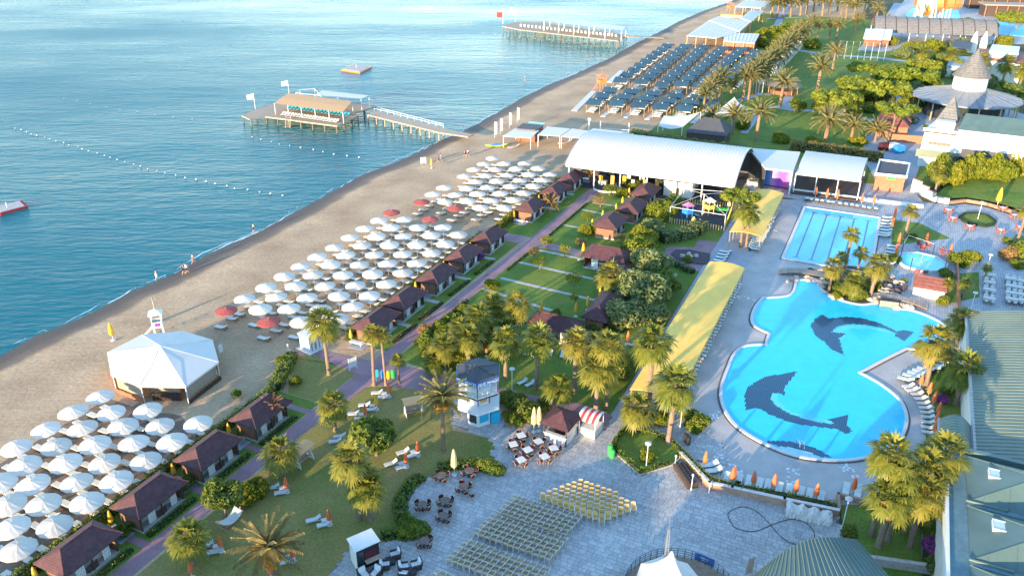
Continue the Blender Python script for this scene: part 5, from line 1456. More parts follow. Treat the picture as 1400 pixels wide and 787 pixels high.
for i in range(6):q.tube((2.6*math.cos(rad(30+60*i)),2.6*math.sin(rad(30+60*i)),6.43),(0,0,6.98),.035,.035,5)
for i in range(6):q.tube((2.4*math.cos(rad(30+60*i)),2.4*math.sin(rad(30+60*i)),4.4),(2.45*math.cos(rad(30+60*i)),2.45*math.sin(rad(30+60*i)),6.3),.05,.05,6)
q.build('roof_frame','shade_grey',t)
tm=text_mesh('PINE BEACH',.44,'white_paint')
for an in(240,300):
 d=Vector((math.cos(rad(an)),math.sin(rad(an)),0))*(2.66*math.cos(rad(30))+.03)
 place('lettering',tm,fa,(d.x,d.y,6.18),rot=(rad(90),0,rad(an+90)))
for an,z0,w,h,m in[(240,.4,.9,1.2,'glass_dark'),(300,.5,1.1,1.3,'poster_teal'),(300,3.0,.8,.7,'canopy_orange'),(0,.3,.9,1.5,'poster_teal'),(240,4.9,1.2,.8,'glass_pale'),(300,4.9,1.2,.8,'glass_pale')]:
 rr=(1.4 if z0<2 else 1.35 if z0<4 else 1.55)*math.cos(rad(30))+.02
 o=MB().box(-w/2,-.015,0,w/2,.015,h).build('window' if 'glass' in m else 'poster',m,t,(rr*math.cos(rad(an)),rr*math.sin(rad(an)),z0),rad(an+90))
for an in(270,330,210):
 MB().box(-.06,-.06,2.6,.06,.06,4.05).build('corner_strip','purple_paint',t,(1.35*math.cos(rad(an)),1.35*math.sin(rad(an)),0),rad(an))
tag(MB().box(-.5,-.4,0,.5,.4,1.3).box(-.45,-.41,.7,.45,-.4,1.25).build('drinks_fridge','poster_teal',None,at(676,575,.045),rad(20)),'turquoise cooler standing beside the lookout tower','cooler')
# - kiosks
def frame_box(name,label,cat,F,L,Rr,h,group=None):
 """a rectangular building from its front, left and right ground corners"""
 e1,e2=L-F,Rr-F
 c=F+e1/2+e2/2
 t=thing(name,label,cat,c,math.atan2(e1.y,e1.x),group)
 return t,e1.length,e2.length
F,L_,R_=ground([(772.6,610),(743,600),(790,591)],.04)
a,b=(L_-F).length,(R_-F).length
t=thing('drinks_kiosk','open white kiosk bar with brown pyramid roof and posts','kiosk',(F+L_+R_+(L_+R_-F))/4,math.atan2((L_-F).y,(L_-F).x))
q=MB()
for x0,y0,x1,y1 in((-a/2,-b/2,a/2,-b/2+.12),(-a/2,b/2-.12,a/2,b/2),(-a/2,-b/2+.12,-a/2+.12,b/2-.12),(a/2-.12,-b/2+.12,a/2,b/2-.12)):q.box(x0,y0,0,x1,y1,1.0)
q.build('counter_wall','white_paint',t)
q=MB()
for x0,y0,x1,y1 in((-a/2-.1,-b/2-.1,a/2+.1,-b/2+.35),(-a/2-.1,b/2-.35,a/2+.1,b/2+.1),(-a/2-.1,-b/2+.35,-a/2+.35,b/2-.35)):q.box(x0,y0,1.0,x1,y1,1.06)
q.build('counter_top','coping',t)
pm=MB().box(-.06,-.06,0,.06,.06,2.3).mesh('post','dark_wood')
for x in(-a/2,a/2):
 for y in(-b/2,b/2):place('post',pm,t,(x,y,0))
hip(MB(),a+.9,b+.9,2.25,3.25,.05).build('roof','roof_brown',t)
MB().box(-.5,-.3,.05,.5,.4,.95).build('back_bar','dark_wood',t)
for k in range(5):MB().lathe([(.06,1.06),(.06,1.25),(.025,1.32),(.025,1.4)],7).build('bottle',['cushion_red','bin_green','steel','canopy_orange','glass_dark'][k],t,(-a/2+.4+k*.3,-b/2+.1,0))
F,L_=ground([(813,600),(792,593)],.04)
d=(L_-F);an=math.atan2(d.y,d.x);w=d.length
t=thing('snack_stand','small stand under a red and white striped barrel awning','kiosk',F+d/2,an)
q=MB();q.box(-w/2,-2.0,0,w/2,0,.95);q.build('counter','cream_wall',t)
q=MB();n=10;Wd,Lx=2.6,w+.5
cols=7
for i in range(n):
 a0,a1=rad(25+130*i/n),rad(25+130*(i+1)/n)
 f=lambda a_:(-1.0-1.45*math.cos(a_),1.75+.95*math.sin(a_)-.1)
 (y0,z0),(y1,z1)=f(a0),f(a1)
 for k in range(cols):
  x0,x1=-Lx/2+Lx*k/cols,-Lx/2+Lx*(k+1)/cols
  q.quad((x0,y0,z0),(x1,y0,z0),(x1,y1,z1),(x0,y1,z1),k%2)
q.build('awning',['tent_white','cloth_red'],t)
pm=MB().tube((0,0,0),(0,0,2.1),.04,.04,6).mesh('post','white_metal')
for x in(-w/2,w/2):
 for y in(-2.1,.1):place('post',pm,t,(x,y,0))
rq=ground(crop(440,680,7,[(315,530),(560,420),(475,300),(238,400)]),2.3)
c=sum(rq,Vector())/4;c.z=.04
t=thing('plaza_kiosk','black kiosk with a sloping white roof at the bottom of the plaza','kiosk',c)
lv=[p-Vector((c.x,c.y,0))for p in rq]
q=MB();q.add([tuple(p)for p in lv]+[(p.x,p.y,p.z+.1)for p in lv],[(3,2,1,0),(4,5,6,7),(0,1,5,4),(1,2,6,5),(2,3,7,6),(3,0,4,7)]);q.build('roof','white_paint',t)
ins=[Vector((p.x*.86,p.y*.86,0))for p in lv]
for i,m in((0,'black'),(1,'dark_wood'),(2,'dark_wood'),(3,'cream_wall')):
 A,B=ins[i],ins[(i+1)%4]
 d=B-A;MB().cbox(((A+B)/2).to_tuple()[:2]+(1.15,),(d.length,.08,2.28),0,math.atan2(d.y,d.x)).build('wall',m,t)
A,B=ins[0],ins[1]
for k,f in enumerate((.18,.62)):
 p=A.lerp(B,f);d=B-A;out=Vector((d.y,-d.x,0)).normalized()*.06
 MB().cbox((p.x+out.x,p.y+out.y,1.1 if k==0 else 1.4),((.5,.05,1.9),(1.1,.05,.9))[k],0,math.atan2(d.y,d.x)).build('door' if k==0 else 'serving_hatch','glass_dark' if k==0 else 'cushion_red',t)
p=A.lerp(B,.7);d=B-A;out=Vector((d.y,-d.x,0)).normalized()*.35
MB().cbox((p.x+out.x,p.y+out.y,.95),(1.6,.5,.06),0,math.atan2(d.y,d.x)).build('counter','plank',t)
F,L_,R_=ground([(424,482),(411,476),(441,473)])
a,b=(L_-F).length,(R_-F).length
t=thing('gate_kiosk','small white shower block with arched openings by the beach entrance','kiosk',(L_+R_)/2,math.atan2((R_-F).y,(R_-F).x))
MB().box(-b/2-.12,-a/2-.12,2.05,b/2+.12,a/2+.12,2.3).build('roof','white_paint',t)
for x in(-b/2+.15,-b/6,b/6,b/2-.15):MB().box(x-.15,-a/2,0,x+.15,a/2,2.05).build('pier','white_paint',t)
MB().box(-b/2,-.06,0,b/2,.06,2.05).build('inner_wall','cream_wall',t)
MB().box(-b/2-.5,-a/2-.6,0,b/2+.3,a/2+.4,.1).build('step','coping',t)
for k,(px,py,rz_,lb)in enumerate([(415,632,62,'garden swing with tan roof on the lawn beside the promenade'),(566,566,20,'garden swing with tan roof near the lookout tower')]):
 t=thing('garden_swing',lb,'swing',at(px,py),rad(rz_),'garden swings')
 for x in(-.95,.95):
  q=MB();q.tube((x,-.55,0),(x,0,2.0),.06,.05,6);q.tube((x,.55,0),(x,0,2.0),.06,.05,6);q.quad((x,-.5,.05),(x,.5,.05),(x,.1,1.7),(x,-.1,1.7));q.build('side_frame','white_paint',t)
 q=MB();q.quad((-1.2,-.8,1.85),(1.2,-.8,1.85),(1.2,0,2.15),(-1.2,0,2.15));q.quad((-1.2,0,2.15),(1.2,0,2.15),(1.2,.8,1.85),(-1.2,.8,1.85))
 q.build('roof','canopy_orange',t)
 MB().box(-.8,-.25,.45,.8,.25,.5).build('seat','plank',t)
 MB().cbox((0,.28,.75),(1.6,.05,.55),rx=-.2).build('backrest','plank',t)
A,B=ground([(301,729),(331,705)])
d=B-A;t=thing('hammock','pale net hammock on a curved stand on the lower lawn','hammock',A+d/2,math.atan2(d.y,d.x))
Lh=d.length/2
q=MB();n=10
for i in range(n):
 for k in range(4):
  f=lambda i_,k_:(-Lh*.85+1.7*Lh*i_/n,(-.5+k_/4)*1.1,.45+.55*((i_/n-.5)*2)**2+.12*abs(k_-2)/2)
  q.quad(f(i,k),f(i+1,k),f(i+1,k+1),f(i,k+1))
q.build('net','cushion_cream',t)
q=MB();q.path([(-Lh,0,1.15),(-Lh*.6,0,.12),(Lh*.6,0,.12),(Lh,0,1.15)],.05,6);q.tube((-Lh*.6,-.6,.05),(-Lh*.6,.6,.05),.05,.05,6);q.tube((Lh*.6,-.6,.05),(Lh*.6,.6,.05),.05,.05,6);q.build('stand','pole_wood',t)
for x in(-Lh*.86,Lh*.86):MB().tube((x,-.6,1.0),(x,.6,1.0),.03,.03,6).build('spreader_bar','pole_wood',t)
def bin_(px,py,m,lb,z=.04,s=1.0,grp=None):
 t=thing('litter_bin',lb,'bin',at(px,py,z),.3,grp)
 MB().lathe([(.2*s,0),(.26*s,.1),(.26*s,.85*s)],10,cap=True).build('body',m,t)
 MB().lathe([(.28*s,.85*s),(.27*s,.98*s),(.1*s,1.08*s),(0,1.1*s)],10).build('lid',m,t)
for px,py,m,lb in[(524,517,'bin_blue','blue recycling bin under the slim palms'),(531,517,'bin_yellow','yellow recycling bin under the slim palms'),(537.5,516,'bin_green','green recycling bin under the slim palms'),(836.5,626,'bin_green','nearer bright green bin at the island corner'),(834,620,'bin_green','farther bright green bin at the island corner')]:
 bin_(px,py,m,lb)
tag(MB().box(-.3,-.02,.5,.3,.02,1.5).tube((0,0,0),(0,0,.5),.04,.04,6).build('info_panel','poster_teal',None,at(514.5,520),.3),'turquoise information panel beside the recycling bins','sign')
for px,py,lb in[(937.5,603,'left black bin on the grey path by the island'),(941,607,'right black bin on the grey path by the island')]:bin_(px,py,'black',lb,.05,.95)
tag(MB().box(-.55,-.05,0,-.45,.05,1.7).box(.45,-.05,0,.55,.05,1.7).box(-.45,-.04,.35,.45,.04,1.65).build('map_board','white_paint',None,at(483,505),rad(40)),'white framed board at the corner of the square lawn','sign')
def lamp(px,py,ty,lb,z=.045,globe=.32):
 p=at(px,py,z);h=height_of(p,ty)-z
 t=thing('street_lamp',lb,'lamp',p)
 MB().lathe([(.12,0),(.12,.15),(.05,.25),(.045,h)],8).build('post','white_metal',t)
 MB().lathe([(.05,h),(globe,h+.06),(globe,h+.16),(.02,h+.26)],12).build('lamp_head','white_plastic',t)
for a in[(883,642,607,'white lamp post standing in the planted island'),(1151,722,683,'tall lamp post beside the palm cluster at the wall end'),(930,583,562,'lamp post between the flower bed bushes'),(1327,424,401,'lamp post on the lawn beside the red-roofed hut'),(1336.6,300,277,'lamp post in the round flower bed'),(1347,375,349,'lamp post left of the white cloth tables'),(700,545,505,'thin lamp post beside the lounger row')]:lamp(*a,globe=.33)
for a in[(923,635,624,'short white bollard light at the brown planter'),(945,669,650,'white bollard light at the planter end'),(969,674,664,'white box light on the brick wall corner'),(394.5,480,472,'grey bollard light by the beach entrance')]:lamp(*a,globe=.12)
wl=ground(crop(820,560,5.62,[(622,378),(835,605)])+[(1000,674.5),(1071,690.4),(1143.8,705.5)])
t=thing('garden_wall','low brick wall with pale cap between plaza and pool deck','wall',wl[0])
for a,b in zip(wl,wl[1:]):
 d=b-a;m_=(a+b)/2-wl[0];an=math.atan2(d.y,d.x)
 MB().cbox((m_.x,m_.y,.4),(d.length+.2,.24,.8),0,an).build('wall_segment','brick_wall',t)
 MB().cbox((m_.x,m_.y,.84),(d.length+.24,.34,.08),0,an).build('wall_cap','coping',t)
t=thing('garden_wall','short brick wall corner beside the palm cluster lawn','wall',at(1146,702))
A=at(1146,702)
for(x0,y0),(x1,y1)in[((1146,702),(1145,680)),((1145,680),(1185,690))]:
 a,b=at(x0,y0)-A,at(x1,y1)-A;d=b-a;m_=(a+b)/2
 MB().cbox((m_.x,m_.y,.3),(d.length+.2,.25,.6),0,math.atan2(d.y,d.x)).build('wall_segment','brick_wall',t)
lawn('cluster_lawn',ground([(1150,708),(1150,690),(1190,690),(1260,690)])+[W(58,9.9),W(49,9.9)]+ground([(1190,775),(1165,745)]),.052)
lawn('side_lawn',ground([(1262,530),(1285,500),(1320,478),(1330,500)])+[W(79,12.5),W(78,10)],.054)
lawn('pool_green',ground(crop(1200,240,4.92,[(105,300),(280,320),(490,425),(90,470)])),.066)
lawn('hut_green',ground(crop(1220,330,5.244,[(330,290),(450,235),(620,220),(625,400),(400,450),(380,400)])),.066)
lawn('island_soil',ground(crop(1060,345,6.295,[(400,190),(600,120),(900,150),(1020,250),(940,400),(740,460),(480,390),(360,280)])),.2,'soil')
lawn('edge_green',ground([(1376,337),(1390,320),(1420,330),(1420,345)]),.066)
A,B=ground([(921,639),(941,669)]);d=B-A
t=thing('planter_trough','brown trough with two rows of dark pots along the wall','planter',A+d/2,math.atan2(d.y,d.x))
Lp=d.length
MB().box(-Lp/2,-.1,0,Lp/2,1.05,.55).build('trough','dark_wood',t)
MB().box(-Lp/2+.08,-.02,.55,Lp/2-.08,.97,.58).build('inner_bed','table_brown',t)
pm=MB().lathe([(.1,.56),(.13,.74),(.09,.72),(.0,.7)],8).mesh('pot','black')
for k in range(9):
 for y in(.25,.7):place('pot',pm,t,(-Lp/2+.25+k*(Lp-.5)/8,y,0))
A,B=ground([(1074,700),(1136,714)]);d=B-A
q=MB();n,k_=26,8;random.seed(3)
rows=[]
for i in range(n+1):
 x=-d.length/2+d.length*i/n;hh=1.0+.18*math.sin(i*.9)+random.uniform(-.1,.1)
 rows.append([(x+random.uniform(-.06,.06),-.62+random.uniform(-.12,.05),0)]+[(x+random.uniform(-.07,.07),.62*math.cos(math.pi*(1-j/k_))+random.uniform(-.06,.06),hh*math.sin(math.pi*(.12+.76*j/k_))**.6+random.uniform(-.07,.07))for j in range(k_+1)]+[(x,.66,0)])
vs=[p for r in rows for p in r];w_=k_+3
q.add(vs,[(i*w_+j,(i+1)*w_+j,(i+1)*w_+j+1,i*w_+j+1)for i in range(n)for j in range(w_-1)]+[tuple(range(w_)),tuple(range(n*w_,n*w_+w_))])
tag(q.build('tarpaulin','tent_white',None,A+d/2+Vector((0,0,.045)),math.atan2(d.y,d.x)),'long heap under a crumpled white tarpaulin along the brick wall','tarpaulin')
cb=[(995,704),(1001,697),(1017,693),(1034.5,699.6),(1050,714),(1065,731.5),(1080,741.8),(1099,744.6),(1112,737),(1112,726),(1101,714.7),(1084,710),(1071,712),(1054,718),(1037,725),(1022,726.5),(1005.6,722),(1000,715.6)]
sm=smooth_closed(ground(cb),4)
q=MB();q.path([(p.x,p.y,.075)for p in sm]+[(sm[0].x,sm[0].y,.075)],.028,6)
tag(q.build('cable','rope'),'black cable laid in a figure of eight on the plaza','cable')
A,B=ground([(949,765),(976,775)],.045);d=B-A
t=thing('banner_stand','blue banner board leaning at the stage railing','banner',A+d/2,math.atan2(d.y,d.x))
MB().cbox((0,0,.45),(d.length,.05,.85)).build('panel','banner_blue',t)
for k in range(2):MB().cbox((0,-.03,.6-k*.22),(.7-k*.2,.01,.1)).build('print','white_paint',t)
t=thing('easel_board','tall weathered wooden board on an easel near the stage','sign',at(1024,785,.045),rad(20))
MB().cbox((0,0,1.05),(.6,.06,1.7)).build('board','plank',t)
for x in(-.25,.25):MB().tube((x,.1,0),(x,.02,1.95),.03,.03,5).build('leg','dark_metal',t)
A,B,D_=ground([(852,787),(920,747),(1002,787)],1.6)
ax,ay,bx,by,cx_,cy_=A.x,A.y,B.x,B.y,D_.x,D_.y
dd=2*(ax*(by-cy_)+bx*(cy_-ay)+cx_*(ay-by))
ux=((ax**2+ay**2)*(by-cy_)+(bx**2+by**2)*(cy_-ay)+(cx_**2+cy_**2)*(ay-by))/dd
uy=((ax**2+ay**2)*(cx_-bx)+(bx**2+by**2)*(ax-cx_)+(cx_**2+cy_**2)*(bx-ax))/dd
sc_,sr=Vector((ux,uy,0)),math.hypot(ax-ux,ay-uy)
t=thing('round_stage','round wooden stage with a dark railing at the bottom edge','stage',sc_)
MB().lathe([(sr,0),(sr,.58)],64).build('plinth','stone_edge',t)
MB().prism([(sr*math.cos(i*math.pi/32),sr*math.sin(i*math.pi/32))for i in range(64)],.55,.6).build('deck','deck_boards',t)
rr_=sr-.15
post=MB().tube((0,0,.6),(0,0,1.6),.03,.03,6).mesh('rail_post','dark_metal')
for i in range(48):place('rail_post',post,t,(rr_*math.cos(i*math.pi/24),rr_*math.sin(i*math.pi/24),0))
for z in(.85,1.1,1.35,1.6):
 MB().path([(rr_*math.cos(i*math.pi/48),rr_*math.sin(i*math.pi/48),z)for i in range(97)],.022,5).build('rail','dark_metal',t)
ta=at(918.8,753,6.2)
t=thing('peaked_tent','white peaked tent over the round stage','tent',(ta.x,ta.y,.6))
q=MB();n=8
prof=[(0.06,5.6),(.3,5.0),(.72,4.3),(1.25,3.6),(1.9,2.95),(2.7,2.4)]
for i in range(n):
 for(r0,z0),(r1,z1)in zip(prof,prof[1:]):
  a0,a1=2*math.pi*i/n,2*math.pi*(i+1)/n
  q.quad((r0*math.cos(a0),r0*math.sin(a0),z0),(r1*math.cos(a0),r1*math.sin(a0),z1),(r1*math.cos(a1),r1*math.sin(a1),z1),(r0*math.cos(a1),r0*math.sin(a1),z0))
q.build('canopy','tent_white',t)
pm=MB().tube((0,0,0),(0,0,2.6),.06,.06,6).mesh('post','white_metal')
for i in range(0,n,2):place('post',pm,t,(2.6*math.cos(2*math.pi*i/n),2.6*math.sin(2*math.pi*i/n),0))
mp=Vector((ta.x-.1,ta.y+1.3,.6));mh=height_of(mp,701)-.6
t=thing('lattice_mast','slim lattice mast rising behind the peaked tent','mast',mp)
q=MB()
for k in range(3):
 a=k*2.094;q.tube((.3*math.cos(a),.3*math.sin(a),0),(.1*math.cos(a),.1*math.sin(a),mh*.8),.03,.025,5)
q.tube((0,0,mh*.75),(0,0,mh),.025,.012,5)
for k in range(14):
 z0,z1=mh*.8*k/14,mh*.8*(k+1)/14;r0,r1=.3-.2*k/14,.3-.2*(k+1)/14
 for j in range(3):q.tube((r0*math.cos(j*2.094),r0*math.sin(j*2.094),z0),(r1*math.cos((j+1)*2.094),r1*math.sin((j+1)*2.094),z1),.014,.014,4)
q.build('lattice','steel',t)
q=MB();q.path([(-1.2,-.3,1.7),(-1.2,-.2,2.3),(-.9,-.2,2.45),(-.5,-.2,2.3)],.04,6);q.lathe([(.12,0),(.16,.2),(.02,.35)],8,0,(-1.2,-.3,1.5));q.build('spotlight','white_metal',t)
#  POOLS
def pool(name,label,poly,floor_m,cw=.34,z=.05):
 t=thing(name,label,'pool',(0,0,0))
 MB().sheet(poly,z+.02).build('floor',floor_m,t)
 rim(MB(),poly,-.02,cw,.03,z+.16).build('coping','coping',t)
 rim(MB(),poly,cw,cw+.22,.03,z+.03).build('drain','drain',t)
 MB().sheet(poly,z+.10).build('water','pool_water',t)
 return t
pp=crop(980,360,2.81,[(310,72),(300,108),(270,130),(178,137),(150,175),(138,215),(150,245),(205,272),(192,317),(120,320),(75,345),(45,410),(22,480),(25,540),(55,600),(110,650),(200,700),(300,738),(420,755),(530,752),(620,725),(690,680),(715,640),(722,590),(700,530),(650,485),(600,452),(543,422),(640,370),(725,328),(800,330),(850,312),(878,275),(868,238),(800,202),(740,183),(700,178),(620,158),(555,163),(480,147),(430,125),(395,100),(380,78),(345,68)])
gp=ground(pp)
corners={3,7,8,27,29}
out=[]
n=len(gp)
for i in range(n):
 p0,p1,p2,p3=(Vector(gp[(i+j)%n][:2])for j in(-1,0,1,2))
 if i%n in corners:p0=p1
 if(i+1)%n in corners:p3=p2
 for k in range(3):
  t_=k/3
  out.append(0.5*((2*p1)+(p2-p0)*t_+(2*p0-5*p1+4*p2-p3)*t_*t_+(3*p1-p0-3*p2+p3)*t_**3))
mainp=pool('main_pool','large free-form blue pool with two dolphin mosaics',out,'pool_floor')
def mosaic(name,pts,m,z,cell=.22):
 """tiles laid on a grid inside an outline: stepped edges as in the photograph"""
 poly=ground(crop(980,360,2.81,pts))
 uvp=[uv(p)for p in poly]
 q=MB()
 u=min(a for a,b in uvp)
 while u<max(a for a,b in uvp):
  v=min(b for a,b in uvp)
  while v<max(b for a,b in uvp):
   if inside(W(u+cell/2,v+cell/2),poly):
    c_=cell*.96;q.quad(W(u,v+c_,z),W(u+c_,v+c_,z),W(u+c_,v,z),W(u,v,z))
   v+=cell
  u+=cell
 return q.build(name,m,mainp)
mosaic('dolphin_mosaic',[(405,198),(432,213),(500,206),(560,212),(625,230),(690,262),(720,257),(757,265),(722,300),(683,280),(690,270),(640,250),(580,238),(520,234),(465,242),(440,265),(495,270),(470,290),(488,354),(440,332),(410,300),(380,282),(360,242),(375,215)],'mosaic_blue',.078)
mosaic('belly_mosaic',[(445,262),(470,246),(520,238),(580,242),(640,254),(688,272),(640,264),(580,252),(520,250),(480,262),(495,272),(478,300),(470,290)],'mosaic_light',.076)
mosaic('dolphin_mosaic',[(309,416),(180,438),(120,475),(105,510),(112,565),(160,556),(200,580),(270,608),(330,622),(400,630),(460,638),(503,658),(518,645),(500,620),(502,584),(428,602),(460,620),(400,612),(330,596),(270,574),(225,545),(205,518),(215,498),(245,502),(262,512),(258,480)],'mosaic_blue',.078)
mosaic('belly_mosaic',[(205,496),(232,500),(238,530),(275,565),(340,586),(420,602),(465,618),(455,626),(400,624),(330,606),(250,575),(215,550),(203,525)],'mosaic_light',.0765)
mosaic('step_mosaic',[(185,684),(260,682),(330,695),(390,715),(440,746),(390,742),(320,728),(240,706)],'mosaic_blue',.076,.22)
mosaic('step_floor',[(225,703),(290,708),(360,728),(395,745),(330,742),(260,726)],'mosaic_white',.0775,.22)
for px,py in((1088,608),(1094,610)):
 q=MB();p=at(px,py,.1)
 q.path([p,p+Vector((0,0,.8)),p+Vector((.1,-.5,.9)),p+Vector((.12,-.8,.3))],.03,6);q.build('ladder_rail','steel',mainp)
lap=[W(122.9,-11.1),W(148.7,-11.1),W(148.7,1.4),W(122.9,1.4)]
lapp=pool('lap_pool','rectangular light blue lap pool with dark lane lines',lap,'lap_floor',.5)
for k in range(5):
 v=-11.1+12.5*(k+.72)/5.4
 MB().prism([W(124.5,v-.13),W(146.4,v-.13),W(146.4,v+.13),W(124.5,v+.13)],.065,.078).build('lane_line','mosaic_blue',lapp)
 for u in(124.4,146.5):MB().prism([W(u-.13,v-.55),W(u+.13,v-.55),W(u+.13,v+.55),W(u-.13,v+.55)],.065,.079).build('lane_end','mosaic_blue',lapp)
ocp=at(1259,360)
oct_=[ocp+Vector((3.6*math.cos(rad(22.5+45*i)+.1),3.6*math.sin(rad(22.5+45*i)+.1),0))for i in range(8)]
t=thing('paddling_pool','octagonal paddling pool with pale green centre','pool',(0,0,0))
MB().sheet(oct_,.28).build('floor','mosaic_light',t)
MB().sheet([ocp+(p-ocp)*.48 for p in oct_],.284).build('centre_mosaic','mosaic_green',t)
rim(MB(),oct_,-.02,.3,.05,.42).build('coping','coping',t)
MB().sheet(oct_,.34).build('water','pool_water',t)
MB().lathe([(.15,.28),(.1,.5),(.04,.6),(.04,1.6)],8,0,ocp).build('fountain','steel',t)
t=thing('rope_pergola','black posts with white ropes standing round the octagonal pool','pergola',ocp)
for k,(px,py,ty)in enumerate([(1231,352,333),(1244,369,353),(1274,351,334),(1291,370,352)]):
 p=at(px,py,.05);h=height_of(p,ty)
 MB().tube(p-ocp,p-ocp+Vector((0,0,h)),.07,.06,6).build('post','black',t)
a,b=at(1231,352,0)-ocp,at(1291,370,0)-ocp
MB().path([a+Vector((0,0,2.4)),a.lerp(b,.25)+Vector((0,2.5,3.3)),a.lerp(b,.5)+Vector((0,2.6,3.2)),at(1274,351)-ocp+Vector((0,0,2.2))],.035,5).build('rope','white_metal',t)
rb=ground(crop(1200,240,4.92,[(545,285),(580,262),(660,258),(740,275),(795,315),(785,340),(720,350),(630,335),(570,312)]))
t=thing('round_flower_bed','oval flower bed with clipped border on the round terrace','flower bed',(0,0,0))
MB().prism(rb,.05,.2).build('soil','lawn',t)
rim(MB(),rb,-.35,.05,.05,.45).build('border','hedge_core',t)
def rock_mesh(seed):
 random.seed(seed)
 bm=bmesh.new()
 bmesh.ops.create_icosphere(bm,subdivisions=2,radius=1)
 f=[Vector((random.gauss(0,1),random.gauss(0,1),random.gauss(0,1))).normalized()for _ in range(9)]
 for v in bm.verts:
  for d in f:
   k=v.co.dot(d)
   if k>.72:v.co-=d*(k-.72)
  v.co*=random.uniform(.95,1.05)
 me=bpy.data.meshes.new('rock');bm.to_mesh(me);bm.free()
 me.materials.append(M['rock'])
 return me
ROCK=[rock_mesh(s)for s in(1,2,3,4)]
RDARK=[r.copy()for r in ROCK]
for r in RDARK:r.materials.clear();r.materials.append(M['rock_dark'])
random.seed(31)
def rocks(pts,par,s,lb,dark=.0,grp='boulders of the pool island'):
 for k,(x,y)in enumerate(pts):
  dk=random.random()<dark
  o=place('boulder',random.choice(RDARK if dk else ROCK),None,at(*crop(*par,[(x,y)])[0],.15),random.uniform(0,6),(s*random.uniform(.8,1.3),s*random.uniform(.7,1.1),s*random.uniform(.6,.9)))
  tag(o,'%s %s boulder %s'%(ordn(k),'dark' if dk else 'pale',lb),'rock',grp)
C6=(1060,345,6.295)
rocks([(110,245),(140,230),(180,215),(180,240),(280,215),(285,240),(310,235),(340,245),(370,255),(395,270),(400,295),(420,270),(400,235),(430,265)],C6,.55,'at the footbridge end of the pool island')
rocks([(165,155),(205,155),(250,155),(300,150),(340,150),(370,165),(395,160)],C6,.5,'behind the footbridge',.3)
rocks([(430,345),(470,375),(500,390),(530,375),(560,400)],C6,.5,'along the waterline of the island')
rocks([(815,412),(850,405),(880,395),(890,370),(920,355),(960,355),(1000,365),(1040,375),(1060,400),(1080,430),(1070,455),(1110,460),(1140,470),(1165,475),(870,430),(1050,480)],C6,.62,'round the small waterfall grotto')
rocks([(900,210),(930,190),(960,215),(990,225),(1005,215),(900,245),(930,240),(960,250),(1000,260),(1030,265),(1060,270),(1085,265),(1100,290),(920,285),(950,290),(985,300),(1020,310),(1055,315),(1085,315),(1110,305),(1000,335),(1040,335),(960,330),(930,320)],C6,.62,'heaped on the tall island rockery',.42)
rocks([(860,290),(905,330),(780,385)],C6,.45,'under the large island palm',.3)
t=thing('rock_grotto','pale rock arch with wooden slats over the pool edge','grotto',at(1214,418))
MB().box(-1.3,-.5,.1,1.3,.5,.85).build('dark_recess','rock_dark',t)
sm_=MB().box(-.09,-.06,.1,.09,.0,.95).mesh('slat','plank')
for k in range(11):place('slat',sm_,t,(-1.1+.22*k,-.52,0),0)
t.rotation_euler.z=VA+.15
def footbridge(A,B,w,lb):
 A,B=at(*A),at(*B);d=B-A
 t=thing('footbridge',lb,'bridge',A+d/2,math.atan2(d.y,d.x));L=d.length;n=22
 pm=MB().box(-L/n*.46,-w/2,0,L/n*.46,w/2,.06).mesh('plank','plank')
 for k in range(n):
  x=-L/2+L*(k+.5)/n
  place('plank',pm,t,(x,0,.18+.5*(1-(2*x/L)**2)))
 for y in(-w/2+.1,w/2-.1):
  MB().path([(-L/2+L*k/8,y,.1+.5*(1-(2*k/8-1)**2))for k in range(9)],.07,5).build('beam','dark_wood',t)
 return t
footbridge((1064,373),(1128,379),1.7,'curved wooden footbridge from the deck to the pool island')
footbridge((1190,405),(1268,422),1.5,'curved wooden footbridge over the rock grotto')
F,L_,R_=ground([(1253,404),(1254.5,404),(1282,411)])
t=thing('pump_hut','small white hut with a sloping red roof between the pools','hut',at(1268,404),VA)
MB().box(-2.0,-1.0,0,2.0,1.1,1.5).build('wall','white_paint',t)
q=MB();q.add([(-2.2,-1.2,1.45),(2.2,-1.2,1.45),(2.2,1.3,2.4),(-2.2,1.3,2.4),(-2.2,-1.2,1.57),(2.2,-1.2,1.57),(2.2,1.3,2.52),(-2.2,1.3,2.52)],[(3,2,1,0),(4,5,6,7),(0,1,5,4),(1,2,6,5),(2,3,7,6),(3,0,4,7)]);q.build('roof','roof_red',t)
MB().box(-2.0,1.0,1.4,2.0,1.1,2.3).build('back_wall','white_paint',t)
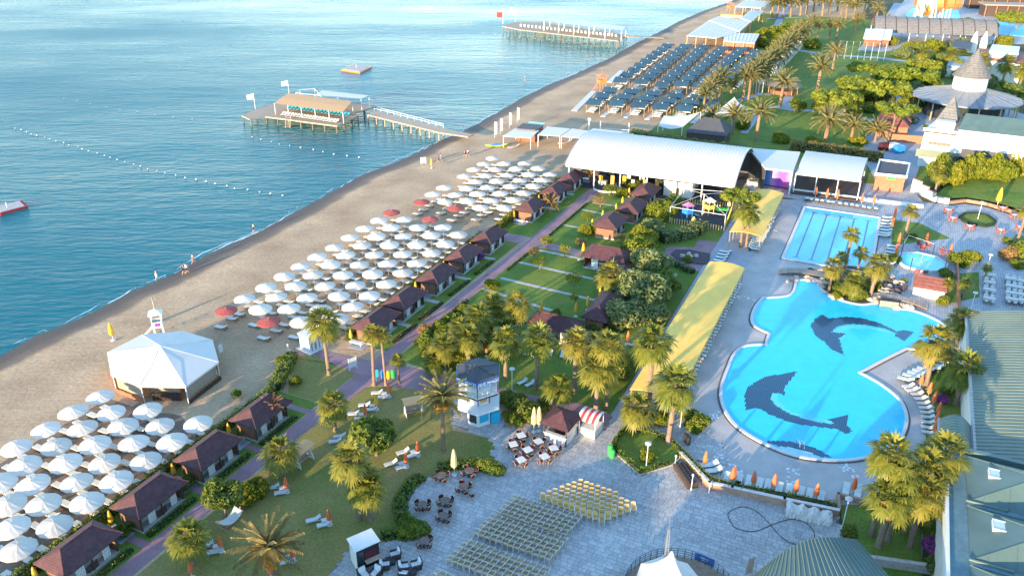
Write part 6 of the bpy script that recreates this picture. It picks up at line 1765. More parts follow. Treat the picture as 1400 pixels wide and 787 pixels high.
#  LONG YELLOW CANOPIES
def yellow_canopy(u0,u1,v0,v1,lb):
 t=thing('shade_canopy',lb,'canopy',W((u0+u1)/2,(v0+v1)/2),GA,'long yellow shade canopies')
 L,w=u1-u0,v1-v0
 q=MB();n=8;segs=int(L/3)
 f=lambda x,k:(x,-w/2+w*k/n,2.8+.38*math.sin(math.pi*k/n)+.05*math.cos(x*2.1))
 for s_ in range(segs):
  x0,x1=-L/2+L*s_/segs,-L/2+L*(s_+1)/segs
  for k in range(n):q.quad(f(x0,k),f(x1,k),f(x1,k+1),f(x0,k+1))
 for y,s in((-w/2,1),(w/2,-1)):q.quad((-L/2,y,2.75),(L/2,y,2.75),(L/2,y,2.5),(-L/2,y,2.5))
 c=q.build('canopy_cloth','canopy_yellow',t,smooth=True)
 q=MB()
 for s_ in range(segs+1):
  x=-L/2+L*s_/segs
  q.path([Vector(f(x,k))+Vector((0,0,-.03))for k in range(n+1)],.035,5)
 q.build('hoop','canopy_yellow',t)
 pm=MB().tube((0,0,0),(0,0,2.75),.06,.06,6).mesh('post','pole_wood')
 for s_ in range(0,segs+1):
  x=-L/2+L*s_/segs
  for y in(-w/2+.15,w/2-.15):place('post',pm,t,(x*.995,y,0))
yellow_canopy(72.6,110.6,-20.4,-15.2,'long pale yellow arched canopy beside the free-form pool')
yellow_canopy(123.6,146.6,-20.2,-15.1,'shorter pale yellow arched canopy beside the playground')
#  WHITE VAULTED HALL AND STAGE SIDE
t=thing('vaulted_hall','large white barrel-vaulted open hall between beach and pool','hall',W(153,-40.2),VA+rad(2.2))
Lx,ua,ub,ze,zc=16.4,-11.2,11.2,4.6,7.7
q=MB();n=20
arch=[(ua+(ub-ua)*k/n,ze+(zc-ze)*math.sin(math.pi*k/n)**.8)for k in range(n+1)]
for(y0,z0),(y1,z1)in zip(arch,arch[1:]):q.quad((-Lx,y0,z0),(Lx,y0,z0),(Lx,y1,z1),(-Lx,y1,z1))
for y,z in(arch[0],arch[-1]):q.quad((-Lx,y,z),(Lx,y,z),(Lx,y,z-.75),(-Lx,y,z-.75))
r_=q.build('vault_roof','vault_white',t,smooth=True)
q=MB()
for k in range(53):
 x=-Lx+2*Lx*k/52
 q.path([(x,y,z+.02)for y,z in arch],.055,4)
q.build('seams','vault_white',r_)['kind']='stuff'
for x in(-Lx,Lx):MB().path([(x,y,z-.1)for y,z in arch],.16,5).build('edge_truss','steel',r_)
cm=MB().tube((0,0,0),(0,0,ze),.14,.14,8).mesh('column','white_metal')
for k in range(7):
 for y in(ua+.3,ub-.3):place('column',cm,t,(-Lx+.6+(2*Lx-1.2)*k/6,y,0))
MB().box(-Lx,ua,0,Lx,ub,.1).build('floor','rubber_ground',t)
s_=at(925,270);sh_=thing('service_hut','cream service hut at the front of the white vaulted hall','hut',s_+W(1.6,0),VA+rad(3))
MB().box(-2.7,-1.6,0,2.7,1.6,2.9).build('wall','cream_wall',sh_)
MB().box(-2.8,-1.7,2.9,2.8,1.7,3.05).build('roof','white_paint',sh_)
MB().box(-.3,-1.66,.05,.3,-1.6,1.9).build('door','black',sh_)
for k in range(7):MB().box(-.35,-.2,.1,.35,.2,1.9).build('arcade_machine',['bin_yellow','slide_yellow','bin_yellow','white_plastic'][k%4],t,(-10+k*2.2,ua+3.2+(k%3)*.8,0))
for k in range(14):
 MB().box(-.8,-.5,.1,.8,.5,.85).build('game_table',['steel','white_plastic','glass_dark'][k%3],t,(-13+(k%7)*3.4,-8+(k//7)*6,0))
MB().box(-Lx+.2,ub-.5,.1,Lx-.2,ub-.35,ze-.2).build('rear_screen','shade_grey',t)
MB().path([Vector((-10+k,ua-1.2-.7*math.sin(k*.8),.4))for k in range(13)],.2,6).build('kerb_wall','coping',t)
rp=ground([(1022.5,204),(1094,209.6),(1084,236),(1046,232)],4.6)
c=sum(rp,Vector())/4;c.z=0
t=thing('screen_stage','flat white roofed stage with a bright purple pictured wall','stage',c)
lv=[p-Vector((c.x,c.y,0))for p in rp]
q=MB();q.add([tuple(p)for p in lv]+[(p.x,p.y,p.z+.3)for p in lv],[(3,2,1,0),(4,5,6,7),(0,1,5,4),(1,2,6,5),(2,3,7,6),(3,0,4,7)]);q.build('roof','vault_white',t)
for i,m in((0,'cream_wall'),(1,'white_paint'),(3,'shade_grey')):
 A,B=lv[i]*.96,lv[(i+1)%4]*.96;d=B-A
 MB().cbox(((A+B)/2).to_tuple()[:2]+(2.3,),(d.length,.2,4.5),0,math.atan2(d.y,d.x)).build('wall',m,t)
A,B=at(1042,253)-c,at(1084,260)-c
d=B-A;hh=4.1
def picture_mat():
 m,n,l,b=nodes_of('stage_picture')
 tc=n.new('ShaderNodeTexCoord');sx=n.new('ShaderNodeSeparateXYZ');l.new(tc.outputs['Generated'],sx.inputs[0])
 r=ramp(n,l,sx.outputs['X'],[(0,(.05,.18,.55)),(.18,(.06,.25,.6)),(.3,(.5,.25,.5)),(.5,(.2,.06,.5)),(.7,(.5,.05,.4)),(.85,(.45,.2,.45)),(1,(.35,.4,.35))])
 w=noise(n,l,2.2,4);c2=mixc(n,l,.35,r.outputs['Color'],w.outputs['Color'],'OVERLAY')
 l.new(c2,b.inputs['Base Color'])
picture_mat()
MB().box(-d.length/2,-.1,.3,d.length/2,.1,hh).build('picture_wall','stage_picture',t,(A+B)/2,math.atan2(d.y,d.x))
sp_=at(1030,252)
t=thing('dj_desk','round white desk in front of the white vaulted hall','desk',sp_)
MB().lathe([(1.3,0),(1.35,.9),(.9,.95),(.9,.7)],14).build('desk','white_paint',t)
MB().box(-.3,-.2,.7,.3,.2,1.4).build('console','dark_metal',t)
rp=ground([(1102,206),(1186,216),(1177,247),(1088.6,236.4)],4.2)
c=sum(rp,Vector())/4;c.z=0
t=thing('white_shelter','white flat-roofed shelter on thin posts behind the lap pool','shelter',c)
lv=[p-Vector((c.x,c.y,0))for p in rp]
q=MB();n=8
for k in range(n):
 f0,f1=k/n,(k+1)/n
 bz=lambda f:Vector((0,0,.5*math.sin(math.pi*f)))
 q.quad(lv[3].lerp(lv[0],f0)+bz(f0),lv[2].lerp(lv[1],f0)+bz(f0),lv[2].lerp(lv[1],f1)+bz(f1),lv[3].lerp(lv[0],f1)+bz(f1))
q.quad(lv[3],lv[2],lv[2]-Vector((0,0,.35)),lv[3]-Vector((0,0,.35)))
q.build('roof','tent_white',t,smooth=True)
pm=MB().tube((0,0,0),(0,0,4.2),.1,.1,6).mesh('post','white_metal')
for k in range(4):
 for A,B in((lv[3],lv[2]),(lv[0],lv[1])):
  p=A.lerp(B,k/3);place('post',pm,t,(p.x,p.y,0))
MB().prism([(p.x*1.05,p.y*1.05)for p in lv],.1,.4).build('floor','dark_wood',t)
MB().cbox(((lv[0]+lv[1])/2).to_tuple()[:2]+(1.6,),((lv[1]-lv[0]).length,.15,2.6),0,math.atan2((lv[1]-lv[0]).y,(lv[1]-lv[0]).x)).build('back_wall','shade_grey',t)
A,B=at(1083,262),at(1262,284);d=B-A
tag(MB().cbox((0,0,.3),(d.length,.5,.6)).build('terrace_wall','white_paint',None,A+d/2,math.atan2(d.y,d.x)),'low white terrace wall behind the lap pool loungers','wall')
rp=ground([(1203,217.7),(1244,223),(1239.5,241),(1197,237)],3.4)
c=sum(rp,Vector())/4;c.z=0
t=thing('red_shed','terracotta shed with a dark flat roof beside the white shelter','shed',c)
lv=[p-Vector((c.x,c.y,0))for p in rp]
MB().prism([(p.x*.94,p.y*.94)for p in lv],0,3.0).build('wall','terracotta',t)
MB().prism([(p.x*.95,p.y*.95)for p in lv],3.0,3.2).build('roof','shade_grey',t)
rim(MB(),[(p.x*.97,p.y*.97)for p in lv],-.1,.25,2.95,3.5).build('parapet','white_paint',t)
p=lv[3].lerp(lv[2],.5);d=lv[2]-lv[3]
MB().cbox((p.x*.97,p.y*.97-.35,2.7),(d.length*.9,.1,.7),0,math.atan2(d.y,d.x)).build('sign_board','terracotta',t)
MB().cbox((p.x*.97,p.y*.97-.43,2.75),(1.4,.06,.4),0,math.atan2(d.y,d.x)).build('sign_panel','bin_green',t)
PG=ground(crop(850,230,4.627,[(300,345),(385,225),(700,250),(645,400)]))
c=sum(PG,Vector())/4
t=thing('playground','fenced playground with dark rubber floor and coloured climbing frames','playground',c)
lv=[p-c for p in PG]
MB().prism([(p.x,p.y)for p in lv],.0,.06).build('rubber_floor','rubber_ground',t)
pk=MB().box(-.08,-.03,0,.08,.03,.95).mesh('picket','slide_yellow')
for i in range(4):
 A,B=lv[i],lv[(i+1)%4];d=B-A;k_=int(d.length/.45)
 for k in range(k_):
  p=A.lerp(B,k/k_);place('picket',pk,t,(p.x,p.y,.02),math.atan2(d.y,d.x))
q=MB()
for i in range(4):
 q.tube(lv[i],lv[i]+Vector((0,0,3.0)),.06,.06,6);q.tube(lv[i]+Vector((0,0,3)),lv[(i+1)%4]+Vector((0,0,3)),.05,.05,6)
q.tube(Vector((0,0,0)),Vector((0,0,4.2)),.07,.07,6)
for i in range(4):q.tube(Vector((0,0,4.2)),lv[i]+Vector((0,0,3)),.03,.03,5)
q.build('net_frame','white_metal',t)
def play_tower(p,roofm,legm,h,lb,slide):
 t=thing('play_tower',lb,'play tower',p,rad(30),'play towers')
 for x in(-.6,.6):
  for y in(-.6,.6):MB().tube((x,y,0),(x,y,h),.06,.06,6).build('leg',legm,t)
 MB().box(-.7,-.7,h*.45,.7,.7,h*.5).build('platform',legm,t)
 q=MB();[q.box(a_,b_,h*.5,c_,d_,h*.75)for a_,b_,c_,d_ in((-.7,-.7,.7,-.64),(-.7,.64,.7,.7),(-.7,-.64,-.64,.64))];q.build('panel',legm,t)
 hip(MB(),1.7,1.7,h,h+.7,.02).build('roof',roofm,t)
 q=MB()
 for k in range(6):
  f=lambda k_:(.7+k_*.32,h*.48*(1-k_/6)**1.2+.1)
  (x0,z0),(x1,z1)=f(k),f(k+1)
  q.quad((x0,-.25,z0),(x1,-.25,z1),(x1,.25,z1),(x0,.25,z0));q.quad((x0,-.25,z0),(x1,-.25,z1),(x1,-.27,z1+.2),(x0,-.27,z0+.2));q.quad((x0,.25,z0),(x1,.25,z1),(x1,.27,z1+.2),(x0,.27,z0+.2))
 q.build('slide',slide,t)
play_tower(at(*crop(850,230,4.627,[(548,292)])[0]),'white_paint','slide_yellow',2.6,'play tower with yellow walls and a white roof','bin_green')
play_tower(at(*crop(850,230,4.627,[(412,322)])[0]),'play_pink','bin_blue',2.6,'play tower with a pink roof and blue slide','bin_blue')
tag(MB().lathe([(.35,0),(.45,.5),(.35,1.2),(.1,1.6)],10).build('spring_toy','slide_yellow',None,at(*crop(850,230,4.627,[(452,360)])[0],.06)),'yellow toy figure post at the front of the playground','toy')
for k,(x,y)in enumerate([(618,268),(655,272)]):
 tag(MB().lathe([(.2,.2),(.75,.35),(.75,.5),(.2,.6)],14).build('spinner','bin_green',None,at(*crop(850,230,4.627,[(x,y)])[0],.06)),('left','right')[k]+' round green spinner at the back of the playground','toy','green spinners')
fc=ground(crop(850,230,4.627,[(310,545),(340,520),(430,520),(560,545),(555,590),(530,612),(450,605),(360,585)]))
t=thing('dark_flower_bed','dark earth bed with pale stones inside the purple circle','flower bed',(0,0,0))
MB().prism(fc,.02,.18).build('soil','rock_dark',t)
for k,(x,y)in enumerate([(385,555),(425,545),(435,560),(470,555)]):place('stone',ROCK[k],t,at(*crop(850,230,4.627,[(x,y)])[0],.3),k,.45)
#  GREEN-ROOFED HOTEL WINGS (right)
def barrel(mb,L,w,z0,rise,n=12,seg=1,mi=0):
 """arched roof, axis along local x, width along local y"""
 f=lambda k:(-w/2+w*k/n,z0+rise*math.sin(math.pi*k/n))
 for k in range(n):
  (y0,za),(y1,zb)=f(k),f(k+1)
  mb.quad((-L/2,y0,za),(L/2,y0,za),(L/2,y1,zb),(-L/2,y1,zb),mi)
 return[f(k)for k in range(n+1)]
def vaulted_wing(u0,u1,v0,v1,z0,rise,label,seam,m='roof_green_pale',bulge=0.0):
 t=thing('vaulted_wing',label,'building',W((u0+u1)/2,(v0+v1)/2),GA)
 L,w=u1-u0,v1-v0
 MB().box(-L/2+.15,-w/2+.15,0,L/2-.15,w/2-.15,z0-.02).build('wall','cream_wall',t)
 q=MB();ar=barrel(q,L,w,z0,rise,16);r=q.build('roof',m,t,smooth=True)
 q=MB();k=0;x=-L/2+seam/2
 while x<L/2:
  for(y0,za),(y1,zb)in zip(ar,ar[1:]):q.tube((x,y0,za+.015),(x,y1,zb+.015),.045,.045,4,0,False)
  x+=seam
 q.build('seams',m,r)['kind']='stuff'
 for x in(-L/2,L/2):MB().add([(x,y,z)for y,z in ar]+[(x,w/2,z0-.3),(x,-w/2,z0-.3)],[tuple(range(len(ar)+2))]).build('gable',m,t)
 for y in(-w/2,w/2):MB().box(-L/2-.05,y-.12,z0-.35,L/2+.05,y+.12,z0+.04).build('gutter','stone_edge',r)
 return t
vaulted_wing(72.3,104.6,13.2,33,4.9,1.9,'large building under a ribbed pale green vaulted roof',.62)
vaulted_wing(71.8,78.2,10.2,13.0,4.7,.9,'low wing under a small pale green vaulted roof',.5)
t=thing('hipped_wing','hotel wing with green hipped roof bays and two skylights','building',W(60,18.5),GA)
y1,y0=18.5-10.3,18.5-30.0
MB().box(-16,y0,0,11.6,y1-.3,5.6).build('wall','cream_wall',t)
MB().box(-16,y1-.3,5.0,11.6,y1-.05,6.15).build('parapet','white_paint',t)
MB().box(-16,y1-1.75,5.6,11.6,y1-.3,5.85).build('gutter_strip','gutter',t)
MB().box(11.2,y0,5.6,11.7,y1-.3,6.25).build('end_parapet','roof_green',t)
bays=[(4.0,10.9),(-3.4,3.5),(-10.8,-3.9),(-16,-11.3)]
ye=y1-1.75
for i,(x0,x1)in enumerate(bays):
 xm=(x0+x1)/2
 q=MB();zr=7.7
 a,b,c,d=(x0,ye,5.88),(x1,ye,5.88),(x1,y0,5.88),(x0,y0,5.88)
 e,f=(xm,ye-5.2,zr),(xm,y0,zr)
 q.add([a,b,c,d,e,f],[(1,0,4),(0,3,5,4),(2,1,4,5)])
 r=q.build('roof_bay','roof_green',t)
 q=MB()
 k=x0+.0
 for s_ in range(9):
  y=ye-1.2-s_*1.9
  if y<y0:break
  lim=lambda y_:min(1.0,(ye-y_)/5.2)
  hgt=5.88+(zr-5.88)*lim(y)
  q.tube((x0,y,5.9),(x0+(xm-x0)*lim(y),y,hgt+.015),.03,.03,4,0,False)
  q.tube((x1,y,5.9),(x1+(xm-x1)*lim(y),y,hgt+.015),.03,.03,4,0,False)
 q.tube(a,e,.06,.06,5);q.tube(b,e,.06,.06,5);q.tube(e,f,.07,.07,5)
 q.build('seams','roof_green',r)['kind']='stuff'
 MB().box(x0-.55,y0,5.6,x0-.02,ye,5.98).build('valley_gutter','gutter',t)
 MB().box(x0-.12,ye-3.0,5.98,x0+.02,ye+.1,6.12).build('valley_flashing','roof_green_pale',t)
for px,py in((1369,645),(1376,716)):
 p=at(px,py,7.0);u_,v_=uv(p)
 s=place('skylight',MB().box(-.62,-.9,-.7,.62,.9,.3).mesh('skylight','white_paint'),t,(u_-60,18.5-v_,6.4))
 MB().box(-.52,-.8,.3,.52,.8,.33).build('pane','glass_pale',s)
 rim(MB(),[(-.62,-.9),(.62,-.9),(.62,.9),(-.62,.9)],-.12,.03,.28,.36).build('frame','white_paint',s)
A,B,D_,E_=at(1172,737,4.6),at(1240,815,4.6),at(985,830,4.6),at(1035,782,4.6)
c=(A+B+D_+E_)/4;c.z=0
t=thing('pavilion','pavilion with a curved ribbed green roof at the bottom edge','building',c)
def patch(s,r,z=0.0):
 top=E_.lerp(A,s);bot=D_.lerp(B,s)
 mid=(E_+A)/2
 top=top+Vector((-.25,.55,0))*math.sin(math.pi*s)*.9
 p=top.lerp(bot,r)-Vector((c.x,c.y,0))
 p.z=4.6+1.1*math.sin(math.pi*min(1,s*1.0))+z
 return p
q=MB();n=14
for i in range(n):
 for j in range(4):q.quad(patch(i/n,j/4),patch(i/n,(j+1)/4),patch((i+1)/n,(j+1)/4),patch((i+1)/n,j/4))
for i in range(n):q.quad(patch(i/n,0),patch((i+1)/n,0),patch((i+1)/n,0,-.35),patch(i/n,0,-.35))
r=q.build('roof','roof_green',t,smooth=True)
q=MB()
for i in range(30):
 s=(i+.5)/30
 for j in range(4):q.tube(patch(s,j/4,.03),patch(s,(j+1)/4,.03),.04,.04,4,0,False)
q.build('ribs','roof_green_pale',r)['kind']='stuff'
MB().prism([(p.x*.9,p.y*.9)for p in(patch(0,.06),patch(.25,.06),patch(.5,.06),patch(.75,.06),patch(1,.06),patch(1,1),patch(0,1))],0,4.5).build('wall','cream_wall',t)
tag(MB().box(-4,-.2,0,4,.2,.9).build('garden_wall','stone_edge',None,at(1240,778),rad(-12)),'low pale wall at the end of the palm cluster lawn','wall')
A,B=W(106.5,13.6),W(131,13.9)
tag(MB().box(0,-.12,0,(B-A).length,.12,.9).build('terrace_railing','terracotta',None,A,GA),'brown flower trough railing left of the white cloth tables','railing')
#  FAR RIGHT BUILDINGS
def quad_block(name,label,cat,px4,z,z0=0.0,wallm='white_paint',roofm='white_paint',group=None,inset=.97,th=.25):
 rp=ground(px4,z);c=sum(rp,Vector())/4;c.z=0
 t=thing(name,label,cat,c,0,group)
 lv=[p-Vector((c.x,c.y,0))for p in rp]
 if wallm:MB().prism([(p.x*inset,p.y*inset)for p in lv],z0,z-.01).build('wall',wallm,t)
 MB().prism([(p.x,p.y)for p in lv],z,z+th).build('roof',roofm,t)
 return t,lv
C9=(1220,90,4.917)
t,lv=quad_block('white_building','long white building with a flat roof terrace behind the evergreens','building',crop(*C9,[(205,440),(1000,530),(1000,440),(290,375)]),7.5)
A,B=lv[0],lv[1];d=B-A;an=math.atan2(d.y,d.x);out_=Vector((d.y,-d.x,0)).normalized()
for f in(.02,.99):pass
MB().cbox(((A+B)/2+out_*.1).to_tuple()[:2]+(8.0,),(d.length,.3,.6),0,an).build('parapet','white_paint',t)
MB().cbox(((A+B)/2+out_*.27).to_tuple()[:2]+(7.55,),(d.length,.1,.25),0,an).build('cornice','dark_wood',t)
for k,(f,w_,h_,z_,m)in enumerate([(.58,9.0,2.6,3.6,'shade_grey'),(.17,8,1.6,3.0,'roof_green_pale'),(.36,3,1.0,2.6,'glass_dark')]):
 p=A.lerp(B,f)+out_*.2
 MB().cbox((p.x,p.y,z_),(w_,.25,h_),0,an).build('awning' if k==0 else 'window',m,t)
 if k==1:
  for j in range(5):
   p2=A.lerp(B,.085+.04*j)+out_*.3
   MB().cbox((p2.x,p2.y,5.3),(.7,.4,.5),0,an).build('air_unit','terracotta',t)
p=A.lerp(B,.19)-out_*2.5
MB().cbox((p.x,p.y,8.6),(3.2,2.6,2.0),0,an).build('roof_unit','white_metal',t)
rp=ground(crop(*C9,[(440,430),(900,480),(960,400),(470,345)]),8.9);c=sum(rp,Vector())/4;c.z=0
t=thing('roof_storey','upper storey with a green hipped roof above the white building','building',c)
lv=[p-Vector((c.x,c.y,0))for p in rp]
MB().prism([(p.x*.97,p.y*.97)for p in lv],7.0,8.86).build('wall','cream_wall',t)
e0,e1=(lv[0]+lv[3])/2,(lv[1]+lv[2])/2
e0,e1=e0.lerp(e1,.05)+Vector((0,0,2.2)),e1.lerp(e0,.05)+Vector((0,0,2.2))
q=MB();q.add([*lv,e0,e1],[(0,1,5,4),(2,3,4,5),(1,2,5),(3,0,4)],0);q.build('roof','roof_green',t)
rp=ground(crop(*C9,[(290,365),(440,385),(462,345),(335,330)]),9.0);c=sum(rp,Vector())/4;c.z=0
t=thing('square_turret','square cream turret with a brown pyramid roof','tower',c)
lv=[p-Vector((c.x,c.y,0))for p in rp]
MB().prism([(p.x*.95,p.y*.95)for p in lv],6.0,9.0).build('wall','cream_wall',t)
q=MB();ap=Vector((0,0,14.0))
for i in range(4):q.tri(lv[i]*1.0,lv[(i+1)%4]*1.0,ap)
q.build('roof','roof_slate',t)
dc=at(*crop(*C9,[(500,205)])[0],5.0);dc.z=0
t=thing('round_restaurant','round restaurant with a wide grey disc roof and conical turret','building',dc)
MB().lathe([(13.0,4.6),(13.0,4.9),(4.2,7.0)],14).build('disc_roof','disc_metal',t)
q=MB()
for i in range(28):
 a=2*math.pi*i/28;q.tube((13*math.cos(a),13*math.sin(a),4.95),(4.2*math.cos(a),4.2*math.sin(a),7.05),.08,.08,4)
q.build('roof_ribs','disc_metal',t)
MB().lathe([(4.0,6.8),(4.0,10.4)],20).build('turret_drum','cream_wall',t)
MB().lathe([(4.6,10.2),(3.0,12.6),(1.6,14.6),(.1,17.0)],20).build('turret_roof','roof_slate',t)
MB().lathe([(9.5,0),(9.5,4.6)],20).build('glass_wall','glass_dark',t)
pm=MB().tube((0,0,0),(0,0,4.7),.18,.18,6).mesh('column','pole_wood')
for i in range(14):place('column',pm,t,(12.2*math.cos(2*math.pi*i/14),12.2*math.sin(2*math.pi*i/14),0))
struct('restaurant_terrace',MB().prism([dc+Vector((17*math.cos(a),15*math.sin(a),0))for a in[i*.314 for i in range(20)]],0,.07),'grey_path')
struct('service_yard',MB().prism(ground([(1180,190),(1216,165),(1225,130),(1262,145),(1262,215),(1245,262),(1205,262),(1180,215)]),0,.06),'grey_path')
for k in range(3):
 px,py=1217+3.5*k,184-8*k
 p=at(px,py)
 t=thing('red_roof_shed','%s of three stepped sheds with red hipped roofs'%('nearest','middle','farthest')[k],'shed',p,VA+rad(8),'red roofed sheds')
 MB().box(-3.2,-2.5,0,3.2,2.5,2.6).build('wall','terracotta',t)
 hip(MB(),7.2,5.8,2.6,4.6,2.2).build('roof','roof_red',t)
tag(MB().box(-4.5,-.3,0,4.5,.3,1.8).build('yard_wall','terracotta',None,at(1241,195),VA+rad(8)),'terracotta yard wall beside the red sheds','wall')
for k,(px,py,m,lb)in enumerate([(1208,206,'cushion_red','red skip'),(1228,209,'bin_blue','blue skip'),(1219,206,'white_plastic','white container')]):
 t=thing('skip',lb+' in the service yard by the white building','container',at(px,py),.3)
 MB().prism([(-1.1,-.7),(1.1,-.7),(1.1,.7),(-1.1,.7)],.2,1.6).build('body',m,t)
 MB().box(-1.15,-.75,1.6,1.15,.75,1.72).build('lid',m,t)
t=thing('ramp_wall','curved pale stone wall with brown cap up to the hill lawn','wall',at(1262,275))
rw=ground([(1246,262),(1256,266),(1266,270),(1276,275),(1296,279),(1320,276),(1350,281),(1385,292),(1410,305)])
o_=at(1262,275)
for i,(a,b)in enumerate(zip(rw,rw[1:])):
 d=b-a;m_=(a+b)/2-o_;hh=2.6-.5*i if i<4 else.5
 MB().cbox((m_.x,m_.y,hh/2),(d.length+.2,.35,hh),0,math.atan2(d.y,d.x)).build('wall_segment','coping' if i<4 else 'brown_edge',t)
 MB().cbox((m_.x,m_.y,hh+.05),(d.length+.3,.5,.1),0,math.atan2(d.y,d.x)).build('wall_cap','brown_edge',t)
 #  FAR GARDENS
t,lv=quad_block('bar_building','dark hip-roofed bar behind the oleander hedge','building',crop(930,60,5.62,[(45,680),(345,710),(395,640),(140,600)]),3.2,0,'dark_wood','shade_grey')
q=MB();L4=[p*1.08 for p in lv]
for p in L4:p.z=3.3
e0,e1=(L4[0]+L4[3])/2,(L4[1]+L4[2])/2
e0,e1=e0.lerp(e1,.3)+Vector((0,0,2.6)),e1.lerp(e0,.3)+Vector((0,0,2.6))
q.add([*L4,e0,e1],[(0,1,5,4),(2,3,4,5),(1,2,5),(3,0,4)]);q.build('hip_roof','shade_grey',t)
def sail(pts,label,group='white shade sails'):
 """pts: (px, py, height)"""
 P=[at(a,b,z)for a,b,z in pts];c=sum(P,Vector())/len(P);c.z=0
 t=thing('shade_sail',label,'shade sail',c,0,group)
 n=6
 L4=[p-c for p in P]
 q=MB();g_=lambda i,j:(L4[0].lerp(L4[1],i/n)).lerp(L4[3].lerp(L4[2],i/n),j/n)-Vector((0,0,.55*math.sin(math.pi*i/n)*1.0))*(1 if j in(0,n)else.7)
 for i in range(n):
  for j in range(n):q.quad(g_(i,j),g_(i+1,j),g_(i+1,j+1),g_(i,j+1))
 q.build('sail_cloth','tent_white',t,smooth=True)
 for p in L4:MB().tube((p.x,p.y,0),p,.12,.1,6).build('mast','white_metal',t)
sail([(900,172,3.2),(933,174,3.4),(958,153,5.2),(908,158,3.8)],'left white sail in front of the shade rows')
sail([(976,156,3.0),(1002,158,3.2),(1022,146,3.4),(1004,133,6.0)],'peaked white sail among the date palms')
def thatch(px,py,r,label):
 t=thing('thatched_bar',label,'bar',at(px,py))
 MB().lathe([(r*1.25,2.4),(r*.7,3.6),(.1,5.0)],14).build('thatched_roof','roof_slate',t)
 MB().lathe([(r*.9,0),(r*.9,1.1)],14,cap=True).build('counter','hut_wood',t)
 pm=MB().tube((0,0,0),(0,0,2.6),.1,.1,6).mesh('post','pole_wood')
 for i in range(10):place('post',pm,t,(r*math.cos(i*.628),r*math.sin(i*.628),0))
thatch(1070,127,4.2,'round thatched bar on the far lawn')
sail([(1035,112,3),(1044,113,3),(1052,108,3),(1040,104,5)],'small white tent beside the thatched bar')
def cabana():
 t=thing('white_cabana','','cabana')
 pm=MB().box(-.08,-.08,0,.08,.08,2.5).mesh('post','white_paint')
 for x in(-1.3,1.3):
  for y in(-1.3,1.3):place('post',pm,t,(x,y,0))
 MB().box(-1.45,-1.45,2.5,1.45,1.45,2.65).build('roof','tent_white',t)
 MB().box(-1.2,-1.2,.1,1.2,1.2,.6).build('daybed','tent_white',t)
 for x in(-1.32,1.32):MB().box(x-.03,-1.2,.2,x+.03,-.4,2.5).build('curtain','tent_white',t)
 return Kind(t)
CAB=cabana()
for k in range(11):
 f=k/10
 CAB.put(ordn(k)+' white cabana from the thatched bar along the palm row',at(1054+34*f,103-35*f),GA,'white cabanas along the palm row',1.25)
for pts,w_ in[([(1010,138),(1040,128),(1054,130)],2.5),([(1050,145),(1080,150),(1140,153),(1200,166)],2.0),([(1017,182),(1030,165),(1034,152)],1.8),([(1075,148),(1078,132)],2.5),([(1040,58),(1062,36),(1075,8),(1082,-6)],3.0),([(1085,68),(1130,75),(1200,79),(1240,84)],3.0),([(1050,26),(1110,23)],2.0),([(1190,70),(1215,40),(1235,5)],9.0)]:
 path('garden_path',strip(ground(pts),w_,.03),'grey_path',.03)
t=thing('court_fence','tall thin fence of the far sports court','fence',at(1150,90))
o_=at(1150,90)
for k in range(8):
 p=at(1145+9*k,80+k*.5)-o_;MB().tube(p,p+Vector((0,0,6)),.06,.06,5).build('post','white_metal',t)
p0,p1=at(1145,80)-o_,at(1208,83.5)-o_
for z in(2,4,6):MB().tube(p0+Vector((0,0,z)),p1+Vector((0,0,z)),.025,.025,4).build('rail','steel',t)
# - dark shade rows on the far beach
def shade_unit():
 t=thing('sun_canopy','','sun canopy')
 q=MB();ar=barrel(q,3.9,4.6,2.1,.75,8)
 q.build('canopy','canopy_blue',t,smooth=True)
 q=MB()
 for x in(-1.8,1.8):
  for y in(-2.0,2.0):q.tube((x,y,0),(x,y,2.2),.08,.08,5)
  q.tube((x,-2.1,2.15),(x,2.1,2.15),.06,.06,5)
 q.build('frame','pole_wood',t)
 for y in(-1.2,0,1.2):MB().box(-1.9,y-.35,.2,.1,y+.35,.45).build('sunbed','bed_pad',t)
 MB().lathe([(.12,2.8),(.16,2.95),(.02,3.1)],6).build('vent_cap','white_plastic',t)
 return Kind(t)
SH=shade_unit()
cols_=[([(815,140),(836,124)],[(850,110),(913,63.5)],3,9),([(845,141),(864,126)],[(879,112),(937,64)],3,9),([(875,143.5),(894,128.6)],[(907,116),(962,65)],3,9),([(905,146),(924,132)],[(933,115),(988,67)],3,9),([(937,148),(955,134)],[(958,117),(1014,68)],3,9),([(974,140),(974,140)],[(995,105),(1034,72)],1,6)]
for ci,(nr_,fr_,n1,n2)in enumerate(cols_):
 for(a,b),n_,wh in((nr_,n1,'near'),(fr_,n2,'far')):
  A,B=at(*a,2.4),at(*b,2.4);A.z=B.z=0
  d=(B-A)if n_>1 else Vector((GC,GS,0))
  for k in range(n_):
   p=A.lerp(B,k/max(1,n_-1))
   SH.put('dark blue arched canopy, %s from the front, %s column from the sea, %s group'%(ordn(k),ordn(ci),wh),p,VA+rad(6),'dark shades on the far beach',(1.0,1.55,1.15))
  e=(B-A).normalized()if n_>1 else d
  nn=Vector((e.y,-e.x,0))
  if n_>1:
   st=strip([A+nn*3.4-e*5,B+nn*3.4+e*5],1.3,.03)
   tag(MB().prism(st,.0,.1).build('boardwalk','coping'),'pale boardwalk beside the %s column of dark canopies, %s group'%(ordn(ci),wh),'boardwalk','boardwalks of the dark shades')
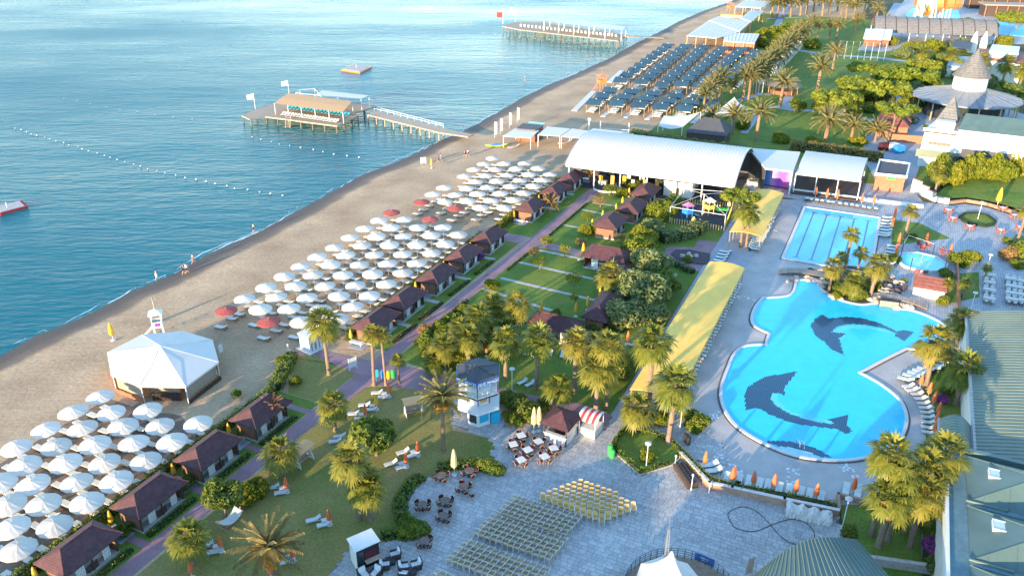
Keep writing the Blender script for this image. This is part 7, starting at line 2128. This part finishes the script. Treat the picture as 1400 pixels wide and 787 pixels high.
for A,B,lb in[((785,152),(812,125),'pale boardwalk in front of the near dark shades'),((833,113),(850,97),'pale boardwalk in front of the far dark shades')]:
 tag(MB().prism(strip(ground([A,B]),1.6,0),0,.12).build('boardwalk','coping'),lb,'boardwalk')
 # - white roofs beyond
C8=(920,0,8.744)
for px4,z,lb,wm in[([(165,432),(520,466),(800,385),(430,250)],4.2,'nearest slatted white roof on the far beach',None),([(430,250),(800,385),(935,265),(545,203)],4.4,'second slatted white roof on the far beach',None),([(800,225),(935,268),(1090,142),(930,132)],4.6,'narrow white roof behind the slatted ones',None),([(740,85),(1050,105),(1190,40),(880,0)],5.0,'farthest white roof at the top of the beach',None),([(608,500),(975,525),(1035,412),(612,398)],4.0,'white bar roof with brown walls behind the dark shades','terracotta')]:
 t,lv=quad_block('beach_roof',lb,'roof',crop(*C8,px4),z,0,wm,'tent_white','white roofs on the far beach',.9,.2)
 n=9
 q=MB()
 for k in range(1,n):
  a,b=lv[0].lerp(lv[1],k/n),lv[3].lerp(lv[2],k/n)
  q.tube(a+Vector((0,0,.25)),b+Vector((0,0,.25)),.12,.12,4)
 q.build('slats','white_metal',t)
 pm=MB().tube((0,0,0),(0,0,z),.15,.15,6).mesh('post','canopy_orange')
 for a in lv:place('post',pm,t,(a.x*.97,a.y*.97,0))
 for f in(.33,.66):
  for a,b in((lv[0],lv[1]),(lv[3],lv[2])):c2=a.lerp(b,f);place('post',pm,t,(c2.x,c2.y,0))
t,lv=quad_block('beach_deck','tan raised deck before the farthest white roofs','deck',crop(*C8,[(565,180),(830,190),(840,150),(570,140)]),1.2,0,'plank','canopy_orange',None,.95,.2)
# - beach sports station
CB=(670,150,7.153)
for px4,z,lb,m in[([(125,262),(400,282),(480,205),(250,185)],2.6,'pink-white awning of the beach sports station','cushion_cream'),([(465,250),(685,262),(785,190),(560,168)],2.8,'second white awning of the beach sports station','tent_white'),([(695,265),(890,282),(985,215),(800,188)],2.8,'third white awning of the beach sports station','tent_white'),([(960,215),(1340,262),(1359,225),(1010,188)],2.9,'long white awning beside the vaulted hall','tent_white'),([(370,140),(520,152),(545,135),(380,118)],2.6,'green-edged roof behind the beach sports station','mosaic_green')]:
 t,lv=quad_block('beach_awning',lb,'awning',crop(*CB,px4),z,0,None,m,'awnings of the beach sports station',.9,.12)
 pm=MB().tube((0,0,0),(0,0,z),.07,.07,6).mesh('post','white_metal')
 for a in lv:place('post',pm,t,(a.x*.97,a.y*.97,0))
t,lv=quad_block('equipment_hut','low grey roofed equipment hut at the sports station','hut',crop(*CB,[(255,190),(445,205),(530,160),(320,138)]),2.9,0,'hut_wood','roof_slate',None,.92,.15)
for k,(x,y)in enumerate([(45,275),(100,240),(188,180),(265,128)]):
 p=at(*crop(*CB,[(x,y)])[0])
 t=thing('feather_flag',ordn(k)+' white feather flag from the front at the beach sports station','flag',p,rad(20),'white feather flags')
 MB().tube((0,0,0),(0,0,3.9),.04,.02,6).build('pole','white_metal',t)
 MB().add([(.03,0,.7),(.6,0,.8),(.7,0,3.2),(.55,0,3.8),(.03,0,3.9),(.03,.02,.7),(.6,.02,.8),(.7,.02,3.2),(.55,.02,3.8),(.03,.02,3.9)],[(0,1,2,3,4),(9,8,7,6,5)]).build('banner','tent_white',t)
def board(px,py,m,m2,L,w_,lb,rz_):
 t=thing('kayak',lb,'boat',at(px,py,.05),rad(rz_))
 n=12;q=MB();sec=[]
 for k in range(n+1):
  x=-L/2+L*k/n;r=w_/2*max(.04,math.sin(math.pi*(.03+.94*k/n)))**.7
  lift=.25*abs(2*k/n-1)**3
  sec.append([(x,-r,.22+lift),(x,-r*.6,.03+lift),(x,r*.6,.03+lift),(x,r,.22+lift),(x,r*.5,.34+lift),(x,-r*.5,.34+lift)])
 vs=[p for s in sec for p in s]
 q.add(vs,[(i*6+j,i*6+(j+1)%6,(i+1)*6+(j+1)%6,(i+1)*6+j)for i in range(n)for j in range(6)])
 q.build('hull',m,t)
 MB().prism([(L*.28*math.cos(a),w_*.28*math.sin(a))for a in[i*.5236 for i in range(12)]],.33,.38).build('cockpit',m2,t)
board(679,200,'kayak_yellow','bin_blue',5.2,2.2,'yellow inflatable boat with blue cover on the sand',10)
board(702,202,'white_plastic','steel',3.6,.7,'white surfboard lying beside the yellow boat',40)
board(772,196,'white_plastic','cloth_red',4.5,.9,'white canoe stored under the third awning',40)
t=thing('volley_frame','small wooden goal frame on the sand behind the hall','frame',at(840,180),rad(-15))
for x in(-3.5,3.5):MB().tube((x,0,0),(x,0,2.4),.12,.12,6).build('post','coping',t)
MB().tube((-3.5,0,.6),(3.5,0,.6),.06,.06,5).build('rail','coping',t)
t=thing('beach_post','white signal post on the sand near the hall','post',at(805,178));MB().tube((0,0,0),(0,0,3),.15,.12,6).build('post','white_paint',t);MB().box(-.3,-.3,2.4,.3,.3,3.0).build('speaker_box','white_paint',t)
# - water park
t=thing('vaulted_canopy','long brown vaulted canopy beside the water slides','canopy',at(1270,55),VA+rad(10))
q=MB();ar=barrel(q,44,18,3.5,5.0,12);q.build('vault','roof_slate',t,smooth=True)
q=MB()
for k in range(12):q.path([(-22+4*k,y,z+.05)for y,z in ar],.15,4)
q.build('hoop','dark_wood',t)
pm=MB().tube((0,0,0),(0,0,3.6),.15,.15,6).mesh('post','white_metal')
for k in range(8):
 for y in(-8.8,8.8):place('post',pm,t,(-21+6*k,y,0))
struct('water_park_deck',MB().prism(ground([(1190,70),(1235,2),(1250,-10),(1420,-10),(1420,60),(1330,62),(1260,70)]),.0,.04),'deck_paving')
struct('splash_pool',MB().prism(ground([(1237,22),(1248,12),(1310,14),(1315,33),(1250,33)]),.0,.12),'mosaic_light')
struct('splash_pool',MB().prism(ground([(1310,38),(1370,30),(1420,42),(1420,52),(1350,46)]),.0,.12),'lap_floor')
def chute(pts,r,m,label,closed=False):
 P=[at(a,b,z)for a,b,z in pts];o=Vector((P[-1].x,P[-1].y,0))
 t=thing('water_slide',label,'water slide',o,0,'water slides')
 if closed:MB().path([p-o for p in P],r,10).build('tube',m,t)
 else:
  q=MB()
  for a,b in zip(P,P[1:]):
   d=b-a;s=Vector((-d.y,d.x,0)).normalized()*r
   a_,b_=a-o,b-o
   q.quad(a_-s,b_-s,b_+s,a_+s)
   for sg in(-1,1):q.quad(a_+s*sg,b_+s*sg,b_+s*sg*1.05+Vector((0,0,.9)),a_+s*sg*1.05+Vector((0,0,.9)))
  q.build('chute',m,t)
 for p in P[:-1]:
  MB().tube((p.x-o.x,p.y-o.y,0),(p.x-o.x,p.y-o.y,max(.3,p.z-.3)),.3,.3,6).build('support','white_metal',t)
chute([(1268,-12,12),(1264,4,7),(1258,16,2),(1254,22,.5)],2.2,'white_plastic','wide white water slide running into the splash pool')
chute([(1280,-10,12),(1275,4,7),(1268,16,2),(1264,22,.5)],1.4,'slide_yellow','yellow water slide beside the white one')
chute([(1262,-12,11),(1256,0,8),(1252,8,5)],1.2,'slide_orange','orange water slide at the left edge of the water park')
chute([(1282,5,8),(1292,4,8.5),(1302,4,8.5),(1310,5,8)],2.6,'slide_orange','fat orange tube slide high above the splash pool',True)
chute([(1296,9,7),(1286,13,5),(1276,17,3),(1271,21,1)],1.5,'slide_orange','orange tube slide curling down to the splash pool',True)
chute([(1278,4,8),(1284,3,8)],2.7,'white_plastic','white ring section of the fat tube slide',True)
for k,(px,py,L,lb)in enumerate([(1370,12,36,'long tan flat roof with red posts beyond the water park'),(1385,22,30,'tan flat roof in the top right corner')]):
 t=thing('long_pavilion',lb,'pavilion',at(px,py),VA+rad(12))
 MB().box(-L/2,-6,5,L/2,6,5.5).build('roof','plank',t)
 MB().box(-L/2+1,-4,0,L/2-1,5,5).build('wall','dark_wood',t)
 for j in range(7):MB().tube((-L/2+1+j*(L-2)/6,-5.5,0),(-L/2+1+j*(L-2)/6,-5.5,5),.25,.25,6).build('post','terracotta',t)
for k,x in enumerate((1334,1347,1358,1371)):
 t=thing('garden_parasol',ordn(k)+' cream square parasol beyond the water park','parasol',at(x,7+k),0,'cream square parasols');hip(MB(),6,6,3,4.6,.1).build('canopy','cushion_cream',t);MB().tube((0,0,0),(0,0,4.4),.12,.12,6).build('pole','pole_wood',t)
for k,(px4,z,lb,wm,rm)in enumerate([([(1327,80),(1400,88),(1404,74),(1340,68)],6,'low white building with a brown roof line behind the disc roof','white_paint','roof_red'),([(1352,72),(1392,76),(1394,66),(1356,63)],8,'white roof storey above the low white building','white_paint','white_paint'),([(1294,92),(1330,94),(1330,80),(1300,78)],3,'pale flat roof among the far trees','cream_wall','grey_path'),([(1300,66),(1326,70),(1330,60),(1306,56)],4,'dark pergola roof by the vaulted canopy',None,'shade_grey')]):
 quad_block('far_building',lb,'building',px4,z,0,wm,rm,None,.96,.5)
t=thing('twin_cone_tower','pair of white pointed towers behind the disc roof','tower',at(1335,72))
for x in(-3,3):MB().lathe([(1.4,0),(1.2,4),(.7,6),(.1,7.5)],12,0,(x*.6,0,0)).build('tower','white_paint',t)
for k,px in enumerate((1192,1203)):
 t=thing('solar_roof_hut',('left','right')[k]+' small hut with a sloping pale panel roof','hut',at(px,62),VA,'panel roofed huts')
 MB().box(-3,-3,0,3,3,2.6).build('wall','hut_wood',t)
 q=MB();q.add([(-3.4,-4,2.6),(3.4,-4,2.6),(3.4,4,5.2),(-3.4,4,5.2),(-3.4,-4,2.8),(3.4,-4,2.8),(3.4,4,5.4),(-3.4,4,5.4)],[(3,2,1,0),(4,5,6,7),(0,1,5,4),(1,2,6,5),(2,3,7,6),(3,0,4,7)]);q.build('panel_roof','glass_pale',t)
 #  PIERS, RAFTS, BUOYS
def pier(name,label,deck_px,z,posts,planks=None):
 P=ground(deck_px,z);c=sum(P,Vector())/len(P);c.z=SEA
 t=thing(name,label,'pier',c)
 lv=[p-Vector((c.x,c.y,0))for p in P]
 MB().prism([(p.x,p.y)for p in lv],z-SEA-.25,z-SEA,0).build('deck','plank',t)
 pm=MB().tube((0,0,-2),(0,0,z-SEA-.1),.16,.16,7).mesh('pile','bark')
 xs=[p.x for p in lv];ys=[p.y for p in lv]
 for i,(a,b)in enumerate(zip(lv,lv[1:]+lv[:1])):
  n=max(1,int((b-a).length/posts))
  for k in range(n):
   p=a.lerp(b,k/n)*.985
   place('pile',pm,t,(p.x,p.y,0))
  d=b-a
  MB().cbox(((a+b)/2).to_tuple()[:2]+(z-SEA-.12,),(d.length,.2,.3),0,math.atan2(d.y,d.x)).build('edge_beam','plank',t)
 return t,lv,c
CP=(320,100,7)
t1,lv,c1=pier('swimming_pier','wooden swimming pier with orange canopy and bridge to the beach',crop(*CP,[(75,405),(150,440),(300,415),(985,505),(1190,400),(1130,385),(1365,318),(640,205),(560,225),(380,290),(200,345)]),1.2,3.6)
bridge_pts=ground([(503,157),(600,181),(640,187)],1.2)
b2=ground([(512,151),(606,175),(648,184)],1.2)
q=MB();q.prism([(p.x,p.y)for p in bridge_pts]+[(p.x,p.y)for p in b2[::-1]],.95,1.2);bt=q.build('bridge_deck','plank');bt.parent=t1;bt.location=(-c1.x,-c1.y,-SEA)
def lerp_line(A,n):return[A[0].lerp(A[1],k/n)for k in range(n+1)]
pm=MB().tube((0,0,-2.2),(0,0,1.1),.18,.18,7).mesh('pile','pole_wood')
rm=MB().tube((0,0,1.2),(0,0,2.2),.05,.05,5).mesh('rail_post','white_metal')
for line in(bridge_pts,b2):
 for p in lerp_line(line,8):place('pile',pm,t1,(p.x-c1.x,p.y-c1.y,-SEA))
for p in lerp_line(b2,10):place('rail_post',rm,t1,(p.x-c1.x,p.y-c1.y,-SEA))
for z in(1.7,2.2):MB().tube(b2[0]+Vector((0,0,z-1.2)),b2[1]+Vector((0,0,z-1.2)),.05,.05,5).build('handrail','white_metal',t1,(-c1.x,-c1.y,-SEA))
can=ground(crop(*CP,[(385,290),(1040,378),(1130,270),(520,192)]),4.0)
c=sum(can,Vector())/4;c.z=1.2
t=thing('pier_canopy','orange tan canopy roof over the pier sunbeds','canopy',c)
L4=[p-c for p in can]
q=MB();n=9
for k in range(n):
 a0,a1=k/n,(k+1)/n
 r0,r1=Vector((0,0,.12)),Vector((0,0,.12))
 A0,A1,B0,B1=L4[0].lerp(L4[1],a0),L4[0].lerp(L4[1],a1),L4[3].lerp(L4[2],a0),L4[3].lerp(L4[2],a1)
 m0,m1=(A0+B0)/2+r0,(A1+B1)/2+r1
 q.quad(A0,A1,m1,m0);q.quad(m0,m1,B1,B0)
q.build('canopy_cloth','canopy_orange',t)
pm=MB().tube((0,0,0),(0,0,2.8),.09,.09,6).mesh('post','white_metal')
for k in range(6):
 for a,b in((L4[0],L4[1]),(L4[3],L4[2])):p=a.lerp(b,k/5);place('post',pm,t,(p.x,p.y,0))
can=ground(crop(*CP,[(770,210),(1215,245),(1290,215),(840,165)]),4.2)
c=sum(can,Vector())/4;c.z=1.2
t=thing('pier_canopy','pale grey canopy roof at the back of the pier','canopy',c)
L4=[p-c for p in can]
q=MB();q.quad(*L4);q.build('canopy_cloth','vault_white',t)
for a in L4+[(L4[0]+L4[1])/2,(L4[2]+L4[3])/2]:place('post',pm,t,(a.x,a.y,0))
q=MB()
ff=ground(crop(*CP,[(590,190),(830,215),(770,150),(630,160)]),4.2)
for a,b in zip(ff,ff[1:]+ff[:1]):q.tube(a-c,b-c,.06,.06,5)
for a in ff:q.tube(a-c,Vector((a.x-c.x,a.y-c.y,0)),.06,.06,5)
q.build('open_frame','white_metal',t)
for k in range(19):
 x=470+(985-470)*k/18;y=398+(470-398)*k/18
 L_PIER.put(ordn(k)+' cream sunbed from the left along the front of the pier',at(*crop(*CP,[(x,y+4)])[0],1.2),rad(80),'sunbeds on the pier')
L_TEAL=lounger_kind('bed_frame','poster_teal','pier_sunbed')
for k in range(18):
 x=520+(1090-520)*k/17;y=335+(408-335)*k/17
 L_TEAL.put(ordn(k)+' green sunbed from the left under the pier canopy',at(*crop(*CP,[(x,y+6)])[0],1.2),rad(80),'green sunbeds on the pier')
for k,(x,y,ty)in enumerate([(205,345,195),(527,200,70)]):
 p=at(*crop(*CP,[(x,y)])[0],1.2);h=height_of(p,100+ty/7)-1.2
 t=thing('flagpole',('left','right')[k]+' white flag on the swimming pier','flag',p,rad(-20),'pier flags')
 MB().tube((0,0,0),(0,0,h),.08,.06,6).build('pole','white_metal',t)
 q=MB()
 for i in range(5):q.quad((-.05-.42*i,.12*math.sin(i*1.1),h-1.5-.06*i),(-.05-.42*(i+1),.12*math.sin((i+1)*1.1),h-1.5-.06*(i+1)),(-.05-.42*(i+1),.12*math.sin((i+1)*1.1),h-.1-.1*(i+1)),(-.05-.42*i,.12*math.sin(i*1.1),h-.1-.1*i))
 q.build('flag','tent_white',t)
t=thing('pier_steps','wooden ladder going down from the pier into the sea','ladder',at(*crop(*CP,[(525,440)])[0],1.2))
for x in(-.6,.6):MB().tube((x,0,.9),(x-.3,-1.2,-2.2),.09,.09,6).build('rail','plank',t)
for k in range(6):MB().box(-.65-.05*k,-.05-.2*k,.3-.42*k,.55-.05*k,.1-.2*k,.38-.42*k).build('tread','plank',t)
t2,lv,c2=pier('distant_pier','long distant pier with a white roof and forest of piles',[(687,36),(712,41),(845,56),(858,48),(745,31),(706,30)],2.2,3.2)
can=ground([(744,29),(850,42),(856,36.5),(752,24)],6.0);c=sum(can,Vector())/4;c.z=2.2
t=thing('pier_canopy','white roof over the distant pier','canopy',c)
MB().quad(*[p-c for p in can]).build('canopy_cloth','tent_white',t)
pm=MB().tube((0,0,0),(0,0,3.8),.15,.15,6).mesh('post','white_metal')
for k in range(6):
 for a,b in((can[0],can[1]),(can[3],can[2])):p=a.lerp(b,k/5)-c;place('post',pm,t,(p.x,p.y,0))
A,B=at(856,50,2.2),at(905,52,.4);d=B-A
q=MB();q.cbox((0,0,0),(d.length,3,.3));o=q.build('bridge_deck','plank',None,(A+B)/2,math.atan2(d.y,d.x));o.parent=t2;o.location=(A+B)/2-Vector(c2);o.rotation_euler=(0,math.atan2(-(d.z),d.xy.length),math.atan2(d.y,d.x))
q=MB()
for k in range(26):
 p=at(712+130*k/25,36.5+14*k/25,2.2)-Vector(c2);q.cbox(p+Vector((0,0,.3)),(.8,2.2,.25));q.cbox(p+Vector((0,.9,.6)),(.8,.6,.2),rx=.5)
q.build('sunbeds','bed_pad',t2)['kind']='stuff'
for k,(px,py,ty,m)in enumerate([(687.5,33,17,'cloth_red'),(705,30,11,'tent_white')]):
 p=at(px,py,2.2);h=height_of(p,ty)-2.2
 t=thing('flagpole',('red','white')[k]+' flag at the sea end of the distant pier','flag',p,0)
 MB().tube((0,0,0),(0,0,h),.14,.1,6).build('pole','white_metal',t)
 MB().box(-2.6,-.03,h-2.2,0,.03,h).build('flag',m,t)
for px4,lb in[([(466,95),(492,99),(508,91),(483,87)],'square orange floating raft off the beach'),([(-10,291),(0,291),(38,281),(30,273),(-10,282)],'orange floating jetty cut by the left edge')]:
 P=ground(px4,-.3);c=sum(P,Vector())/len(P);c.z=SEA
 t=thing('floating_raft',lb,'raft',c)
 L4=[p-Vector((c.x,c.y,0))for p in P]
 MB().prism([(p.x,p.y)for p in L4],-.2,.45).build('float','slide_orange' if 'square' in lb else 'cloth_red',t)
 MB().prism([(p.x*.84,p.y*.84)for p in L4],.45,.52).build('deck','stone_edge',t)
 MB().tube((0,0,.5),(0,0,1.5),.08,.08,6).build('ladder_post','white_metal',t)
BU=thing('buoy','','buoy');MB().lathe([(.02,-.3),(.3,-.1),(.34,.1),(.22,.32),(.02,.38)],8).build('float','white_plastic',BU);MB().tube((0,0,.3),(0,0,.5),.05,.03,5).build('eye','dark_metal',BU)
BU=Kind(BU)
lines=[([(20,176),(120,206),(235,240),(330,259),(388,268)],34,'long near buoy line'),([(345,188),(380,197),(420,204),(455,211),(492,216)],11,'short buoy line before the swimming pier'),([(660,46),(686,49),(712,52),(740,54),(770,57),(800,60),(830,63)],10,'buoy line before the distant pier'),([(88,135),(160,150),(220,158),(262,164)],9,'faint buoy line left of the swimming pier')]
for pts,n,lb in lines:
 P=ground(pts,SEA);L=[0]
 for a,b in zip(P,P[1:]):L.append(L[-1]+(b-a).length)
 for k in range(n):
  s_=L[-1]*k/(n-1)
  for i in range(len(P)-1):
   if L[i]<=s_<=L[i+1]+1e-6:
    p=P[i].lerp(P[i+1],(s_-L[i])/(L[i+1]-L[i]));break
  BU.put('%s white float from the left on the %s'%(ordn(k),lb),p+Vector((random.uniform(-.3,.3),random.uniform(-.3,.3),.1)),0,'buoys of the swimming area',random.uniform(.35,.6)if 'faint' not in lb else.32)
  #  PEOPLE
def person(p,rz_,label,shirt,shorts,stride=.28,s=1.0):
 t=thing('person',label,'person',p,rz_)
 me=bpy.data.meshes.new('body')
 J={'pel':(0,0,.95,.15),'waist':(0,0,1.1,.14),'chest':(0,.02,1.33,.17),'neck':(0,.02,1.5,.06),'head':(0,.05,1.66,.105),'crown':(0,.04,1.73,.09),'hl':(-.1,0,.9,.1),'kl':(-.11,stride*.6,.5,.065),'al':(-.11,stride,.09,.045),'tl':(-.11,stride+.16,.04,.04),'hr':(.1,0,.9,.1),'kr':(.11,-stride*.3,.5,.065),'ar':(.11,-stride,.11,.045),'tr':(.11,-stride+.15,.04,.04),'sl':(-.19,.02,1.42,.065),'el':(-.25,-.08,1.15,.045),'wl':(-.24,.06,.93,.033),'fl':(-.24,.1,.83,.03),'sr':(.19,.02,1.42,.065),'er':(.25,.06,1.15,.045),'wr':(.25,.2,.97,.033),'fr':(.25,.25,.88,.03)}
 E=[('pel','waist'),('waist','chest'),('chest','neck'),('neck','head'),('head','crown'),('pel','hl'),('hl','kl'),('kl','al'),('al','tl'),('pel','hr'),('hr','kr'),('kr','ar'),('ar','tr'),('chest','sl'),('sl','el'),('el','wl'),('wl','fl'),('chest','sr'),('sr','er'),('er','wr'),('wr','fr')]
 ks=list(J)
 me.from_pydata([J[k][:3]for k in ks],[(ks.index(a),ks.index(b))for a,b in E],[])
 me.materials.append(M['skin'])
 o=place('body',me,t)
 bm=bmesh.new();bm.from_mesh(me);lay=bm.verts.layers.skin.verify()
 for v,k in zip(bm.verts,ks):
  v[lay].radius=(J[k][3],J[k][3]);v[lay].use_root=k=='pel'
 bm.to_mesh(me);bm.free()
 o.modifiers.new('skin','SKIN');o.modifiers.new('sub','SUBSURF').levels=1
 MB().lathe([(.112,1.64),(.118,1.7),(.09,1.79),(.02,1.82)],10,0,(0,.03,0)).build('hair','hair',t)
 q=MB();q.lathe([(.19,.86),(.185,1.0),(.165,1.1)],12)
 for x,y in((-.105,stride*.25),(.105,-stride*.12)):q.tube((x,0,.92),(x,y,.62),.12,.105,10)
 q.build('shorts',shorts,t)
 if shirt:MB().lathe([(.175,1.02),(.18,1.2),(.205,1.38),(.15,1.48),(.075,1.5)],12,0,(0,.015,0)).build('shirt',shirt,t)
 t.scale=(s,)*3
 return t
def beach_z(px,py,z=-.4):return at(px,py,z)
for px,py,z,a,lb,sh,so in[(215,383,-.72,-60,'person in pale shorts wading alone at the waterline',None,'cloth_pale'),(251,375,-.6,-40,'person in dark clothes walking nearer the sea of a pair','cloth_dark','cloth_dark'),(256,374,-.55,-50,'person in light shirt walking beside the dark dressed one','cloth_pale','cloth_dark'),(265,360,-.75,120,'bare-chested person standing at the edge of the waves',None,'cloth_red'),(347.5,318,-.7,-60,'person alone far along the waterline',None,'cloth_dark'),(599,222,0,100,'person in dark clothes on the open sand by the notice board','cloth_dark','cloth_dark'),(602.5,221,0,80,'person in light clothes beside the notice board','cloth_pale','cloth_pale'),(636,215,0,60,'person in dark clothes walking towards the sports station','cloth_dark','cloth_dark'),(640,214.5,0,70,'person in light clothes walking towards the sports station','cloth_pale','cloth_dark'),(803,82,-.6,60,'person far off by the water below the dark shades',None,'cloth_dark'),(718,111,-.8,90,'bather standing in the water off the far beach',None,'cloth_dark')]:
 person(at(px,py,z),rad(a),lb,sh,so)
 #  UNSEEN HOTEL BLOCKS BEHIND THE CAMERA (added and sized to shade plaza and beach)
for k,(x,y,L,w_,h,a)in enumerate([(-94,6,60,14,7.2,0),(-42,8,40,14,8.3,0),(2,8,40,14,8.8,0),(26,30,14,10,6.0,-35)]):
 t=thing('unseen_shade_block',['unseen white hotel block added to shade the beach side','unseen white hotel block added to shade the lawn','tallest unseen white hotel block added to shade the plaza','small unseen hotel block added for shade below the stage'][k],'building',(x,y,0),rad(a))
 MB().box(-L/2,-w_/2,0,L/2,w_/2,h).build('wall','cream_wall',t)
 hip(MB(),L+1,w_+1,h,h+2.5,L*.6).build('roof','roof_green',t)
 wm=MB().box(-.7,-.03,-.7,.7,.03,.7).mesh('window','glass_dark')
 for fl in range(int(h//3)):
  for j in range(int(L//4)):
   for sg in(-1,1):place('window',wm,t,(-L/2+2+j*4,sg*(w_/2+.03),1.7+fl*3))
